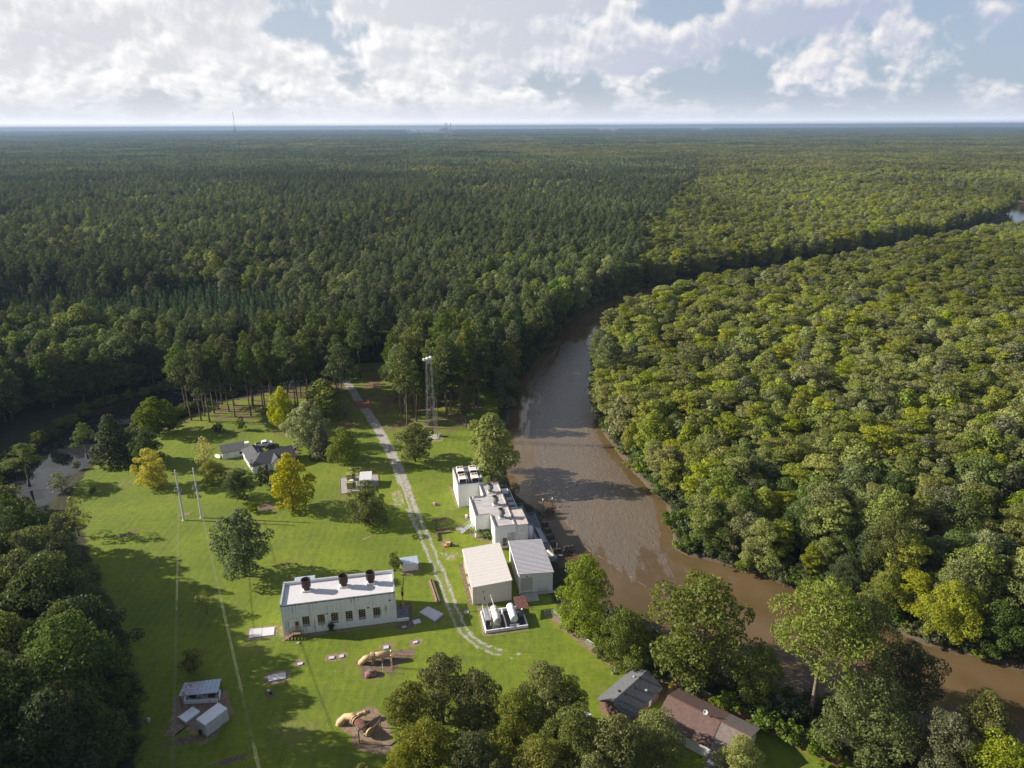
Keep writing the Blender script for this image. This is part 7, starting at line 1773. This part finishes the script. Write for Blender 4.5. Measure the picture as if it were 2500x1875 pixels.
# timber bed frames: each run of sleepers one piece
def sleepers(label, pxs, fn, h=.5, soil=None):
    w3 = [np.array(at(*fn(*p))) for p in pxs]; o = thing('timber_bed', label, 'raised bed', tuple(w3[0])); t = .22
    for i, (p, q) in enumerate(zip(w3[:-1], w3[1:])):
        p, q = p - w3[0], q - w3[0]; d = (q - p) / np.linalg.norm(q - p); n_ = np.array([-d[1], d[0], 0]) * t; p = p + d * (t + .01 if i else 0); q = q + d * t
        MB().prism([tuple((p - n_)[:2]), tuple((q - n_)[:2]), tuple((q + n_)[:2]), tuple((p + n_)[:2])], 0, h).build('sleeper', WOODDARK if i % 2 else WOOD, o)
sleepers('open sided timber bed of dark sleepers on the lawn left of the stair', [(225, 915), (40, 945), (95, 1080), (270, 1050)], c5)
sleepers('short timber bed corner just above the yellow pump skid', [(275, 1105), (90, 1125), (110, 1215)], c5)
q = at(*c5(190, 980)); o = thing('tree_stump', 'pale stump in a scrape of earth inside the timber bed', 'stump', q); MB().lathe([(.5, 0), (.4, .2), (.36, .45), (.02, .47)], 10).build('wood', WOOD, o); px_patch(c5, [(140, 985), (180, 965), (230, 965), (220, 995), (170, 1000)], DIRT, feather=.2)
def picnic(label, loc, rz, m):
    o = thing('picnic_table', label, 'picnic table', loc, rz, 'picnic tables on the lawn')
    for i in range(4): MB().box(-.95, .95, -.38 + i * .195, -.38 + i * .195 + .17, .72, .77).build('plank', m, o)
    for y in (-.75, .55): MB().box(-.95, .95, y, y + .25, .43, .47).build('bench', m, o)
    for x in (-.7, .7): MB().box(x - .04, x + .04, -.7, .7, .36, .425).build('rail', m, o); MB().tube((x, -.55, 0), (x, -.2, .72), .06, 4).build('leg', m, o); MB().tube((x, .55, 0), (x, .2, .72), .06, 4).build('leg', m, o)
picnic('dark red picnic table at the foot of the olive tree', at(*c2(1938, 1215)), .3, RUST); picnic('red brown picnic table beside the road near the lattice tower', at(*c2(2070, 315)), .1, RUST)
q = at(*c10(1225, 1475)); o = thing('hydrant', 'small white standpipe next to the picnic table by the tower', 'standpipe', q); MB().lathe([(.14, 0), (.14, 1.1), (.2, 1.12), (.18, 1.3), (.02, 1.4)], 10).build('body', WHITE, o)
# culvert with side rails where the road enters the grove
for i, (p, q, lab) in enumerate(((c10(818, 1195), c10(850, 1240), 'red brown timber kerb on the left of the culvert crossing'), (c10(930, 1195), c10(985, 1240), 'red brown timber kerb on the right of the culvert crossing'))):
    p, q = at(*p), at(*q); o = thing('culvert_kerb', lab, 'kerb', p, 0, 'culvert kerbs'); d = (q[0] - p[0], q[1] - p[1], 0); MB().tube((0, 0, .6), (d[0], d[1], .6), .13, 5).build('rail', mat('red_timber', (.22, .10, .06), .9), o)
    for t in (.02, .5, .98): MB().tube((d[0] * t, d[1] * t, 0), (d[0] * t, d[1] * t, .55), .1, 5).build('post', WOODDARK, o)
px_patch(c10, [(800, 1200), (990, 1200), (1000, 1240), (850, 1260)], DIRTRED, feather=.5)
q = at(*c10(230, 1365)); o = thing('utility_box', 'small pale box standing under the yellow tree by the grove', 'box', q, .3); MB().box(-.5, .5, -.4, .4, .4, 1.9).build('case', ROOFBLUE, o); MB().box(-.58, .58, -.48, .48, 1.905, 2.0).build('lid', GALV, o)
for x in (-.4, .4): MB().box(x - .05, x + .05, -.3, .3, 0, .398).build('foot', WOOD, o)
q = at(*c10(1690, 1385)); o = thing('brush_pile', 'heap of pale cut branches by the creeper clad trunk', 'brush pile', q); mb = MB()
for i in range(22): aa = rng.random() * 6.28; l_ = .6 + rng.random(); mb.tube((-cos(aa) * l_, -sin(aa) * l_, .1 + .3 * rng.random()), (cos(aa) * l_, sin(aa) * l_, .15 + .4 * rng.random()), .045, 4)
mb.build('branch_tangle', mat('dry_wood', (.34, .30, .25), .9), o)
# broad leaved plants in the angle of the pumping hall
for i, (x, y, k) in enumerate(((650, 1150, 1.0), (720, 1185, 1.15), (790, 1200, 1.0))):
    q = at(*c5(x, y)); o = thing('banana_plant', ['left', 'middle', 'right'][i] + ' one of three banana plants in the corner of the pumping hall', 'banana plant', q, i * .8, 'banana plants by the hall')
    for j in range(3): MB().tube((.25 * cos(j * 2.1), .25 * sin(j * 2.1), 0), (.3 * cos(j * 2.1), .3 * sin(j * 2.1), 1.7 * k), .1, 6, .06).build('stem', mat('banana_stem', (.16, .17, .05)), o)
    for j in range(13):
        aa = j * 2.4; l_ = (1.6 + .5 * rng.random()) * k; up_ = 1.5 + .9 * rng.random(); w_ = .30; pts_ = [(cos(aa) * l_ * t, sin(aa) * l_ * t, (1.3 + up_ * t * (1 - .78 * t)) * k) for t in (0.05, .3, .55, .8, 1.0)]; ww_ = [.05, .9, 1, .75, .1]; mb = MB()
        nx_, ny_ = -sin(aa) * w_, cos(aa) * w_
        for (p, a0), (q_, a1) in zip(zip(pts_[:-1], ww_[:-1]), zip(pts_[1:], ww_[1:])): mb.add([(p[0] - nx_ * a0, p[1] - ny_ * a0, p[2] + .08 * a0), p, (p[0] + nx_ * a0, p[1] + ny_ * a0, p[2] + .08 * a0), (q_[0] - nx_ * a1, q_[1] - ny_ * a1, q_[2] + .08 * a1), q_, (q_[0] + nx_ * a1, q_[1] + ny_ * a1, q_[2] + .08 * a1)], [(0, 1, 4, 3), (1, 2, 5, 4)])
        lf = mb.build('leaf', LEAF, o); lf.color = (.13, .17, .03, 1)
strip(c5, [(530, 1115), (620, 1170), (760, 1235), (850, 1250)], .6, DIRT, .4)
# drifting foam line on the river
fx = [(1170, 978), (1178, 1005), (1190, 1040), (1196, 1075), (1212, 1110), (1224, 1135), (1250, 1165), (1275, 1190), (1310, 1212), (1345, 1235), (1385, 1262), (1420, 1285)]
fpts = [at(x_ * 1.1302, y_ * 1.1302, WATER_Z) for x_, y_ in fx]; fp = np.array(fpts)[:, :2]; seg = np.hypot(*np.diff(fp, axis=0).T); s_ = np.concatenate([[0], np.cumsum(seg)]); ss = np.arange(0, s_[-1], .5)
fxx, fyy = np.interp(ss, s_, fp[:, 0]), np.interp(ss, s_, fp[:, 1]); fxx += (vnoise(ss, ss * 0, 1.1, 1) - .5) * .9 + (vnoise(ss, ss * 0, 4, 2) - .5) * 1.2; mb = MB()
for i in range(len(ss) - 1):
    if vnoise(np.array([ss[i]]), np.array([0.0]), 1.3, 8)[0] < .45: continue
    w_ = .02 + .05 * rng.random(); dx_, dy_ = fxx[i + 1] - fxx[i], fyy[i + 1] - fyy[i]; l_ = math.hypot(dx_, dy_); nx_, ny_ = -dy_ / l_ * w_, dx_ / l_ * w_
    mb.add([(fxx[i] - nx_, fyy[i] - ny_, WATER_Z + .02), (fxx[i + 1] - nx_, fyy[i + 1] - ny_, WATER_Z + .02), (fxx[i + 1] + nx_, fyy[i + 1] + ny_, WATER_Z + .02), (fxx[i] + nx_, fyy[i] + ny_, WATER_Z + .02)], [(0, 1, 2, 3)])
mb.build('foam', mat('river_foam', (.33, .285, .225), .9, var=.2), None, kind='stuff')
link('marsh_bank', bpy.data.meshes.new('marsh_bank'), kind='structure') if False else patch(MARSH, MGM, 'marsh_bank', 3.0, .1)

# ---------------------------------------------------------------- far things on the plain
FARW = mat('far_white_cladding', (.78, .77, .76), .7, var=.05); FARB = mat('far_beige_cladding', (.52, .46, .42), .8); STACK = mat('stack_concrete', (.30, .24, .24), .9); PINKW = mat('far_pink_cladding', (.62, .52, .50), .8)
def far_at(px, py):
    eye = float(proj((px - CX) * 1e4 / FPX * 1.06, 1e4, CAMH)[1]); p = at(px, max(py, eye + 11.8), 0); return (p[0], p[1], 0)
cc = lambda x, y: (950 + x / 7.373, 280 + y / 7.367)
q = far_at(*cc(980, 305)); qd = float(proj(q[0], q[1], 0)[2]); m1 = qd / FPX       # metres per photograph pixel there
o = thing('power_station', 'distant power station boiler house on the horizon', 'power station', q, 0)
for x0_, x1_, h_ in ((-60, -30, 120), (-28, 30, 150), (32, 90, 120), (95, 140, 80)): MB().box(x0_ * m1 / 6.5, x1_ * m1 / 6.5, 0, 60, 0, h_ * m1 / 18).build('boiler_house', FARB, o)
for i, x in enumerate((1018, 1050, 1117)):
    p = at(cc(x, 0)[0], 345.5, 0); ks = float(proj(p[0], p[1], 0)[2]) / FPX; s = thing('smoke_stack', ['left', 'middle', 'right'][i] + ' one of the three slim chimney stacks on the horizon', 'chimney', p, 0, 'power station stacks'); hs = 124.5
    MB().tube((0, 0, 0), (0, 0, hs), 1.0 * ks, 12, .75 * ks).build('shaft', STACK, s); MB().tube((0, 0, hs + .01), (0, 0, hs + 1.2), .8 * ks, 12).build('rim', BLACK, s)
for i, (x0_, x1_, h_) in enumerate(((385, 500, 2.0), (545, 610, 1.8), (630, 715, 2.4), (720, 800, 2.2), (806, 880, 2.0))):
    p = far_at(*cc((x0_ + x1_) / 2, 308)); l_ = (x1_ - x0_) / 7.37 * m1; o = thing('far_warehouse', ['first', 'second', 'third', 'fourth', 'fifth'][i] + ' from the left of the white sheds beside the distant stacks', 'warehouse', p, 0, 'white sheds by the power station')
    MB().box(-l_ / 2, l_ / 2, 0, 80, 0, h_ * m1).build('wall', FARW, o); MB().slab([(-l_ / 2, -2, h_ * m1 + .5), (l_ / 2, -2, h_ * m1 + .5), (l_ / 2, 82, h_ * m1 + 6), (-l_ / 2, 82, h_ * m1 + 6)], .4).build('roof', FARW, o)
cd = lambda x, y: (1450 + x / 5.53, 280 + y / 5.53)
def mill(label, x, y, parts, name='far_mill'):
    p = far_at(*cd(x, y)); k = float(proj(p[0], p[1], 0)[2]) / FPX; o = thing(name, label, 'factory', p, 0)
    for x0_, x1_, h_, nm, m_ in parts:
        if nm == 'stack': MB().tube(((x0_ + x1_) / 2 * k, 0, 0), ((x0_ + x1_) / 2 * k, 0, h_ * k), (x1_ - x0_) / 2 * k, 10).build(nm, m_, o)
        else: MB().box(x0_ * k, x1_ * k, 4, 60, 0, h_ * k).build(nm, m_, o)
mill('distant pale factory with one tall thin chimney on the horizon', 1515, 195, [(-7, 3, 4.2, 'hall', FARW), (4, 9, 3.6, 'hall', FARB), (5.4, 7.4, 13.0, 'stack', STACK), (9.2, 12, 2.6, 'annexe', FARB)])
mill('left one of two small pinkish plants on the horizon', 140, 212, [(-6, -4.8, 5.5, 'tower', FARW), (-3.5, 5, 3.6, 'hall', PINKW), (-.5, 2, 5.6, 'tower', PINKW)])
mill('right one of two small pinkish plants on the horizon', 298, 212, [(-7.2, -6, 5.5, 'tower', FARW), (-3.5, 5, 3.4, 'hall', PINKW), (-1, 1.5, 5.0, 'tower', PINKW)])
p = far_at(2494, 311); o = thing('far_plant', 'small pale plant at the right end of the horizon', 'factory', p, 0); MB().box(-60, 30, 0, 60, 0, 30).build('hall', FARB, o); MB().box(-30, 0, 0, 30, 30.1, 85).build('tower', FARB, o)
p = far_at(172, 319); o = thing('far_silo', 'tiny pale silo standing in the far forest at left', 'silo', p, 0); MB().tube((0, 0, 0), (0, 0, 40), 16, 12).build('shell', PINKW, o); MB().lathe([(17, 0), (8, 8), (.5, 11)], 12, (0, 0, 40.1)).build('cap', PINKW, o)
p = at(593, 468); k = float(proj(p[0], p[1], 0)[2]) / FPX; o = thing('radio_mast', 'very thin guyed radio mast rising above the horizon', 'mast', (p[0], p[1], 0), 0); hm = min(height(593, 468, 272), 125)
MB().tube((0, 0, 0), (0, 0, hm), .5 * k, 6, .4 * k).build('mast', STACK, o); MB().box(-.7 * k, .7 * k, -.5, .5, hm * .47, hm * .50).build('platform', STACK, o)
for aa in (0.5, 2.6, 4.7): MB().tube((cos(aa) * 70, sin(aa) * 70, 0), (0, 0, hm * .8), .12, 4).build('guy', STACK, o)

# ---------------------------------------------------------------- the air itself
m, n, out = new_mat('pale_blue_haze')
pv = n.new('ShaderNodeVolumePrincipled'); pv.inputs['Color'].default_value = (.235, .335, .49, 1); pv.inputs['Density'].default_value = 9.5e-5; pv.inputs['Anisotropy'].default_value = .15
n.l.new(pv.outputs[0], out.inputs['Volume'])
hz_ = MB().box(-25800, 25800, -25800, 25800, -5.0, 127.0).build('haze', m, None, kind='stuff')
